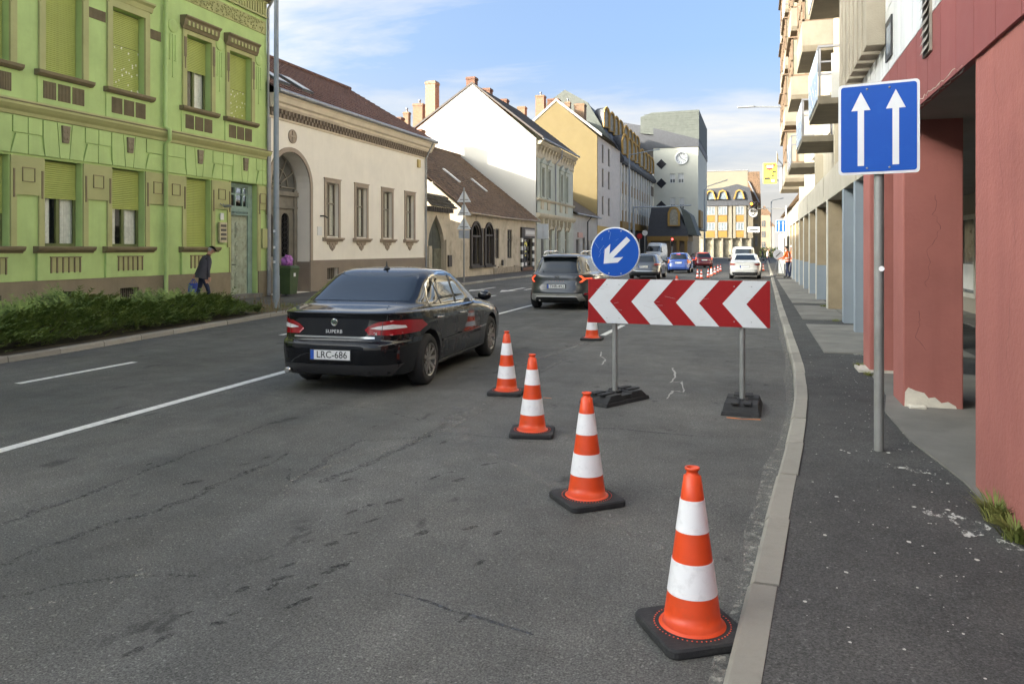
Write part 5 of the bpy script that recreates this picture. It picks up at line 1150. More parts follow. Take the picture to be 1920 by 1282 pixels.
# balconies
m_balc = mat('balcony_concrete', (.175, .152, .112), .9, .14, 2.5, .6, 35, dirt=.5, dirtcol=(.2, .165, .12), streak=.35)
m_frost = mat('frosted_panel', (.40, .47, .58), .25, .06, 2); m_whitep = mat('white_board', (.42, .42, .40), .6, .06)
m_brown = mat('brown_frame', (.15, .10, .062), .7, .15); m_rail = mat('grey_rail', (.16, .165, .18), .5, .15)
m_lglass = mat('loggia_glass', (.25, .235, .18), .12, .25, 2.2)
def balcony(y0, z0, kind):
    y1 = y0 + 3.1; c = 1.2; T = TF
    b = MB(T); b.box(y0, y1, z0, z0 + .2, 0, c); s = b.build('balcony', m_balc, fb, bevel=.012)
    b = MB(T)
    for k in range(30): b.box(y0 - .008 - .002 * (k % 2), y0, z0 + .02, z0 + .19, c * k / 30, c * k / 30 + .025)
    b.build('ribbed_edge', m_balc, s)
    h = 1.25
    if kind in (0, 1):
        b = MB(T)
        for yy in (y0 + .02, y1 - .06):
            for cc in (c - .06, .05): b.box(yy, yy + .05, z0 + .2, z0 + h + .05, cc, cc + .05)
        b.box(y0, y1, z0 + h + .05, z0 + h + .1, c - .07, c); b.box(y0, y0 + .06, z0 + h + .05, z0 + h + .098, 0, c - .07); b.box(y1 - .06, y1, z0 + h + .05, z0 + h + .098, 0, c - .07); b.box(y0, y0 + .04, z0 + h - .3, z0 + h - .26, 0, c - .07); b.build('railing', m_rail, s)
        b = MB(T); b.box(y0 + .08, y1 - .08, z0 + .12, z0 + h, c + .004, c + .022); b.build('front_panel', m_frost, s)
        if kind == 0: b = MB(T); b.box(y0 - .012, y0 + .006, z0 + .14, z0 + h - .1, .02, c - .28); b.build('end_panel', m_whitep, s)
        b = MB(T); b.box(y0 + .6, y1 - .7, z0 + .25, z0 + 2.3, .004, .05); w = b.build('balcony_door', m_brown, s); q = MB(T); q.box(y0 + .7, y1 - .8, z0 + .35, z0 + 2.2, .05, .06); q.build('pane', m_farpane, w)
    else:
        b = MB(T); b.box(y0 + .01, y1 - .01, z0 + .2, z0 + .95, c - .06, c - .01); b.box(y0 + .008, y0 + .05, z0 + .2, z0 + .95, .0, c - .06); b.build('parapet', mat('loggia_parapet', (.20, .18, .14), .8, .12, 3), s)
        b = MB(T)
        for a in (y0 + .0, y0 + 1.0, y0 + 2.0, y1 - .07): b.box(a, a + .07, z0 + .95, z0 + 2.5, c - .08, c - .01)
        for zz in (.95, 1.55, 2.45): b.box(y0, y1, z0 + zz, z0 + zz + .06, c - .085, c - .005)
        for cc in (.0, c * .5): b.box(y0, y0 + .06, z0 + .95, z0 + 2.5, cc, cc + .07)
        for zz in (.95, 2.45): b.box(y0 - .002, y0 + .06, z0 + zz, z0 + zz + .06, 0, c - .085)
        b.box(y0 - .05, y1 + .05, z0 + 2.5, z0 + 2.56, 0, c + .1); f_ = b.build('loggia_frame', m_brown, s)
        q = MB(T); q.box(y0 + .07, y1 - .07, z0 + 1.0, z0 + 2.45, c - .05, c - .04); q.build('pane', m_lglass, f_); q = MB(T); q.box(y0 + .025, y0 + .035, z0 + 1.0, z0 + 2.45, .07, c - .09); q.build('pane', m_lglass, f_)
kinds = {(0, 0): 0, (0, 1): 1, (0, 2): 1, (0, 3): 2, (1, 0): 1, (1, 1): 2, (1, 2): 2, (1, 3): 2, (2, 0): 1, (2, 1): 2, (2, 2): 2, (2, 3): 2, (3, 0): 2, (3, 1): 2, (3, 2): 2, (3, 3): 1, (4, 0): 1, (4, 1): 2, (4, 2): 2, (4, 3): 2}
for ci, y0 in enumerate((19.0, 25.6, 33.6, 40.6, 45.6)):
    for lv_ in range(5): balcony(y0, 5.05 + 2.8 * lv_ + (.0), kinds.get((ci, lv_), 2))
    b = MB(TF); b.box(y0 - .45, y0 - .15, 3.82, 19.4, .0, .3); b.build('wall_rib', m_yelw, fb)
for y0 in (14.0, 22.8, 29.8, 37.4):
    for lv_ in range(5):
        farwin(TF, fb, y0, y0 + 1.5, 5.9 + 2.8 * lv_, 7.4 + 2.8 * lv_, -.03, m_whitep, (.5,), (), .08)
b = MB(); b.box(2.3, 12, F0, F1, 19.5, 19.8); b.build('roof', m_soffit, fb)
# dish, wall lamp and yellow hanging sign on the flats
di = empty('satellite_dish', (1.3, 46, 6.5), label='round satellite dish on the far balcony edge', cat='dish')
dx, dz = onY(1457, 297, 45.4); b = MB(); b.lathe([(.0, .06), (.2, .04), (.38, -.02), (.40, -.02), (.2, .02)], 18, (dx, 45.4, dz), axis='x'); b.build('dish_bowl', mat('dish_beige', (.42, .37, .26), .6, .1), di); b = MB(); b.tube([(dx, 45.4, dz), (dx + .4, 45.5, dz - .5), (2.5, 45.6, dz - .6)], .025, 6); b.build('dish_arm', m_rail, di)
wlp = empty('wall_lamp', (2.5, 48.8, 9), label='thin street lamp arm reaching out from the flats into the sky', cat='street lamp')
lx0, lz0 = onY(1386, 202, 47.5); b = MB(); b.tube([(2.5, 47.5, lz0 - .15), (lx0 + .8, 47.5, lz0)], .04, 6); b.build('arm', m_zinc, wlp); b = MB(); b.box(lx0 - .1, lx0 + .85, 47.4, 47.6, lz0 - .03, lz0 + .06); b.build('lamp_head', m_zinc, wlp, bevel=.02)
ys = empty('hanging_sign', (1, 49, 6), label='yellow hanging advertising box with red pennant logo and black arrow', cat='sign')
SY = 48.9; TSg = frame((0, SY, 0), (1, 0, 0), (0, -1, 0)); s0, sz1 = onY(1431, 306, SY); s1, sz0 = onY(1457, 344, SY)
b = MB(TSg); b.box(s0, s1, sz0, sz1, -.15, 0); bx_ = b.build('sign_box', mat('sign_yellow', (.80, .62, .06), .5, .05), ys, bevel=.02)
sw_, sh_ = s1 - s0, sz1 - sz0; P = lambda u, v: (s0 + sw_ * u, sz0 + sh_ * v)
for nm, pts, m in (('pennant', [P(.12, .93), P(.92, .93), P(.80, .80), P(.62, .68), P(.45, .64), P(.28, .68), P(.16, .80)], mat('sign_red', (.62, .04, .03), .5, .05)), ('arrow', [P(.66, .62), P(.94, .62), P(.94, .54), P(.74, .54), P(.74, .40), P(.82, .40), P(.69, .30), P(.58, .40), P(.66, .40)], m_blk), ('plate_text', [P(.08, .20), P(.50, .20), P(.50, .30), P(.08, .30)], m_blk), ('badge', [P(.60, .08), P(.80, .08), P(.80, .18), P(.60, .18)], m_wht)):
    b = MB(TSg); b.prism(pts, .002, .012); b.build(nm, m, bx_)
for k in range(3): b = MB(TSg); u = .26 + k * .17; b.prism([P(u, .76), P(u + .12, .76), P(u + .12, .88), P(u, .88)], .013, .018); b.build('sign_letter', m_wht, bx_)
b = MB(); b.tube([(s1, SY + .07, sz1 - .2), (2.5, SY + .07, sz1 - .2)], .04, 6); b.tube([(s1, SY + .07, sz0 + .2), (2.5, SY + .07, sz0 + .2)], .04, 6); b.build('bracket', m_rail, ys)
# sunlit low houses past the flats
lo = empty('pale_far_row', (4, 70, 0), label='sunlit pale low row of houses past the block of flats', cat='house')
TL = frame((3.0, 0, 0), (0, 1, 0), (-1, 0, 0)); b = MB(TL); b.box(52, 96, -.1, 5.4, -9, 0); b.build('wall', mat('pale_cream_wall', (.66, .59, .46), .88, .06, 1), lo)
b = MB(TL); b.sweep([(5.4, .35), (5.4, -9.3), (8.2, -4.5)], 52, 96); b.build('roof', m_oldtile, lo)
for k in range(13): farwin(TL, lo, 53 + k * 3.3, 54.3 + k * 3.3, .9, 3.0, -.03, m_dkwood, (.5,), (.65,))
# ================================================================ vehicles
m_tyre = mat('tyre_rubber', (.018, .018, .018), .85, .2, 20); m_rim = mat('alloy', (.42, .40, .37), .3, .1, 10, metal=.8)
m_carglass = mat('car_glass', (.012, .016, .018), .03, .0, spec=.9); m_blkpl = mat('black_plastic', (.022, .022, .023), .55, .15)
m_chrome = mat('chrome', (.62, .61, .58), .12, .0, metal=1.0); m_redl = mat('tail_lamp_red', (.26, .007, .012), .12, .1, 30, spec=.7); m_whl = mat('lamp_clear', (.62, .60, .60), .12, .08, 30); m_orl = mat('lamp_orange', (.75, .22, .03), .15, .1)
m_brakel = mat('lit_brake_lamp', (.85, .09, .03), .3, 0, emit=.35)
m_plate = mat('plate_white', (.72, .72, .70), .4, .03); m_eu = mat('plate_blue', (.02, .09, .42), .4, .03)
def paint(name, c, rough=.22, metal=.0, flake=.0):
    m = mat(name, c, rough if rough > .15 else .14, .03, 1.5, metal=metal, coat=1.0, dirt=.0); return m
def resample(poly, n):
    L = [0]
    for a, c in zip(poly, poly[1:] + poly[:1]): L.append(L[-1] + math.dist(a, c))
    out = []; k = 0
    for j in range(n):
        t = L[-1] * j / n
        while L[k + 1] < t: k += 1
        f = (t - L[k]) / max(1e-9, L[k + 1] - L[k]); a, c = poly[k], poly[(k + 1) % len(poly)]
        out.append((a[0] + (c[0] - a[0]) * f, a[1] + (c[1] - a[1]) * f))
    return out
def catmull(vals, sub):
    out = []
    n = len(vals)
    for i in range(n - 1):
        p0, p1, p2, p3 = vals[max(i - 1, 0)], vals[i], vals[i + 1], vals[min(i + 2, n - 1)]
        for j in range(sub):
            t = j / sub; q = []
            for a, b_, c, d in zip(p0, p1, p2, p3):
                # monotone-safe tangents
                m1 = 0 if (b_ - a) * (c - b_) <= 0 else (c - a) / 2; m2 = 0 if (c - b_) * (d - c) <= 0 else (d - b_) / 2
                lim = abs(c - b_) * 1.5; m1 = max(-lim, min(lim, m1)); m2 = max(-lim, min(lim, m2))
                q.append((2 * t ** 3 - 3 * t * t + 1) * b_ + (t ** 3 - 2 * t * t + t) * m1 + (-2 * t ** 3 + 3 * t * t) * c + (t ** 3 - t * t) * m2)
            out.append(q)
    out.append(list(vals[-1])); return out
NR = 96
def body_rings(rows, sub=4):
    """rows: (y_rear, z_rear, y_front, z_front, half_width, exponent) from sill to roof; each becomes a closed plan-view ring"""
    rings = []
    for yr, zr, yf, zf, w, ex in catmull(rows, sub):
        yc, hl = (yr + yf) / 2, (yf - yr) / 2; pts = []
        for k in range(240):
            t = 2 * math.pi * k / 240; cx, sx_ = math.cos(t), math.sin(t)
            ey = ex * 1.0
            x = w * math.copysign(abs(sx_) ** (2 / ex), sx_); y = yc - hl * math.copysign(abs(cx) ** (2 / ey), cx)
            pts.append((x, y))
        pts = resample(pts, NR); ring = []
        for x, y in pts:
            f = (y - yr) / max(.01, yf - yr); f = max(0, min(1, f)); z = zr + (zf - zr) * (f * f * (3 - 2 * f))
            # nose and tail of the flank draw in a little
            e = abs(f - .5) * 2; x *= 1 - .045 * max(0, e - .45) ** 2 / .3
            ring.append(Vector((x, y, z)))
        rings.append(ring)
    return rings
def make_body(rings, wheels, wr, wd=.27):
    me = bpy.data.meshes.new('body'); v = [p for r_ in rings for p in r_]; f = []; n = NR
    for i in range(len(rings) - 1):
        for j in range(n): f.append((i * n + j, i * n + (j + 1) % n, (i + 1) * n + (j + 1) % n, (i + 1) * n + j))
    f.append(tuple(range(n - 1, -1, -1))); f.append(tuple((len(rings) - 1) * n + j for j in range(n)))
    me.from_pydata(v, [], f); bm = bmesh.new(); bm.from_mesh(me); bmesh.ops.recalc_face_normals(bm, faces=bm.faces); bm.to_mesh(me)
    bv = BVHTree.FromBMesh(bm); bm.free(); return me, bv
def cut_arches(me, wheels, wr, halfw):
    o = bpy.data.objects.new('tmp_body', me); COL.objects.link(o); tmp = [o]
    for yw, _ in wheels:
        for s in (-1, 1):
            b = MB(); prof = []
            n = 28
            ring = [(yw + (wr + .055) * math.cos(2 * math.pi * k / n), wr + .01 + (wr + .055) * math.sin(2 * math.pi * k / n)) for k in range(n)]
            i0 = [b.pt(s * (halfw - .30), y, z) for y, z in ring]; i1 = [b.pt(s * (halfw + .3), y, z) for y, z in ring]
            for k in range(n): b.face((i0[k], i0[(k + 1) % n], i1[(k + 1) % n], i1[k]))
            b.face(i0[::-1]); b.face(i1); c = b.build('tmp_cut', m_blkpl); tmp.append(c)
            md = o.modifiers.new('cut', 'BOOLEAN'); md.operation = 'DIFFERENCE'; md.object = c; md.solver = 'EXACT'; md.material_mode = 'TRANSFER'
    bpy.context.view_layer.update()
    nm = bpy.data.meshes.new_from_object(o.evaluated_get(bpy.context.evaluated_depsgraph_get()))
    for t in tmp: bpy.data.objects.remove(t)
    return nm
def patch(bv, poly, view, off, m, name, par, grid=.05, thick=0):
    """flat outline thrown onto the body along a view axis: 'rear' (x,z), 'front' (x,z), 'left'/'right' (y,z), 'top' (x,y)"""
    bm = bmesh.new(); bm.faces.new([bm.verts.new((a, c, 0)) for a, c in poly])
    for ax in (0, 1):
        lo = min(p[ax] for p in poly); hi = max(p[ax] for p in poly); k = lo + grid
        while k < hi - .2 * grid:
            co = Vector((0, 0, 0)); co[ax] = k; no = Vector((0, 0, 0)); no[ax] = 1
            bmesh.ops.bisect_plane(bm, geom=bm.verts[:] + bm.edges[:] + bm.faces[:], plane_co=co, plane_no=no); k += grid
    bad = []
    for v in bm.verts:
        a, c = v.co.x, v.co.y
        o, d = {'rear': ((a, -3, c), (0, 1, 0)), 'front': ((a, 9, c), (0, -1, 0)), 'left': ((-3, a, c), (1, 0, 0)), 'right': ((3, a, c), (-1, 0, 0)), 'top': ((a, c, 5), (0, 0, -1))}[view]
        hit, nrm, _, _ = bv.ray_cast(Vector(o), Vector(d))
        if hit is None: bad.append(v); continue
        if nrm.dot(Vector(d)) > 0: nrm = -nrm
        v.co = hit + nrm * off
    if bad: bmesh.ops.delete(bm, geom=bad, context='VERTS')
    bmesh.ops.triangulate(bm, faces=[f for f in bm.faces if len(f.verts) > 4])
    bmesh.ops.recalc_face_normals(bm, faces=bm.faces)
    me = bpy.data.meshes.new(name); bm.to_mesh(me); bm.free()
    for p in me.polygons: p.use_smooth = True
    me.materials.append(m); return link(name, me, par)
def mirror(poly): return [(-a, c) for a, c in poly]
def seam(bv, pts, view, par, w=.007, m=None, name='panel_gap', off=.0025):
    out = []
    for k, (a, c) in enumerate(pts):
        p, q = pts[max(0, k - 1)], pts[min(len(pts) - 1, k + 1)]; d = Vector((q[0] - p[0], q[1] - p[1])).normalized(); out.append((a - d.y * w / 2, c + d.x * w / 2, a + d.y * w / 2, c - d.x * w / 2))
    poly = [(x[0], x[1]) for x in out] + [(x[2], x[3]) for x in reversed(out)]
    return patch(bv, poly, view, off, m or m_blkpl, name, par, .06)
def wheel(par, x, y, r, w, s, spokes=9, rimm=None):
    """tyre with rounded shoulders, rim barrel, spokes; s = side the face looks to"""
    b = MB(); rr_ = r * .66
    b.lathe([(rr_, -w / 2), (r - .03, -w / 2), (r, -w / 2 + .035), (r, w / 2 - .035), (r - .03, w / 2), (rr_, w / 2), (rr_ - .012, w / 2 - .03), (rr_ - .012, -w / 2 + .03)], 36, (x, y, r), axis='x')
    wh_ = b.build('wheel', m_tyre, par)
    b = MB(); o = s * w / 2
    def ring(r0, r1, x0, x1):
        n = 32; p = [[b.pt(x + xx, y + r_ * math.cos(2 * math.pi * k / n), r + r_ * math.sin(2 * math.pi * k / n)) for k in range(n)] for r_, xx in ((r0, x0), (r1, x1))]
        for k in range(n): b.face((p[0][k], p[0][(k + 1) % n], p[1][(k + 1) % n], p[1][k]), True)
    ring(rr_ * .99, rr_ * .93, o + s * .004, o - s * .004); ring(rr_ * .93, rr_ * .90, o - s * .004, o - s * .09)
    ring(.07, .0005, o - s * .02, o - s * .015); ring(.075, .07, o - s * .06, o - s * .02)
    for k in range(spokes):
        a = 2 * math.pi * k / spokes; da = .30 * math.pi / spokes * 1.35; db = .52 * math.pi / spokes
        i = [b.pt(x + xx, y + r_ * math.cos(a + t), r + r_ * math.sin(a + t)) for r_, t, xx in ((.06, -db * 2, o - s * .022), (.06, db * 2, o - s * .022), (rr_ * .94, da, o - s * .008), (rr_ * .94, -da, o - s * .008), (.06, -db * 2, o - s * .06), (.06, db * 2, o - s * .06), (rr_ * .94, da, o - s * .05), (rr_ * .94, -da, o - s * .05))]
        b.face((i[0], i[1], i[2], i[3])); b.face((i[1], i[5], i[6], i[2])); b.face((i[0], i[3], i[7], i[4]))
    b.build('rim', rimm or m_rim, wh_)
    b = MB(); b.lathe([(rr_ * .9, -.01), (rr_ * .9, .0)], 24, (x + o - s * .1, y, r), axis='x'); b.build('brake_disc', m_blkpl, wh_)
def plate(par, bv, x, z, txt, view='rear', w=.52, h=.112, eu=True):
    y = min(bv.ray_cast(Vector((x, -3, z + q)), Vector((0, 1, 0)))[0].y for q in (-h * .6, 0, h * .6)) - .006
    T = lambda a, b_, c: Vector((x + a, y - c, z + b_))
    b = MB(T); b.box(-w / 2 - .012, w / 2 + .012, -h / 2 - .012, h / 2 + .012, -.012, 0); f_ = b.build('plate_holder', m_blkpl, par)
    b = MB(T); b.box(-w / 2, w / 2, -h / 2, h / 2, 0, .004); p_ = b.build('number_plate', m_plate, f_)
    if eu: b = MB(T); b.box(-w / 2, -w / 2 + .045, -h / 2, h / 2, .004, .006); b.build('plate_band', m_eu, f_)
    if txt: text('plate_number', txt, .115, m_blk, T, f_, .0008, .0006, 1.0, (.022, -.001, .0055), .98)
    return f_
def vehicle(name, loc, rz, label, cat, rows, pm, wheels, wr, halfw, feats, spokes=9, rimm=None, ww=.215, lower=None, sub=4):
    LOCAL[0] = True
    root = empty(name, loc, rz, label, cat, 'vehicles on the road')
    rings = body_rings(rows, sub); me, bv = make_body(rings, wheels, wr); me.materials.append(pm); me.materials.append(m_blkpl)
    me = cut_arches(me, wheels, wr, halfw)
    me.polygons.foreach_set('use_smooth', [True] * len(me.polygons))
    try: me.set_sharp_from_angle(angle=R(38))
    except Exception: pass
    body = link('body', me, root)
    for yw, _ in wheels:
        for s in (-1, 1): wheel(root, s * (halfw - ww / 2 - .015), yw, wr, ww, s, spokes, rimm)
    feats(root, body, bv)
    b = MB()
    for yw, _ in wheels: b.box(-halfw + .2, halfw - .2, yw - .05, yw + .05, wr - .1, wr + .05)
    b.box(-halfw + .32, halfw - .32, wheels[0][0] - .35, wheels[-1][0] + .35, .17, .32); b.build('underbody', m_blkpl, root)
    LOCAL[0] = False
    return root
def side_both(bv, poly, off, m, name, par, grid=.06):
    return [patch(bv, poly, v, off, m, name, par, grid) for v in ('left', 'right')]
def mirror_part(root, y, z, halfw, pm):
    for s in (-1, 1):
        b = MB(); b.lathe([(.02, -.06), (.075, -.05), (.09, 0), (.08, .03), (.05, .045)], 14, (0, 0, 0), axis='y'); b.v = [Vector((s * (halfw + .13) + v.x * 1.25, y + v.y * 1.1, z + v.z * .85)) for v in b.v]
        q = b.build('wing_mirror', pm, root); c = MB(); c.box(min(s * (halfw - .02), s * (halfw + .06)), max(s * (halfw - .02), s * (halfw + .06)), y - .02, y + .03, z - .055, z - .03); c.build('mirror_foot', m_blkpl, q)
def handles(bv, root, spots, m, view):
    for y, z in spots:
        hit, n, _, _ = bv.ray_cast(Vector((-3 if view == 'left' else 3, y, z)), Vector((1 if view == 'left' else -1, 0, 0)))
        if hit: b = MB(); s = -1 if view == 'left' else 1; b.tube([(hit.x, y - .09, z), (hit.x + s * .035, y - .07, z), (hit.x + s * .035, y + .07, z), (hit.x, y + .09, z)], .014, 6); b.build('door_handle', m, root)

# ---------------------------------------------------------------- black saloon
m_bpaint = paint('black_paint', (.003, .0035, .005), .35); m_bpaint.node_tree.nodes['Principled BSDF'].inputs['Specular IOR Level'].default_value = .08
m_badge = mat('bright_badge', (.55, .55, .54), .3, 0)
def f_saloon(root, body, bv):
    rw = patch(bv, [(-.70, 1.08), (.70, 1.08), (.67, 1.20), (.60, 1.37), (.56, 1.415), (-.56, 1.415), (-.60, 1.37), (-.67, 1.20)], 'rear', .004, m_carglass, 'rear_window', root)
    patch(bv, [(-.60, 1.02), (.60, 1.02), (.48, 1.40), (-.48, 1.40)], 'front', .004, m_carglass, 'windscreen', root)
    side = [(1.12, 1.01), (3.20, .975), (2.96, 1.15), (2.64, 1.325), (2.38, 1.385), (1.85, 1.40), (1.52, 1.36), (1.28, 1.26), (1.14, 1.12)]
    for v in ('left', 'right'):
        patch(bv, [(1.09, .99), (3.27, .957), (2.99, 1.16), (2.66, 1.345), (2.39, 1.405), (1.84, 1.42), (1.49, 1.38), (1.25, 1.275), (1.11, 1.13)], v, .003, m_chrome, 'window_trim', root)
        g = patch(bv, side, v, .006, m_carglass, 'side_window', root)
        seam(bv, [(2.10, .985), (2.14, 1.40)], v, g, .07, m_blkpl, 'window_pillar', .008); seam(bv, [(1.50, 1.0), (1.44, 1.34)], v, g, .03, m_blkpl, 'window_pillar', .008)
        for pts in ([(2.0, .97), (1.98, .62), (2.0, .3)], [(1.10, .98), (1.13, .83), (1.24, .72), (1.36, .60), (1.42, .42), (1.42, .3)], [(3.08, .94), (3.15, .7), (3.12, .3)], [(1.42, .28), (3.12, .28)]): seam(bv, pts, v, body)
        seam(bv, [(1.42, .515), (3.12, .535)], v, root, .028, m_blkpl, 'side_moulding', .014); seam(bv, [(1.42, .531), (3.12, .551)], v, root, .009, m_chrome, 'moulding_strip', .016)
        seam(bv, [(1.40, .262), (3.2, .262)], v, root, .016, m_chrome, 'sill_strip', .004)
        handles(bv, root, ((1.32, .845), (2.24, .835)), m_chrome, v)
        # lamps wrap round the corner
    red = [(.40, .775), (.47, .83), (.56, .865), (.70, .885), (.82, .88), (.875, .86), (.89, .78), (.87, .715), (.70, .705), (.46, .715)]
    for pl in (red, mirror(red)):
        l_ = patch(bv, pl, 'rear', .008, m_redl, 'tail_lamp', root, .03); s = 1 if pl is red else -1
        patch(bv, [(s * a, c) for a, c in [(.47, .79), (.56, .815), (.70, .835), (.80, .815), (.81, .785), (.60, .775)]], 'rear', .012, m_whl, 'lamp_lens', l_, .03)
        patch(bv, [(.24, .712), (.33, .72), (.38, .76), (.33, .83), (.24, .868)], 'right' if s > 0 else 'left', .008, m_redl, 'lamp_side', l_, .03)
        seam(bv, [(s * .60, .705), (s * .61, .875)], 'rear', l_, .006, m_blkpl, 'lamp_gap', .014)
    for pts in ([(-.66, .945), (-.62, .66), (-.50, .635), (.50, .635), (.62, .66), (.66, .945)],): seam(bv, pts, 'rear', body, .008)
    seam(bv, [(-.84, .645), (-.62, .652)], 'rear', body); seam(bv, [(.62, .652), (.84, .645)], 'rear', body)
    patch(bv, [(-.53, .668), (.53, .668), (.53, .69), (-.53, .69)], 'rear', .014, m_chrome, 'boot_strip', root, .05)
    patch(bv, [(-.42, .56), (.42, .56), (.36, .39), (-.36, .39)], 'rear', .002, m_bpaint, 'plate_recess', root); 
    plate(root, bv, 0.0, .475, 'LRC-686')
    patch(bv, [(-.80, .36), (.80, .36), (.72, .24), (-.72, .24)], 'rear', .004, m_blkpl, 'rear_diffuser', root)
    seam(bv, [(-.72, .60), (.72, .60)], 'rear', body, .012)
    for s in (-1,):
        b = MB(); b.lathe([(.03, -.05), (.034, -.05), (.034, .12), (.03, .12)], 12, (s * .58, .04, .27), axis='y'); b.build('exhaust', m_chrome, root)
    hit, n, _, _ = bv.ray_cast(Vector((0, -3, .855)), Vector((0, 1, 0)))
    T = lambda a, b_, c: Vector((a, hit.y - c - .002, .855 + b_)); b = MB(T); b.lathe([(.045, 0), (.045, .008), (.036, .012), (.034, .006)], 20); em = b.build('emblem', m_chrome, root)
    b = MB(T); b.lathe([(.03, .007), (.02, .010)], 16); b.build('emblem_disc', mat('emblem_green', (.04, .10, .05), .3, .1), em)
    b = MB(T); b.prism([(-.02, -.012), (.004, -.02), (.024, .0), (.012, .02), (-.012, .014)], .010, .013); b.build('emblem_wing', m_chrome, em)
    hit2, _, _, _ = bv.ray_cast(Vector((0, -3, .745)), Vector((0, 1, 0))); T2 = lambda a, b_, c: Vector((a, hit2.y - c - .003 + abs(a) * .02, .745 + b_))
    text('badge', 'SUPERB', .06, m_badge, T2, root, .002, .0008, 1.15); hit3, _, _, _ = bv.ray_cast(Vector((.52, -3, .725)), Vector((0, 1, 0))); text('badge', 'TDI', .045, m_badge, lambda a, b_, c: Vector((.52 + a, hit3.y - c - .006, .725 + b_)), root, .002, .0006)
    b = MB(); b.lathe([(.018, 0), (.014, .03), (.006, .09), (.003, .10)], 8, (0, 1.62, 1.475)); b.lathe([(.05, 0), (.03, .018), (.01, .03)], 10, (0, 1.62, 1.470)); b.build('aerial', m_blkpl, root)
    mirror_part(root, 3.02, 1.03, .87, m_bpaint)
    b = MB()
    for x in (-.37, .37): b.box(x - .12, x + .12, 2.2, 2.3, 1.02, 1.22)
    patch(bv, [(-.62, .60), (.62, .60), (.55, .72), (-.55, .72)], 'front', .004, m_blkpl, 'grille', root)
    for s in (-1, 1): patch(bv, [(s * .55, .66), (s * .86, .68), (s * .84, .78), (s * .58, .74)], 'front', .006, m_whl, 'headlamp', root)
SALOON = [(.40, .19, 4.45, .19, .74, 7), (.12, .21, 4.74, .20, .84, 7), (.05, .27, 4.80, .25, .880, 6.5), (.01, .40, 4.83, .38, .900, 6), (.0, .52, 4.835, .50, .908, 6), (.01, .60, 4.82, .58, .910, 6), (.07, .640, 4.80, .64, .910, 6), (.085, .70, 4.74, .70, .909, 6),
          (.10, .82, 4.58, .78, .906, 6), (.11, .91, 4.2, .86, .897, 6.2), (.105, .965, 3.85, .915, .880, 6.4), (.16, .985, 3.6, .945, .852, 6.2), (.34, 1.010, 3.44, .965, .850, 7), (.58, 1.045, 3.38, .99, .832, 8), (.76, 1.11, 3.22, 1.06, .808, 9), (1.0, 1.225, 2.98, 1.18, .762, 9), (1.24, 1.345, 2.70, 1.315, .712, 9), (1.44, 1.42, 2.48, 1.40, .662, 8), (1.60, 1.460, 2.32, 1.446, .58, 7), (1.76, 1.480, 2.15, 1.474, .36, 5), (1.88, 1.487, 2.0, 1.486, .12, 4)]
rzs = math.atan2(.12, 2.76)
vehicle('black_saloon', (-4.86, 8.17, 0), rzs, 'glossy black saloon car with number plate LRC-686 passing the cones', 'car', SALOON, m_bpaint, ((.98, 0), (3.74, 0)), .325, .91, f_saloon)
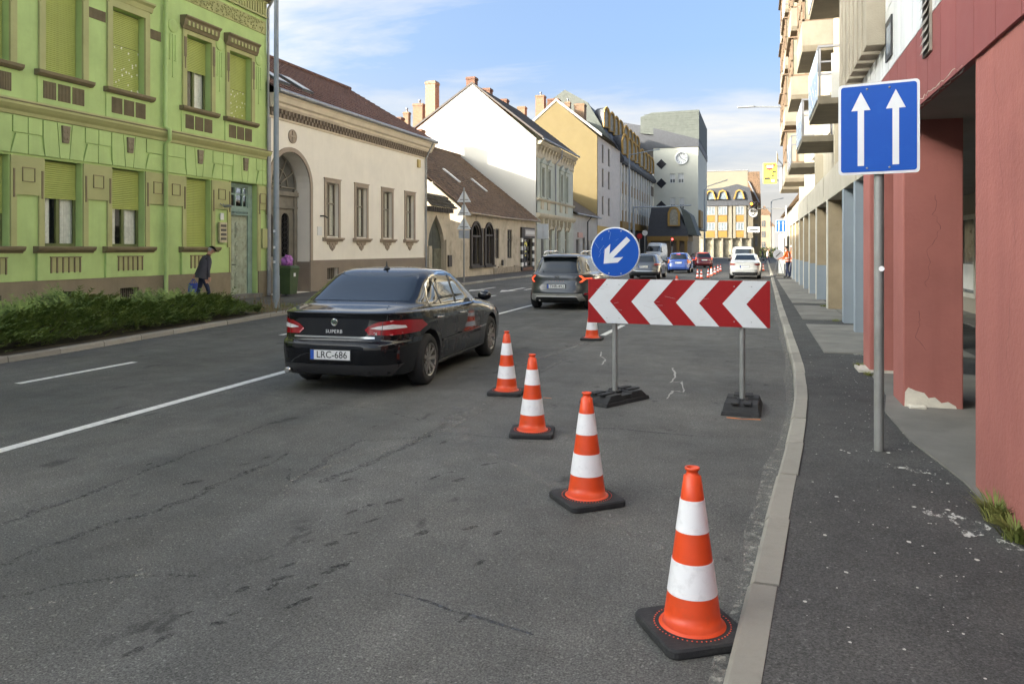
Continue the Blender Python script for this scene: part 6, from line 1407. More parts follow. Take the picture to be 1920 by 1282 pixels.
# ---------------------------------------------------------------- grey SUV
m_gpaint = paint('grey_paint', (.028, .032, .037), .35, 0)
def f_suv(root, body, bv):
    patch(bv, [(-.60, 1.06), (.60, 1.06), (.66, 1.12), (.56, 1.43), (.50, 1.46), (-.50, 1.46), (-.56, 1.43), (-.66, 1.12)], 'rear', .004, m_carglass, 'rear_window', root)
    for v in ('left', 'right'):
        patch(bv, [(.62, 1.12), (3.0, 1.04), (2.7, 1.28), (2.3, 1.44), (1.6, 1.47), (.9, 1.43), (.72, 1.34)], v, .005, m_carglass, 'side_window', root)
        for y0 in (.82, 3.42): patch(bv, [(y0 + .43 * math.cos(R(t)), .36 + .43 * math.sin(R(t))) for t in range(-8, 189, 14)], v, .004, m_blkpl, 'arch_trim', root)
        patch(bv, [(1.15, .25), (3.05, .25), (3.05, .42), (1.15, .42)], v, .006, m_blkpl, 'sill_trim', root)
        seam(bv, [(1.95, 1.05), (1.95, .4)], v, body); seam(bv, [(3.0, 1.0), (3.0, .4)], v, body); handles(bv, root, ((1.25, .93), (2.2, .92)), m_gpaint, v)
    for s in (-1, 1):
        l_ = patch(bv, [(s * a, c) for a, c in [(.60, .82), (.62, 1.00), (.84, 1.02), (.89, .96), (.89, .80), (.80, .76), (.66, .77)]], 'rear', .008, m_blkpl, 'tail_lamp', root, .04)
        for pl in ([(.62, .98), (.69, .98), (.78, .90), (.74, .87)], [(.64, .79), (.71, .79), (.80, .88), (.76, .91)], [(.77, .87), (.88, .88), (.88, .915), (.77, .915)]): patch(bv, [(s * a, c) for a, c in pl], 'rear', .014, m_brakel, 'lamp_bar', l_, .03)
        b = MB(); b.tube([(s * .56, .75, 1.62), (s * .565, 1.0, 1.67), (s * .565, 2.3, 1.675), (s * .55, 2.55, 1.63)], .022, 8); b.build('roof_rail', m_chrome, root)
        patch(bv, [(s * a, c) for a, c in [(.76, .42), (.86, .44), (.86, .49), (.77, .48)]], 'rear', .008, m_redl, 'reflector', root, .03)
    patch(bv, [(-.80, .46), (.80, .46), (.86, .22), (-.86, .22)], 'rear', .004, m_blkpl, 'lower_bumper', root)
    patch(bv, [(-.72, .47), (.72, .47), (.80, .28), (.64, .26), (.58, .38), (-.58, .38), (-.64, .26), (-.80, .28)], 'rear', .016, mat('silver_skid', (.40, .39, .36), .4, .08, metal=.4), 'skid_plate', root, .04)
    patch(bv, [(-.52, .735), (.52, .735), (.58, .82), (.4, .84), (-.4, .84), (-.58, .82)], 'rear', .0035, m_gpaint, 'tailgate_fold', root)
    plate(root, bv, 0, .675, 'THR-492'); hit, _, _, _ = bv.ray_cast(Vector((0, -3, .845)), Vector((0, 1, 0))); text('badge', 'DUSTER', .07, mat('badge_red', (.42, .08, .05), .5, .05), lambda a, b_, c: Vector((a, hit.y - c - .006, .80 + b_)), root, .002, .0006, 2.1)
    hit, _, _, _ = bv.ray_cast(Vector((0, -3, .95)), Vector((0, 1, 0))); b = MB(lambda a, b_, c: Vector((a, hit.y - c - .002, .95 + b_))); b.prism([(-.07, .03), (-.05, -.03), (.06, -.03), (.08, .03), (.02, .01), (-.02, .01)], 0, .012); b.build('emblem', m_chrome, root)
    seam(bv, [(-.70, 1.02), (-.64, .62), (-.5, .56), (.5, .56), (.64, .62), (.70, 1.02)], 'rear', body, .009)
    b = MB(); b.tube([(.05, .23, 1.085), (-.3, .22, 1.095)], .012, 6); b.build('rear_wiper', m_blkpl, root)
    b = MB(); b.box(-.54, .54, .34, .62, 1.50, 1.535); b.build('roof_spoiler', m_gpaint, root, bevel=.012); b = MB(); b.tube([(0, 1.0, 1.6), (0, .85, 1.75)], .006, 5); b.build('aerial', m_blkpl, root)
    b = MB(); b.lathe([(.03, -.03), (.035, .1)], 10, (-.48, .05, .27), axis='y'); b.build('exhaust', m_chrome, root); mirror_part(root, 2.95, 1.1, .9, m_blkpl)
SUV = [(.30, .24, 4.2, .24, .76, 7), (.10, .27, 4.28, .26, .85, 7), (.03, .36, 4.33, .36, .895, 6.5), (.0, .48, 4.34, .50, .905, 6), (.03, .60, 4.33, .62, .906, 6), (.07, .70, 4.3, .74, .905, 6), (.10, .82, 4.2, .86, .902, 6), (.11, .93, 3.9, .97, .895, 6), (.14, 1.00, 3.4, 1.02, .87, 6), (.19, 1.06, 3.2, 1.06, .83, 6), (.26, 1.16, 3.02, 1.16, .79, 6), (.36, 1.33, 2.72, 1.33, .725, 6), (.46, 1.47, 2.45, 1.47, .665, 5.5), (.52, 1.535, 2.3, 1.54, .61, 5), (.66, 1.58, 2.1, 1.585, .50, 4), (.95, 1.61, 1.9, 1.615, .25, 3.4), (1.2, 1.618, 1.6, 1.62, .1, 3)]
vehicle('grey_suv', (-5.45, 21.4, 0), 0, 'dark grey off-road car with lit tail lamps and roof rails, plate THR-492', 'car', SUV, m_gpaint, ((.82, 0), (3.42, 0)), .345, .905, f_suv, 5)
# ---------------------------------------------------------------- cars farther down the street
def far_feats(cfg):
    pm = cfg['paint']
    def f(root, body, bv):
        H = cfg['h']; bl = cfg['belt']
        patch(bv, cfg.get('rw', [(-.60, bl + .03), (.60, bl + .03), (.52, H - .12), (-.52, H - .12)]), 'rear', .005, m_carglass, 'rear_window', root, .08)
        patch(bv, cfg.get('fw', [(-.62, bl + .04), (.62, bl + .04), (.54, H - .12), (-.54, H - .12)]), 'front', .005, m_carglass, 'windscreen', root, .08)
        for v in ('left', 'right'):
            if cfg.get('sidewin'): patch(bv, cfg['sidewin'], v, .005, m_carglass, 'side_window', root, .1)
            for pts in cfg.get('seams', ()): seam(bv, pts, v, body)
        for s in (-1, 1):
            for pl, m, nm in cfg.get('lamps', ()): patch(bv, [(s * a, c) for a, c in pl], 'rear', .01, m, nm, root, .05)
            for pl, m, nm in cfg.get('flamps', ()): patch(bv, [(s * a, c) for a, c in pl], 'front', .01, m, nm, root, .05)
        for pl, m, nm in cfg.get('rear', ()): patch(bv, pl, 'rear', .007, m, nm, root, .06)
        for pl, m, nm in cfg.get('front', ()): patch(bv, pl, 'front', .007, m, nm, root, .06)
        if cfg.get('plate'): plate(root, bv, 0, cfg['plate'][0], cfg['plate'][1])
        mirror_part(root, cfg['my'], bl + .06, cfg['hw'] - .03, cfg.get('mm', pm))
    return f
def scale_rows(rows, L, W, H, base=(4.34, .906, 1.62)): return [(a * L / base[0], b_ * H / base[2], c * L / base[0], d * H / base[2], w * W / base[1], e) for a, b_, c, d, w, e in rows]
hsw = lambda L, H: [(L * .16, H * .68), (L * .69, H * .64), (L * .62, H * .79), (L * .53, H * .89), (L * .37, H * .91), (L * .21, H * .885)]
p_est = paint('slate_blue_paint', (.045, .055, .07)); p_blue = paint('blue_paint', (.04, .095, .36)); p_dred = paint('dark_red_paint', (.13, .012, .02)); p_wht = paint('white_paint', (.62, .61, .57), .25)
rl = [(.60, .90), (.86, .93), (.88, .80), (.60, .80)]
vehicle('slate_estate_car', (-6.2, 44.6, 0), 0, 'slate blue estate car half hidden by the round blue arrow sign', 'car', scale_rows(SUV, 4.7, .91, 1.49), p_est, ((.95, 0), (3.66, 0)), .325, .91, far_feats(dict(paint=p_est, h=1.49, belt=.97, my=3.1, hw=.91, sidewin=hsw(4.7, 1.49), lamps=((rl, m_redl, 'tail_lamp'),), plate=(.72, 'PTX-531'), rear=(([(-.8, .38), (.8, .38), (.8, .22), (-.8, .22)], m_blkpl, 'lower_bumper'), ([(-.7, .46), (.7, .46), (.7, .48), (-.7, .48)], m_chrome, 'chrome_strip')), rw=[(-.6, 1.0), (.6, 1.0), (.52, 1.33), (-.52, 1.33)])), 7, sub=2)
vehicle('blue_hatchback', (-5.35, 56.4, 0), 0, 'bright blue small hatchback with orange tail lamps in the left lane queue', 'car', scale_rows(SUV, 3.9, .84, 1.5), p_blue, ((.7, 0), (3.15, 0)), .30, .84, far_feats(dict(paint=p_blue, h=1.5, belt=.98, my=2.6, hw=.84, sidewin=hsw(3.9, 1.5), lamps=(([(.60, .98), (.82, .98), (.84, .70), (.66, .72)], m_orl, 'tail_lamp'), ([(.62, .80), (.82, .80), (.83, .72), (.66, .73)], m_redl, 'lamp_lens')), plate=(.76, ''), rear=(([(-.14, 1.345), (.14, 1.345), (.14, 1.375), (-.14, 1.375)], m_brakel, 'high_brake_lamp'), ([(-.7, .30), (.7, .30), (.7, .22), (-.7, .22)], m_blkpl, 'lower_bumper')))), 6, sub=2)
vehicle('dark_red_hatchback', (-4.5, 72.5, 0), R(16), 'dark red hatchback turning left beyond the row of small cones', 'car', scale_rows(SUV, 4.3, .89, 1.48), p_dred, ((.8, 0), (3.4, 0)), .315, .89, far_feats(dict(paint=p_dred, h=1.48, belt=.96, my=2.9, hw=.89, sidewin=hsw(4.3, 1.48), lamps=(([(.62, .96), (.86, .96), (.88, .74), (.70, .76)], m_brakel, 'tail_lamp'),), plate=(.74, ''), rear=(([(-.5, 1.35), (.5, 1.35), (.48, 1.41), (-.48, 1.41)], m_brakel, 'high_brake_lamp'),))), 6, sub=2)
vehicle('white_saloon', (-.63, 46.6, 0), 0, 'white saloon car in the right lane beyond the chevron board', 'car', scale_rows(SALOON, 4.67, .905, 1.45, (4.835, .91, 1.456)), p_wht, ((.95, 0), (3.62, 0)), .325, .905, far_feats(dict(paint=p_wht, h=1.45, belt=1.03, my=2.95, hw=.905, sidewin=[(1.0, .99), (3.05, .96), (2.75, 1.16), (2.45, 1.31), (2.1, 1.37), (1.6, 1.37), (1.25, 1.28), (1.1, 1.15)], lamps=(([(.48, .86), (.60, .90), (.87, .90), (.87, .80), (.60, .80)], m_redl, 'tail_lamp'), ([(.58, .885), (.84, .885), (.84, .855), (.60, .855)], m_orl, 'indicator')), plate=(.72, ''), rear=(([(-.72, .40), (.72, .40), (.66, .24), (-.66, .24)], m_blkpl, 'lower_bumper'), ([(-.6, .31), (.6, .31), (.58, .285), (-.58, .285)], m_chrome, 'chrome_strip')), rw=[(-.6, 1.09), (.6, 1.09), (.48, 1.39), (-.48, 1.39)], mm=m_blkpl)), 7, sub=2)
MPV = [(.25, .22, 4.5, .22, .8, 8), (.06, .27, 4.6, .27, .90, 8), (.0, .45, 4.64, .45, .935, 8), (.02, .62, 4.64, .62, .94, 8), (.04, .9, 4.5, .86, .94, 8), (.06, 1.08, 4.0, 1.05, .93, 8), (.10, 1.18, 3.7, 1.15, .90, 8), (.2, 1.6, 3.1, 1.6, .82, 8), (.27, 1.82, 2.8, 1.82, .76, 8), (.40, 1.90, 2.6, 1.90, .65, 6), (.9, 1.93, 2.2, 1.93, .2, 4)]
vehicle('white_people_carrier', (-.95, 60.6, 0), 0, 'tall white people carrier just ahead of the white saloon', 'car', MPV, p_wht, ((.85, 0), (3.75, 0)), .33, .94, far_feats(dict(paint=p_wht, h=1.92, belt=1.15, my=3.3, hw=.94, rw=[(-.78, 1.22), (.78, 1.22), (.68, 1.74), (-.68, 1.74)], sidewin=[(.35, 1.22), (3.3, 1.2), (2.85, 1.7), (.5, 1.72)], lamps=(([(.82, 1.15), (.92, 1.15), (.93, .82), (.82, .82)], m_redl, 'tail_lamp'),), plate=(.80, ''), mm=m_blkpl)), 6, sub=2)
VAN = [(.2, .25, 5.4, .25, .85, 9), (.04, .30, 5.48, .28, .98, 9), (.0, .55, 5.52, .5, 1.0, 9), (.0, .85, 5.50, .8, 1.0, 9), (.01, 1.15, 5.3, 1.1, .995, 9), (.02, 1.35, 4.95, 1.3, .985, 9), (.03, 1.9, 4.5, 1.9, .94, 9), (.06, 2.3, 4.15, 2.3, .88, 9), (.12, 2.48, 3.9, 2.5, .8, 8), (.4, 2.56, 3.4, 2.58, .45, 5), (1, 2.58, 2.8, 2.6, .1, 4)]
vehicle('white_panel_van', (-12.0, 103.5, 0), R(174), 'white high roof panel van coming the other way behind the sign', 'van', VAN, p_wht, ((1.0, 0), (4.5, 0)), .34, 1.0, far_feats(dict(paint=p_wht, h=2.58, belt=1.35, my=4.5, hw=.98, rw=[(-.7, 1.4), (.7, 1.4), (.64, 2.1), (-.64, 2.1)], fw=[(-.86, 1.42), (.86, 1.42), (.80, 2.12), (-.80, 2.12)], sidewin=[(3.7, 1.42), (4.65, 1.38), (4.25, 2.0), (3.7, 2.02)], flamps=(([(.62, .85), (.92, .85), (.90, 1.1), (.70, 1.02)], m_whl, 'headlamp'),), front=(([(-.55, .72), (.55, .72), (.5, .95), (-.5, .95)], m_blkpl, 'grille'), ([(-.9, .3), (.9, .3), (.9, .5), (-.9, .5)], m_blkpl, 'bumper')), mm=m_blkpl)), 6, sub=2)
# ================================================================ traffic cones
m_cor = mat('cone_orange', (.70, .066, .012), .42, .06, 6, dirt=.35, dirtcol=(.36, .07, .03), dscale=9); m_cwh = mat('cone_white', (.80, .79, .80), .35, .03, 8, dirt=.5, dirtcol=(.52, .50, .50), dscale=22); m_rub = mat('cone_rubber', (.022, .022, .023), .85, .25, 9, .4, 80, dirt=.6, dirtcol=(.06, .058, .052), dscale=7)
def band(b, z0, z1, r, n=40):
    b.lathe([(r(z0), z0), (r(z1), z1)], n)
def make_cone(H=.75, detail=True):
    LOCAL[0] = True
    root = empty('traffic_cone', (0, 0, 0), 0, 'orange and white traffic cone', 'traffic cone', 'traffic cones on the road'); k = H / .75; n = 40 if detail else 16
    b = MB(); s = .205 * k; rc = .045 * k; ol = []
    for cx, cy, a0 in ((s - rc, s - rc, 0), (-s + rc, s - rc, 90), (-s + rc, -s + rc, 180), (s - rc, -s + rc, 270)): ol += arc(cx, cy, rc, a0, a0 + 90, 5)
    lo = [b.pt(x * .985, y * .985, 0) for x, y in ol]; m1 = [b.pt(x, y, .008) for x, y in ol]; m2 = [b.pt(x, y, .032 * k) for x, y in ol]; up = [b.pt(x * .965, y * .965, .042 * k) for x, y in ol]; c = [b.pt(x * .55, y * .55, .044 * k) for x, y in ol]
    N = len(ol)
    for A_, B2 in ((lo, m1), (m1, m2), (m2, up), (up, c)):
        for j in range(N): b.face((A_[j], A_[(j + 1) % N], B2[(j + 1) % N], B2[j]))
    b.face(c); b.face(lo[::-1]); base = b.build('base', m_rub, root)
    z0 = .044 * k; zt = H
    f = lambda t: z0 + (zt - z0) * (1 - t)                  # t: 0 top, 1 foot
    rad = lambda z: (.034 + (.131 - .034) * ((zt - z) / (zt - z0)) ** 1.02) * k
    def seg(t0, t1, grow, name, m, extra=None):
        b = MB(); pr = [(rad(f(t1)) + grow, f(t1)), (rad(f((t0 + t1) / 2)) + grow, f((t0 + t1) / 2)), (rad(f(t0)) + grow, f(t0))]
        b.lathe(extra + pr if extra else pr, n); b.build(name, m, root)
    seg(.79, 1.0, .0, 'foot_band', m_cor, [(.150 * k, z0 + .001), (.149 * k, z0 + .003), (.1345 * k, z0 + .006), (.1325 * k, z0 + .012)]); seg(.585, .79, .0022, 'reflective_band', m_cwh); seg(.40, .585, 0, 'middle_band', m_cor); seg(.20, .40, .0022, 'reflective_band', m_cwh)
    b = MB(); b.lathe([(rad(f(.2)), f(.2)), (rad(f(.1)), f(.1)), (rad(f(.1)) - .001, f(.1) + .001), (rad(f(.055)), f(.055)), (rad(f(.05)) - .008 * k, f(.05)), (.026 * k, f(.035)), (.026 * k, f(.02)), (.033 * k, f(.015)), (.033 * k, f(.0)), (.025 * k, f(.0)), (.024 * k, f(.06))], n); b.build('tip', m_cor, root)
    if detail:
        b = MB()
        for j in range(52): a = 2 * math.pi * j / 52; b.lathe([(.004, .0445), (.003, .0462), (.001, .0465)], 6, (.17 * math.cos(a), .17 * math.sin(a), 0))
        o = b.build('stud_ring', m_cor, root); o['kind'] = 'stuff'
    LOCAL[0] = False; return root
cone = make_cone(.75); first = True
for (px, py), rz, lab in (((1298, 1187), 32, 'nearest traffic cone, close beside the right kerb'), ((1100, 940), 40, 'second nearest traffic cone, in front of the left foot of the chevron board'), ((998, 814), 12, 'third nearest traffic cone, between the second cone and the black saloon'), ((950, 738), 5, 'fourth traffic cone from the kerb, beside the wheels of the black saloon'), ((1110, 637), 3, 'traffic cone half hidden behind the left end of the chevron board')):
    o = cone if first else copy_tree(cone); first = False; p = onZ(px, py); o.location = (p.x, p.y, .004); o.rotation_euler.z = R(rz); o['label'] = lab
p = onZ(1272, 530); o = copy_tree(cone); o.location = (-2.85, 29.6, .004); o['label'] = 'traffic cone of which only the tip shows above the chevron board'
small = make_cone(.56, False); first = True
labs = ['first and nearest of the far row of small cones', 'second cone of the far row, beside the first', 'third cone of the far row before the white saloon', 'fourth cone of the far row', 'fifth cone of the far row, near the dark red car', 'sixth cone of the far row, near the dark red car', 'last cone at the far end of the far row', 'lone small cone by the far right kerb past the white saloon']
for (px, py), lab in zip(((1308, 523), (1315, 523.5), (1328, 521), (1334, 517.5), (1340, 515), (1346, 511.5), (1351, 509), (1431, 508)), labs):
    o = small if first else copy_tree(small); first = False; p = onZ(px, py); o.location = (p.x, p.y, .004); o.rotation_euler.z = random.random(); o['label'] = lab
# ================================================================ chevron board on two rubber feet with round arrow sign
m_galv = mat('galvanised_post', (.27, .275, .265), .5, .14, 6, metal=.35, dirt=.35, dirtcol=(.22, .2, .16), dscale=5, streak=.25)
m_cred = mat('sign_red_film', (.27, .008, .010), .5, .06, 2, spec=.25, dirt=.2, dirtcol=(.22, .02, .02), dscale=9); m_cwf = mat('sign_white_film', (.60, .62, .64), .4, .03, 3, dirt=.2, dirtcol=(.45, .46, .47), dscale=9); m_sblue = mat('sign_blue_film', (.003, .065, .36), .45, .05, 2, spec=.25, dirt=.15, dirtcol=(.02, .12, .38), dscale=8); m_alu = mat('sign_back', (.36, .38, .40), .45, .08, metal=.3)
def camp(px, zc, z): xc = (px - HX) / FPX * zc; return Vector((xc * CS - zc * SN, xc * SN + zc * CS, z))
Lp, Rp = camp(1153, 8.87, 0), camp(1392, 8.40, 0); ud = (Rp - Lp).normalized(); nd = Vector((ud.y, -ud.x, 0))   # nd faces the camera
br = empty('chevron_barrier', ((Lp + Rp) / 2)[:], 0, 'red and white chevron board on two grey posts with rubber feet', 'barrier')
TB_ = frame(Lp + Vector((0, 0, 0)), ud, nd)
def foot(name, c, ang, par):
    d = Vector((math.cos(ang), math.sin(ang), 0)); T = lambda a, b_, cc: c + d * a + Vector((-d.y, d.x, 0)) * cc + Vector((0, 0, b_))
    b = MB(T); L, W = .40, .20
    b.frust((-L, L, -W, W), (-L + .01, L - .01, -W + .01, W - .01), .0, .045); b.frust((-L + .03, -.06, -W + .015, W - .015), (-L + .12, -.1, -W + .03, W - .03), .045, .115); b.frust((.06, L - .03, -W + .015, W - .015), (.1, L - .12, -W + .03, W - .03), .045, .115); b.box(-.1, .1, .045, .095, -W + .03, W - .03)
    f_ = b.build(name, m_rub, par, bevel=.008)
    for s in (-1, 1):
        for q in (-.1, .02): b = MB(T); b.box(s * .24 - .10, s * .24 + .10, .1155, .128, q, q + .08); b.build('foot_rib', m_rub, f_)
    b = MB(T); b.box(-.055, .055, .095, .12, -.055, .055); b.build('post_socket', m_rub, f_); return f_
foot('rubber_foot', Lp + Vector((0, 0, 0)), R(62), br); foot('rubber_foot', Rp + Vector((0, 0, 0)), R(88), br)
for q, zt_ in ((Lp, 1.98), (Rp, 1.36)):
    c = q + nd * 0; b = MB(); b.tube([(c.x, c.y, .05), (c.x, c.y, zt_)], .03, 18); b.build('post', m_galv, br)
U0, U1, BZ0, BZ1 = -.301, 1.69, .895, 1.398
b = MB(TB_); b.box(U0, U1, BZ0, BZ1, .036, .058); bd = b.build('board', m_cred, br, bevel=.003)
n_ch = 4; hgt = BZ1 - BZ0; wch = (U1 - U0) / (n_ch * 2) * 1.0; mid = (BZ0 + BZ1) / 2
for k in range(n_ch):
    tip = U0 + .005 + k * wch * 2 + .0; s = hgt / 2 * .86
    pts = [(tip, mid), (tip + s, BZ1), (tip + s + wch, BZ1), (tip + wch, mid), (tip + s + wch, BZ0), (tip + s, BZ0)]; pts = [(min(a, U1), z) for a, z in pts]
    b = MB(TB_); b.prism(pts, .0585, .0605); b.build('white_chevron', m_cwf, bd)
for u, z in ((-.08, .06), (.06, .06), (-.08, .44), (.06, .44), (1.32, .06), (1.50, .06), (1.32, .44), (1.50, .44)): b = MB(TB_); b.lathe([(.007, .0606), (.005, .065)], 8, (u, BZ0 + z, 0)); b.build('rivet', m_alu, bd)
rr = random.Random(12); m_scr = mat('film_scratch', (.42, .36, .36), .6, .1)
for k in range(16):
    u, z = rr.uniform(U0 + .05, U1 - .2), rr.uniform(BZ0 + .04, BZ1 - .04); ln, sl = rr.uniform(.03, .16), rr.uniform(-.3, .3); b = MB(TB_); b.poly([(u, z, .0608), (u + ln, z + ln * sl, .0608), (u + ln, z + ln * sl + .0016, .0608), (u, z + .0022, .0608)]); b.build('scratch', m_scr, bd)
rs = empty('round_arrow_sign', (Lp + nd * .06 + Vector((0, 0, 1.4)))[:], 0, 'round blue sign with white arrow pointing down left above the chevron board', 'sign')
cz = 1.703; cu = .012
def disc(b, r, c0, c1, n=48): b.lathe([(r, c0), (r, c1)], n, (cu, cz, 0))
b = MB(TB_); b.lathe([(.287, .034), (.287, .05), (.280, .056)], 56, (cu, cz, 0)); sgn = b.build('sign_plate', m_cwf, rs); b = MB(TB_); b.lathe([(.272, .0565), (.272, .0585)], 56, (cu, cz, 0)); b.build('blue_field', m_sblue, sgn)
ca, sa = math.cos(R(225)), math.sin(R(225))
arrow = [(-.22, .03), (.06, .03), (-.03, .105), (.06, .105), (.185, 0), (.06, -.105), (-.03, -.105), (.06, -.03), (-.22, -.03)]
b = MB(TB_); b.prism([(cu + a * ca - c * sa, cz + a * sa + c * ca) for a, c in arrow], .0588, .0605); b.build('white_arrow', m_cwf, sgn)
for u, v in ((-.07, .24), (.07, .24), (-.07, -.24), (.07, -.24)): b = MB(TB_); b.lathe([(.008, .0588), (.006, .064)], 8, (cu + u, cz + v, 0)); b.build('rivet', m_alu, sgn)
for k in range(9):
    u, z = cu + rr.uniform(-.2, .08), cz + rr.uniform(-.14, .16); b = MB(TB_); a = rr.uniform(.6, 2.2); ln = rr.uniform(.02, .09); b.poly([(u, z, .0594), (u + ln * math.cos(a), z + ln * math.sin(a), .0594), (u + ln * math.cos(a) + .003, z + ln * math.sin(a), .0594), (u + .003, z, .0594)]); b.build('scratch', mat('blue_scratch', (.2, .3, .5), .6, .1), sgn)
for z in (1.5, 1.9): b = MB(TB_); b.box(-.06, .06, z - .02, z + .02, .0, .034); b.build('clamp', m_galv, rs)
# ================================================================ blue two-arrow lane signs
def lane_sign(name, foot_, z0, w, h, rz, lab, post_r=.038, ztop=None, panels=1, clip=True):
    s = empty(name, foot_[:], 0, lab, 'road sign', 'blue lane signs'); u = Vector((math.cos(rz), math.sin(rz), 0)); nn = Vector((u.y, -u.x, 0)); T = frame((foot_.x, foot_.y, 0), u, nn)
    b = MB(); b.tube([(foot_.x, foot_.y, foot_.z - .05), (foot_.x, foot_.y, z0 + h - .06)], post_r, 20); b.build('post', m_galv, s)
    def rr_(hw, hh, r): return [q for cx, cy, a0 in ((hw - r, hh - r, 0), (-hw + r, hh - r, 90), (-hw + r, -hh + r, 180), (hw - r, -hh + r, 270)) for q in arc(cx, cy, r, a0, a0 + 90, 5)]
    zc = z0 + h / 2; b = MB(T); b.prism([(x, zc + y) for x, y in rr_(w / 2, h / 2, .03)], post_r + .012, post_r + .03); p_ = b.build('sign_plate', m_cwf, s)
    b = MB(T); b.prism([(x, zc + y) for x, y in rr_(w / 2 - .02, h / 2 - .02, .022)], post_r + .0305, post_r + .032); b.build('blue_field', m_sblue, p_)
    for cx in (-.17 * w / .65, .17 * w / .65):
        ar = [(-.026, -.30), (.026, -.30), (.026, .15), (.078, .15), (0, .30), (-.078, .15), (-.026, .15)]; b = MB(T); b.prism([(cx * .82 + a * w / .65, zc + c * h / .74) for a, c in ar], post_r + .0325, post_r + .034); b.build('white_arrow', m_cwf, p_)
    for cx in (-.09, .09):
        for cz_ in (-h / 2 + .05, h / 2 - .05): b = MB(T); b.lathe([(.009, post_r + .0322), (.007, post_r + .038), (.003, post_r + .04)], 8, (cx * w / .65, zc + cz_, 0)); b.build('rivet', m_galv, p_)
    for z in (z0 + .08, z0 + h - .08): b = MB(T); b.box(-.16, .16, z - .015, z + .015, post_r - .005, post_r + .012); b.build('clamp', m_galv, s)
    return s, T
fp = onZ(1648, 842, KH); s1_, Ts = lane_sign('lane_sign', fp, 2.35, .60, .745, R(-12.5), 'near blue sign with two white arrows on a grey post on the right pavement')
zst = 1.58; b = MB(); dv = Vector((-fp.x, -fp.y, 0)).normalized(); c = fp + dv * .0385
b = MB(frame((fp.x + dv.x * .0385, fp.y + dv.y * .0385, 0), (-dv.y, dv.x, 0), dv)); b.lathe([(.022, .0), (.022, .001)], 14, (.02, zst, 0)); b.build('sticker', m_cwh, s1_)
fp2 = camp(1464.5, 51, KH); lane_sign('lane_sign', fp2, 1.74 + (467 - 435) * 51 / 1450, .62, .78, R(-8), 'far blue sign with two white arrows beside the workers', .05)
# ================================================================ poles, lamps and traffic lights
def pole(name, lab, cat, base, h, r0, r1, grp=None):
    o = empty(name, base, 0, lab, cat, grp); b = MB(); x, y, z = base; b.tube([(x, y, z - .05), (x, y, z + .9), (x, y, z + .92), (x, y, z + h)], [r0 * 1.12, r0 * 1.1, r0, r1], 18); b.build('pole', m_lamp, o); return o
m_lamp = mat('grey_lamp_post', (.21, .24, .265), .55, .12, 5, metal=.2, dirt=.35, dirtcol=(.26, .25, .22), dscale=3, streak=.2)
lb = onZ(518, 578, KH); lp = pole('street_lamp', 'tall grey street lamp post in front of the cream house gateway', 'street lamp', (lb.x, lb.y, KH), 10.5, .085, .055)
b = MB(); b.tube([(lb.x, lb.y, 10.5), (lb.x + .4, lb.y, 11.0), (lb.x + 2.2, lb.y, 11.25)], .04, 8); b.build('arm', m_lamp, lp); b = MB(); b.box(lb.x + 2.1, lb.x + 2.9, lb.y - .14, lb.y + .14, 11.18, 11.3); b.build('lamp_head', m_lamp, lp, bevel=.03)
for z in (1.35, 1.75, 2.2): b = MB(); b.box(lb.x - .03, lb.x + .03, lb.y - .098, lb.y - .09, z, z + .07); b.build('sticker', m_cwh, lp)
# three triangular sign backs on one post
tp = camp(870, 37.5, KH); ts = empty('triangle_sign_post', tp[:], 0, 'post with the grey backs of three triangular signs one above the other', 'road sign'); TT_ = frame((tp.x, tp.y, 0), (CS, SN, 0), (SN, -CS, 0))
zf = lambda py: CAMH + (HY - py) * 37.5 / 1450
b = MB(); b.tube([(tp.x, tp.y, 0), (tp.x, tp.y, zf(352))], .04, 12); b.build('post', m_galv, ts)
for p0, p1 in ((355, 379), (380, 404), (405, 430)):
    b = MB(TT_); b.prism([(-.345, zf(p1)), (.345, zf(p1)), (.0, zf(p0))], -.07, -.05); q = b.build('sign_back', mat('pale_sign_back', (.68, .70, .71), .45, .06), ts, bevel=.01)
    b = MB(TT_); b.box(-.2, .2, zf(p1) + .1, zf(p1) + .14, -.05, -.035); b.build('stiffener', m_galv, q)
b = MB(TT_); b.box(-.26, .26, zf(447), zf(432), -.07, -.05); b.build('plate_back', m_alu, ts)
sp = camp(1018, 57, KH); ss = empty('sign_back_panel', sp[:], 0, 'grey back of a rectangular sign before the ornate pale green house', 'road sign'); TQ = frame((sp.x, sp.y, 0), (CS, SN, 0), (SN, -CS, 0)); zf = lambda py: CAMH + (HY - py) * 57 / 1450
b = MB(); b.tube([(sp.x, sp.y, 0), (sp.x, sp.y, zf(421))], .04, 10); b.build('post', m_galv, ss); b = MB(TQ); b.box(-.42, .42, zf(448), zf(420), .05, .08); b.build('panel', m_alu, ss, bevel=.01); b = MB(TQ); b.box(-.02, .02, zf(446), zf(422), .08, .1); b.build('stiffener', m_galv, ss)
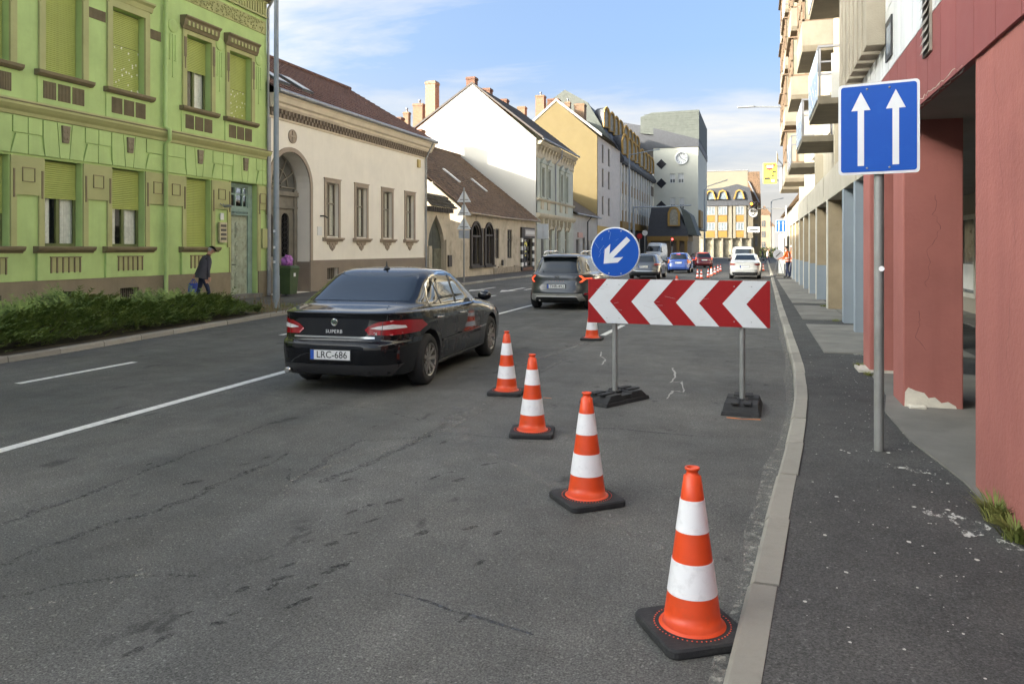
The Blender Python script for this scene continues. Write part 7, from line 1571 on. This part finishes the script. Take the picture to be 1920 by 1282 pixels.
# far masts
def mast(px, zc, ytop, lab, arm=None, r=.07, head=False, cat='street lamp', m=None):
    q = camp(px, zc, 0); zf = lambda py: CAMH + (HY - py) * zc / 1450; o = empty('lamp_mast' if cat == 'street lamp' else 'signal_mast', q[:], 0, lab, cat); b = MB(); b.tube([(q.x, q.y, 0), (q.x, q.y, zf(ytop))], [r, r * .7], 10); b.build('pole', m or m_lamp, o)
    if arm:
        pts = [camp(a, zc, zf(c)) for a, c in arm]; b = MB(); b.tube([p_[:] for p_ in pts], r * .5, 8); b.build('arm', m or m_lamp, o)
        if head: e = pts[-1]; d = (pts[-1] - pts[-2]).normalized(); b = MB(); b.tube([e[:], (e + d * .7)[:]], [.05, .1], 8); b.build('lamp_head', m_lamp, o)
    return o, zf
mast(1180, 92, 290, 'tall lamp mast before the modern block with ochre panels', [(1180, 290), (1184, 290), (1226, 282)], .12, True)
mast(1188, 88, 387, 'mast with a long horizontal arm over the far left lanes', [(1188, 389), (1240, 388), (1296, 385)], .16, cat='traffic signal')
mast(1321, 120, 356, 'lamp mast with long slanting arm before the beige corner block', [(1321, 356), (1326, 350), (1356, 340)], .13, True)
mast(1446, 150, 378, 'thin curved lamp mast at the far right of the street end', [(1446, 384), (1448, 376), (1462, 373)], .1, True)
def signal(o, px, py, zc, lit, m_lit):
    zf = lambda p: CAMH + (HY - p) * zc / 1450; q = camp(px, zc, 0); T = frame((q.x, q.y, 0), (CS, SN, 0), (SN, -CS, 0)); b = MB(T); b.box(-.16, .16, zf(py) - .75, zf(py) + .2, -.1, .1); bx = b.build('signal_head', m_blk, o, bevel=.03)
    for k in range(3): b = MB(T); b.lathe([(.11, .1), (.1, .13), (.03, .14)], 14, (0, zf(py) - .28 * k + .02, 0)); b.build('signal_lens', m_lit if k == lit else mat('signal_dark', (.02, .02, .02), .3, .1), bx); b = MB(T); b.lathe([(.13, .1), (.13, .24), (.125, .24), (.125, .1)], 14, (0, zf(py) - .28 * k + .02, 0)); b.build('signal_hood', m_blk, bx)
o, zf = mast(1474, 62, 386, 'signal mast on the right with arm carrying a lit traffic light', [(1474, 391), (1440, 391), (1402, 391)], .08, cat='traffic signal', m=m_zinc); signal(o, 1408, 383, 62, 0, mat('signal_orange_lit', (1.0, .25, .02), .3, 0, emit=3.0)); signal(o, 1416, 383, 62, 9, m_blk)
q = camp(1412, 61.9, 0); T = frame((q.x, q.y, 0), (CS, SN, 0), (SN, -CS, 0)); z = CAMH + (HY - 398.5) * 61.9 / 1450
b = MB(T); b.lathe([(.40, -.03), (.40, .03)], 28, (0, z, 0)); dsc = b.build('round_sign', m_blk, o); b = MB(T); b.lathe([(.36, .031), (.36, .035)], 28, (0, z, 0)); b.build('sign_face', m_cwf, dsc)
b = MB(T); b.prism(arc(0, z - .02, .2, 200, 340, 10) + arc(0, z - .02, .12, 340, 200, 10), .036, .04); b.prism([(-.18, z + .1), (-.06, z + .12), (-.06, z + .02)], .036, .04); b.prism([(.06, z + .12), (.18, z + .1), (.08, z + .02)], .036, .04); b.build('sign_symbol', m_blk, dsc)
o, zf = mast(1260, 86, 446, 'low traffic light showing red before the black roofed pavilion', None, .06, cat='traffic signal'); signal(o, 1260, 449, 85.9, 0, mat('signal_red_lit', (1.0, .05, .04), .3, 0, emit=3.0))
for px, py, m, lab in ((1209, 437, m_alu, 'grey back of a round sign by the ochre shop canopy'), (1199, 443, m_cred, 'small red round sign by the ochre shop canopy')):
    zc = 90; q = camp(px, zc, 0); o = empty('round_sign_post', q[:], 0, lab, 'road sign'); z = CAMH + (HY - py) * zc / 1450; b = MB(); b.tube([(q.x, q.y, 0), (q.x, q.y, z)], .04, 8); b.build('post', m_galv, o); T = frame((q.x, q.y, 0), (CS, SN, 0), (SN, -CS, 0)); b = MB(T); b.lathe([(.32, .05), (.32, .08)], 24, (0, z, 0)); b.build('sign_disc', m, o)
# made-up white post for a sunlit wall strip, and round white sign leaning by the workers
q = camp(1465, 48.5, KH); o = empty('wall_strip_post', q[:], 0, 'broad white post standing in for a sunlit wall strip behind the workers', 'post'); b = MB(); b.box(q.x - .16, q.x + .16, q.y - .1, q.y + .1, KH, 2.65); b.build('shaft', m_wht, o, bevel=.02); b = MB(); b.box(q.x - .22, q.x + .22, q.y - .16, q.y + .16, KH - .02, KH + .12); b.build('foot', m_conc, o)
q = camp(1459, 45.5, KH); o = empty('temporary_sign', q[:], 0, 'round white temporary sign on a tripod by the right kerb', 'road sign'); T = frame((q.x, q.y, 0), (CS, SN, 0), (SN, -CS, 0)); b = MB(T); b.lathe([(.30, .0), (.30, .03)], 24, (0, 1.42, 0)); dsc = b.build('sign_disc', m_cwf, o); b = MB(T); b.prism([(-.16, 1.30), (-.12, 1.27), (.14, 1.52), (.10, 1.55)], .031, .034); b.build('sign_bar', m_blk, dsc)
for x, c in ((-.3, .1), (.3, .1), (0, -.4)): b = MB(T); b.tube([(x, KH, c), (0, 1.3, -.02)], .014, 6); b.build('leg', m_rail, o)
# ================================================================ wheelie bin, litter
bn = camp(539, 27.2, KH); wb = empty('wheelie_bin', bn[:], 0, 'green wheelie bin with purple bag by the cream house gate', 'bin'); m_bin = mat('bin_green', (.045, .075, .025), .6, .15, 4); TBn = frame((bn.x, bn.y, KH), (0, 1, 0), (1, 0, 0))
b = MB(TBn); b.frust((-.22, .22, -.22, .24), (-.28, .28, -.28, .30), .06, .95); b.box(-.29, .29, .93, .98, -.29, .32); b.build('bin_body', m_bin, wb, bevel=.015); b = MB(TBn); b.frust((-.29, .29, -.3, .33), (-.25, .25, -.26, .26), .985, 1.06); b.build('lid', m_bin, wb, bevel=.02); b = MB(TBn); b.box(-.06, .06, .68, .8, .285, .295); b.build('sticker', m_cwh, wb)
for s in (-1, 1): b = MB(TBn); b.lathe([(.09, -.03), (.1, 0), (.09, .03)], 14, (s * .24, .1, -.22), axis='x'); b.build('wheel', m_tyre, wb)
pb = empty('purple_bag', (bn + Vector((0, 0, 1.06)))[:], 0, 'crumpled purple plastic bag on top of the green bin', 'bag'); bm = bmesh.new(); bmesh.ops.create_icosphere(bm, subdivisions=3, radius=.2)
rr = random.Random(4)
from mathutils import noise as mnoise
for v in bm.verts: v.co *= 1 + .35 * mnoise.noise(v.co * 9); v.co.z = max(v.co.z * 1.15, -.14)
me = bpy.data.meshes.new('bag_film'); bm.to_mesh(me); bm.free(); me.materials.append(mat('purple_film', (.33, .10, .36), .35, .3, 12)); ob = link('bag_film', me, pb); ob.location = (bn.x, bn.y, KH + 1.2); ob.matrix_parent_inverse = world_m(pb).inverted()
for i, (px, py) in enumerate(((508, 591), (560, 627))):
    q = onZ(px, py, .01); bm = bmesh.new(); bmesh.ops.create_icosphere(bm, subdivisions=2, radius=.06)
    for v in bm.verts: v.co *= 1 + .6 * mnoise.noise(v.co * 30 + Vector((i, 0, 0))); v.co.z *= .6
    me = bpy.data.meshes.new('crumpled_paper'); bm.to_mesh(me); bm.free(); me.materials.append(m_cwh); ob = link('crumpled_paper', me, None, ('crumpled white paper in the left gutter near the lamp post', 'small scrap of white paper on the road left of the saloon')[i], 'litter'); ob.location = (q.x, q.y, .05)
# ================================================================ plants
def leafmat(name, c1, c2):
    m, n, l, b = _new(name); oi = n.new('ShaderNodeNewGeometry'); t = n.new('ShaderNodeTexNoise'); t.inputs['Scale'].default_value = 5; t.inputs['Detail'].default_value = 5; l.new(oi.outputs['Position'], t.inputs['Vector']); x = n.new('ShaderNodeMix'); x.data_type = 'RGBA'; x.inputs['A'].default_value = (*c1, 1); x.inputs['B'].default_value = (*c2, 1)
    r = n.new('ShaderNodeMapRange'); r.inputs['From Min'].default_value = .35; r.inputs['From Max'].default_value = .68; l.new(t.outputs['Fac'], r.inputs['Value']); l.new(r.outputs[0], x.inputs['Factor']); l.new(x.outputs['Result'], b.inputs['Base Color']); b.inputs['Roughness'].default_value = .7; b.inputs['Specular IOR Level'].default_value = .25; return m
m_jun = leafmat('juniper_green', (.095, .15, .038), (.25, .32, .085)); m_gr = leafmat('grass_green', (.09, .125, .025), (.24, .24, .075))
rr = random.Random(21)
def hedge_h(y): return .47 + .11 * math.sin(y * 1.7) + .09 * math.sin(y * .63 + 1) + .06 * math.sin(y * 4.3)
hd = empty('juniper_hedge', (-12.6, 11, KH), 0, 'low spreading juniper hedge along the left kerb before the green house', 'hedge'); b = MB(); c2 = MB()
HX1 = lambda y: kl(y) - .22
HX0 = lambda y: kl(y) - 2.9
def spray(b, p, d, ln, n=7):
    up = Vector((0, 0, 1)); sd = d.cross(up); sd = sd.normalized() if sd.length > .01 else Vector((1, 0, 0)); nn = sd.cross(d).normalized()
    for k in range(n):
        t = (k + .5) / n; base = p + d * ln * t * .85; w = ln * .36 * (1 - t * .55)
        for s in (-1, 1):
            tip = base + (d * .75 + sd * s * rr.uniform(.5, 1.0) + nn * rr.uniform(-.35, .4)).normalized() * w; q = d.cross(nn) * .012
            i = [b.pt(*(base - d * .012)), b.pt(*(base + d * .022)), b.pt(*tip)]; b.face(i)
    i = [b.pt(*(p + sd * .006)), b.pt(*(p - sd * .006)), b.pt(*(p + d * ln))]; b.face(i)
for k in range(13000):
    y = rr.uniform(3.0, 16.9); f = rr.random(); x = HX1(y) + (HX0(y) - HX1(y)) * f; end = min(1, (16.9 - y) / .9); H = hedge_h(y) * min(1, (.32 + (f * 2.4))) * min(1, .5 + (1 - f) * 2.5) * (.35 + .65 * end ** .5)
    z = KH + H * (rr.random() ** .45) + .02; out = Vector((.9 if f < .5 else -.6, rr.uniform(-.7, .7), rr.uniform(.0, .75))) + Vector((rr.uniform(-.4, .4), 0, 0)); spray(b, Vector((x, y, z)), out.normalized(), rr.uniform(.14, .30) * (1.7 if rr.random() < .16 else 1), 6)
b.build('foliage', m_jun, hd)['kind'] = 'stuff'
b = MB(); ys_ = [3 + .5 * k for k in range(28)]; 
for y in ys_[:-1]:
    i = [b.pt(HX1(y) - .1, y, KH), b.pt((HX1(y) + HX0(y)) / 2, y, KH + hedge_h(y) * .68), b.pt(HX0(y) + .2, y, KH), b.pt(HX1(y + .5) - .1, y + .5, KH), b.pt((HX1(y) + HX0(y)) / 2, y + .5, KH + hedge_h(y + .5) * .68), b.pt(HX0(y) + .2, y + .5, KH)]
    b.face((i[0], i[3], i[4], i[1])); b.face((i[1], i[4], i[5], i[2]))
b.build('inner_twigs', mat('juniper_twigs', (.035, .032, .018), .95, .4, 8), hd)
bed = strip('planting_bed', [2 + .5 * k for k in range(36)], lambda y: kl(y) - 3.1, lambda y: kl(y) - KW, KH + .004, m_earth)
gs = MB()
for k in range(500): y = rr.uniform(17, 20); x = kl(y) - .2 - rr.random() * 1.1; h = rr.uniform(.03, .10); a = rr.random() * 6.3; gs.face([gs.pt(x, y, KH), gs.pt(x + .012 * math.cos(a), y + .012 * math.sin(a), KH), gs.pt(x + rr.uniform(-.03, .03), y + rr.uniform(-.03, .03), KH + h)])
gs.build('verge_grass', m_gr, None, label='thin green grass round the foot of the tall lamp post', cat='grass', kind='stuff')
dt = empty('dry_stalks', (-12.3, 17.3, KH), 0, 'dry brown stalks at the end of the hedge', 'plant'); b = MB()
for k in range(60): x, y = -12.3 + rr.gauss(0, .35), 17.3 + rr.gauss(0, .25); b.tube([(x, y, KH), (x + rr.uniform(-.12, .12), y + rr.uniform(-.12, .12), KH + rr.uniform(.15, .5))], .004, 4, False)
b.build('stalks', mat('dry_stalk', (.22, .15, .075), .9, .3, 8), dt)['kind'] = 'stuff'
def tuft(name, c, r, h, n, lab, sp=.6):
    o = empty(name, c, 0, lab, 'grass'); b = MB(); c = Vector(c)
    for k in range(n):
        a = rr.random() * 6.283; q = r * rr.random() ** .6; p = c + Vector((q * math.cos(a), q * math.sin(a) * 1.3, 0)); d = Vector((math.cos(a) * sp * rr.random(), math.sin(a) * sp * rr.random(), 1)); L = h * rr.uniform(.5, 1.15); w = Vector((-math.sin(a), math.cos(a), 0)) * .0038
        p1 = p + d * L * .5; p2 = p + d * L * .85 + Vector((math.cos(a), math.sin(a), 0)) * L * .25 * sp - Vector((0, 0, L * .05)); i = [b.pt(*(p - w)), b.pt(*(p + w)), b.pt(*(p1 + w)), b.pt(*(p1 - w)), b.pt(*p2)]; b.face((i[0], i[1], i[2], i[3])); b.face((i[3], i[2], i[4]))
    b.build('blades', m_gr, o)['kind'] = 'stuff'; return o
for (px, py), r, h, n, lab in (((1868, 975), .07, .17, 260, 'larger green grass tuft at the foot of the near red wall'), ((1905, 1010), .07, .13, 240, 'smaller yellowish grass tuft nearest the camera by the red wall'), ((1610, 688), .07, .07, 90, 'small weed at the foot of the third red pillar'), ((1628, 703), .06, .05, 60, 'flat weed just in front of the broken step'), ((1545, 575), .12, .08, 80, 'weeds along the paving joint by the tan pier'), ((1567, 602), .1, .06, 60, 'weeds on the slabs by the blue pier')):
    q = onZ(px, py, KH); tuft('grass_tuft', (q.x, q.y, KH), r, h, n, lab, .9)
# shrubs and trees closing the far end
fs = camp(1448, 150, 0); o = empty('far_hedge', fs[:], 0, 'small dark green hedge at the far end of the street', 'hedge'); b = MB()
for k in range(900): p = Vector((fs.x + rr.uniform(-2.2, 2.6), fs.y + rr.uniform(-1, 1), rr.uniform(.1, 2.0))); d = Vector((rr.gauss(0, 1), rr.gauss(0, 1), rr.gauss(0, 1))).normalized() * .3; e = d.orthogonal().normalized() * .12; b.face([b.pt(*(p - e)), b.pt(*(p + e)), b.pt(*(p + d))])
b.build('foliage', m_jun, o)['kind'] = 'stuff'
# ================================================================ people
def skin_body(name, joints, edges, m, par, sub=2, root=0, extra=None):
    me = bpy.data.meshes.new(name); me.from_pydata([j[0] for j in joints], edges, []); o = bpy.data.objects.new(name, me); COL.objects.link(o)
    md = o.modifiers.new('skin', 'SKIN'); md.use_smooth_shade = True
    for k, (p, r) in enumerate(joints):
        sv = me.skin_vertices[0].data[k]; sv.radius = r if isinstance(r, tuple) else (r, r); sv.use_root = (k == root)
    s = o.modifiers.new('sub', 'SUBSURF'); s.levels = s.render_levels = sub
    bpy.context.view_layer.update(); nm = bpy.data.meshes.new_from_object(o.evaluated_get(bpy.context.evaluated_depsgraph_get())); bpy.data.objects.remove(o)
    for p in nm.polygons: p.use_smooth = True
    nm.materials.clear(); mats = m if isinstance(m, list) else [m]
    for q in mats: nm.materials.append(q)
    if extra:
        for p in nm.polygons: p.material_index = extra(p.center)
    return link(name, nm, par)
m_skin = mat('skin', (.50, .27, .18), .6, .1, 9); m_hair = mat('grey_hair', (.35, .34, .33), .8, .2, 30); m_dhair = mat('dark_hair', (.03, .022, .018), .8, .2, 30)
m_jacket = mat('charcoal_jacket', (.055, .052, .062), .8, .15, 8, .4, 30); m_jeans = mat('blue_trousers', (.02, .027, .06), .85, .2, 10, .3, 60); m_shoe = mat('dark_shoe', (.02, .018, .016), .6, .2)
m_hivis = mat('hi_vis_orange', (.85, .16, .02), .6, .08, 6); m_refl = mat('reflective_tape', (.62, .62, .60), .35, .05); m_cap = mat('black_cap', (.005, .005, .006), .95, .1, spec=.1)
def person(name, loc, rz, lab, lean=0.0, stride=.1, height=1.75, top=None, legs=None, hair=None, head_pitch=0.0, arm_l=(0, 0), arm_r=(0, 0), vest=False, cap=None, bag=None, long_coat=0.0):
    """standing or walking figure in its own coordinates, facing +y, one continuous body; z up; materials by height"""
    LOCAL[0] = True; k = height / 1.75; root = empty(name, loc, rz, lab, 'person', 'people'); S = math.sin(lean); Cc = math.cos(lean)
    hip = Vector((0, 0, .92)); up = lambda d, x=0, y=0: hip + Vector((x, d * S + y * Cc, d * Cc - y * S))
    J = [(hip, (.155, .115)), (up(.16), (.15, .105)), (up(.34), (.175, .115)), (up(.47), (.165, .105)), (up(.56), (.07, .065)), (up(.63, 0, .02), (.052, .055))]
    hd = up(.63, 0, .02) + Vector((0, math.sin(lean + head_pitch) * .0, 0)); hdir = Vector((0, math.sin(lean + head_pitch), math.cos(lean + head_pitch))); hf = Vector((0, math.cos(lean + head_pitch), -math.sin(lean + head_pitch)))
    E = [(0, 1), (1, 2), (2, 3), (3, 4), (4, 5)]
    J += [(hd + hdir * .05 + hf * .01, (.062, .075)), (hd + hdir * .13 + hf * .02, (.072, .092)), (hd + hdir * .20 + hf * .01, (.055, .075))]; E += [(5, 6), (6, 7), (7, 8)]
    hands = []
    for s, (sw, bend) in ((-1, arm_l), (1, arm_r)):
        sh = up(.50, s * .19); i = len(J); a = lean * .25 + sw; ua = Vector((s * .10, math.sin(a), -math.cos(a))).normalized(); fa = Vector((s * .02, math.sin(a + bend), -math.cos(a + bend))).normalized(); el = sh + ua * .29; wr = el + fa * .25
        J += [(sh, (.068, .066)), (el, (.05, .05)), (wr, (.032, .036)), (wr + fa * .07, (.022, .042)), (wr + fa * .10, (.018, .04))]; E += [(3, i), (i, i + 1), (i + 1, i + 2), (i + 2, i + 3), (i + 3, i + 4)]
        for q in range(4): n = len(J); b0 = wr + fa * .10 + Vector((0, (q - 1.5) * .021, 0)); J += [(b0 + fa * .03, (.009, .009)), (b0 + fa * (.06 + (.012 if q in (1, 2) else 0)) - Vector((s * .012, 0, 0)), (.008, .008))]; E += [(i + 4, n), (n, n + 1)]
        n = len(J); J += [(wr + fa * .05 + Vector((-s * .01, .045, 0)), (.011, .011)), (wr + fa * .09 + Vector((-s * .018, .058, 0)), (.009, .009))]; E += [(i + 3, n), (n, n + 1)]; hands.append((wr + fa * .15, wr))
    for s in (-1, 1):
        i = len(J); st = stride * s; kn = Vector((s * .10, st * .45 + .03, .50)); an = Vector((s * .105, st * .95 - .01, .085)); J += [(Vector((s * .09, 0, .86)), (.092, .10)), (kn, (.062, .068)), (an, (.045, .05)), (an + Vector((0, .06, -.035)), (.042, .04)), (an + Vector((0, .17, -.05)), (.04, .028))]; E += [(0, i), (i, i + 1), (i + 1, i + 2), (i + 2, i + 3), (i + 3, i + 4)]
    J = [(p * k, (r[0] * k, r[1] * k)) for p, r in J]; wrz = [h[1] * k for h in hands]; neck = (up(.585)) * k
    def pick(c):
        if c.z < .105 * k: return 3
        for w_, h_ in zip(wrz, hands):
            if (c - h_[0] * k).length < .125 * k and (c - w_).length < .22 * k and c.z < w_.z + .02: return 2
        if (c - neck).dot(Vector((0, S, Cc))) > 0: return 2
        if c.z < (.90 - long_coat) * k and abs(c.x) < .26 * k: return 1
        return 0
    body = skin_body('body', J, E, [top, legs, m_skin, m_shoe], root, 2, 0, pick)
    hc = (hd + hdir * .135 + hf * .015) * k
    def shell(nm, m, rx, ry, rz_, cut, par=body, dy=0.0, dz=0.0):
        bm = bmesh.new(); bmesh.ops.create_uvsphere(bm, u_segments=20, v_segments=14, radius=1)
        bmesh.ops.delete(bm, geom=[v for v in bm.verts if cut(v.co)], context='VERTS'); me = bpy.data.meshes.new(nm)
        rot = Matrix.Rotation(-(lean + head_pitch), 4, 'X')
        for v in bm.verts: v.co = hc + rot @ Vector((v.co.x * rx, v.co.y * ry + dy, v.co.z * rz_ + dz)) * k
        bm.to_mesh(me); bm.free(); me.materials.append(m)
        for p in me.polygons: p.use_smooth = True
        o = link(nm, me, par); sd = o.modifiers.new('thick', 'SOLIDIFY'); sd.thickness = .006; return o
    shell('hair', hair or m_dhair, .083, .104, .115, lambda c: c.z < .1 and c.y > -.25 or c.z < -.62 or (c.y > .55 and c.z < .55))
    rot = Matrix.Rotation(-(lean + head_pitch), 4, 'X'); P3 = lambda x, y, z: hc + rot @ Vector((x, y, z)) * k
    b = MB(); b.tube([P3(0, .085, .02)[:], P3(0, .115, -.02)[:], P3(0, .095, -.03)[:]], [.008, .014, .01], 8); b.build('nose', m_skin, body)
    for s in (-1, 1):
        b = MB(); b.lathe([(.011, -.004), (.009, .003), (.003, .006)], 10, tuple(P3(s * .032, .083, .012)), axis='y'); b.build('eye', mat('eye_dark', (.04, .03, .025), .3, .1), body)
        b = MB(); c = P3(s * .078, .0, -.005); b.tube([(c + Vector((0, .012, .03)))[:], (c + Vector((s * .012, -.012, .015)))[:], (c + Vector((s * .008, -.008, -.02)))[:], (c + Vector((0, .005, -.032)))[:]], .009, 6); b.build('ear', m_skin, body)
    b = MB(); b.tube([P3(-.022, .082, -.055)[:], P3(0, .088, -.054)[:], P3(.022, .082, -.055)[:]], .005, 6); b.build('mouth', mat('lips', (.36, .14, .11), .6, .1), body)
    if cap:
        shell('cap', cap, .092, .114, .105, lambda c: c.z < .18, dz=.022); b = MB(); T = lambda a, b_, c: P3(a, b_, c); q = MB(lambda a, b_, c: P3(a, b_, c)); q.prism([(x, .07 + y) for x, y in arc(0, 0, .085, 0, 180, 10, .085)] + [(-.085, .05), (.085, .05)][::1], .045, .055); q.build('peak', cap, body)
    if vest:
        up_ = lambda d, x, y: up(d, x, y) * k
        b = MB(); n = 24
        ringz = [(-.02, .185, .145), (.1, .18, .135), (.26, .195, .14), (.40, .195, .135), (.50, .15, .115), (.555, .09, .085)]; rg = []
        for d, rx, ry in ringz: rg.append([b.pt(*up_(d, rx * math.cos(2 * math.pi * j / n), ry * math.sin(2 * math.pi * j / n))) for j in range(n)])
        for A_, B2 in zip(rg, rg[1:]):
            for j in range(n): b.face((A_[j], A_[(j + 1) % n], B2[(j + 1) % n], B2[j]), True)
        vs_ = b.build('vest', m_hivis, body)
        for d0, d1, rx, ry in ((.02, .075, .191, .15), (.16, .215, .195, .149)):
            b = MB(); A_, B2 = [[b.pt(*up_(d, rx * math.cos(2 * math.pi * j / n), ry * math.sin(2 * math.pi * j / n))) for j in range(n)] for d in (d0, d1)]
            for j in range(n): b.face((A_[j], A_[(j + 1) % n], B2[(j + 1) % n], B2[j]), True)
            b.build('reflective_band', m_refl, vs_)
        for s in (-1, 1):
            for fy in (-1, 1): b = MB(); b.tube([tuple(up_(.2, s * .10, fy * .136)), tuple(up_(.38, s * .105, fy * .132)), tuple(up_(.5, s * .105, fy * .095))], .02, 6); b.build('reflective_strap', m_refl, vs_)
    if long_coat:
        b = MB(); n = 26; rg = []
        for d, rx, ry in ((-long_coat - .06, .25, .20), (-.1, .24, .19), (.08, .235, .175), (.25, .245, .175), (.4, .23, .165), (.5, .18, .13), (.57, .085, .08)): rg.append([b.pt(*(up(d, rx * math.cos(2 * math.pi * j / n), ry * math.sin(2 * math.pi * j / n) - .005) * k)) for j in range(n)])
        for A_, B2 in zip(rg, rg[1:]):
            for j in range(n): b.face((A_[j], A_[(j + 1) % n], B2[(j + 1) % n], B2[j]), True)
        b.build('jacket', top, body)
    LOCAL[0] = False; return root, [h[0] * k for h in hands]
om = camp(380, 22.4, KH)
rt, hands = person('person', (om.x, om.y, KH), R(-38), 'stooped elderly person in dark jacket and black cap walking past the green house', R(14), .22, 1.72, m_jacket, m_jeans, m_hair, R(16), (-.62, .1), (-.1, .12), cap=m_cap, long_coat=.06)
hw = Matrix.Translation((om.x, om.y, KH)) @ Matrix.Rotation(R(-38), 4, 'Z') @ hands[0]
sb = empty('shopping_bag', (hw.x, hw.y, .35), 0, 'blue shopping bag in the hand of the stooped person', 'bag'); 
b = MB(lambda a, b_, c: Vector((hw.x + a, hw.y + c, hw.z - .02 + b_))); b.frust((-.08, .08, -.17, .17), (-.05, .05, -.15, .15), -.50, -.12); b.build('bag_body', mat('blue_bag', (.015, .06, .42), .5, .2, 9), sb, bevel=.02)
for s in (-1, 1): b = MB(lambda a, b_, c: Vector((hw.x + a, hw.y + c, hw.z - .02 + b_))); b.tube([(s * .04, -.12, -.1), (s * .01, .0, -.02), (s * .01, .0, .02), (s * .04, -.12, .1)], .008, 6); b.build('bag_handle', mat('blue_bag'), sb)
w1, w2 = camp(1477, 43.8, KH), camp(1487, 44.6, KH)
person('person', (w1.x, w1.y, KH), R(60), 'left of two workers in orange hi-vis vests by the arcade, dark haired', R(2), .16, 1.78, m_hivis, m_jeans, m_dhair, R(12), (.35, .9), (.3, .9), vest=True)
person('person', (w2.x, w2.y, KH), R(115), 'right of two workers in orange hi-vis vests, wearing a white helmet', R(2), .14, 1.80, m_hivis, m_jeans, m_dhair, 0, (.3, .8), (.35, 1.0), vest=True, cap=m_cwh)
m_maroon = mat('maroon_coat', (.16, .03, .04), .8, .1); m_wjack = mat('pale_top', (.5, .48, .46), .8, .1)
for px, zc, rz, top, lab in ((1378, 118, 80, m_maroon, 'distant walker in a maroon coat before the shop windows'), (1391, 119, 95, m_jacket, 'distant walker in dark coat beside the maroon one'), (1439, 88, -80, m_wjack, 'distant walker in pale top and dark trousers crossing at right'), (1430, 112, 90, m_jacket, 'far standing walker in dark clothes near the ochre house')):
    q = camp(px, zc, 0); person('person', (q.x, q.y, .0), R(rz), lab, R(3), .3, 1.74, top, m_jeans, m_dhair, 0, (.3, .2), (-.3, .2))
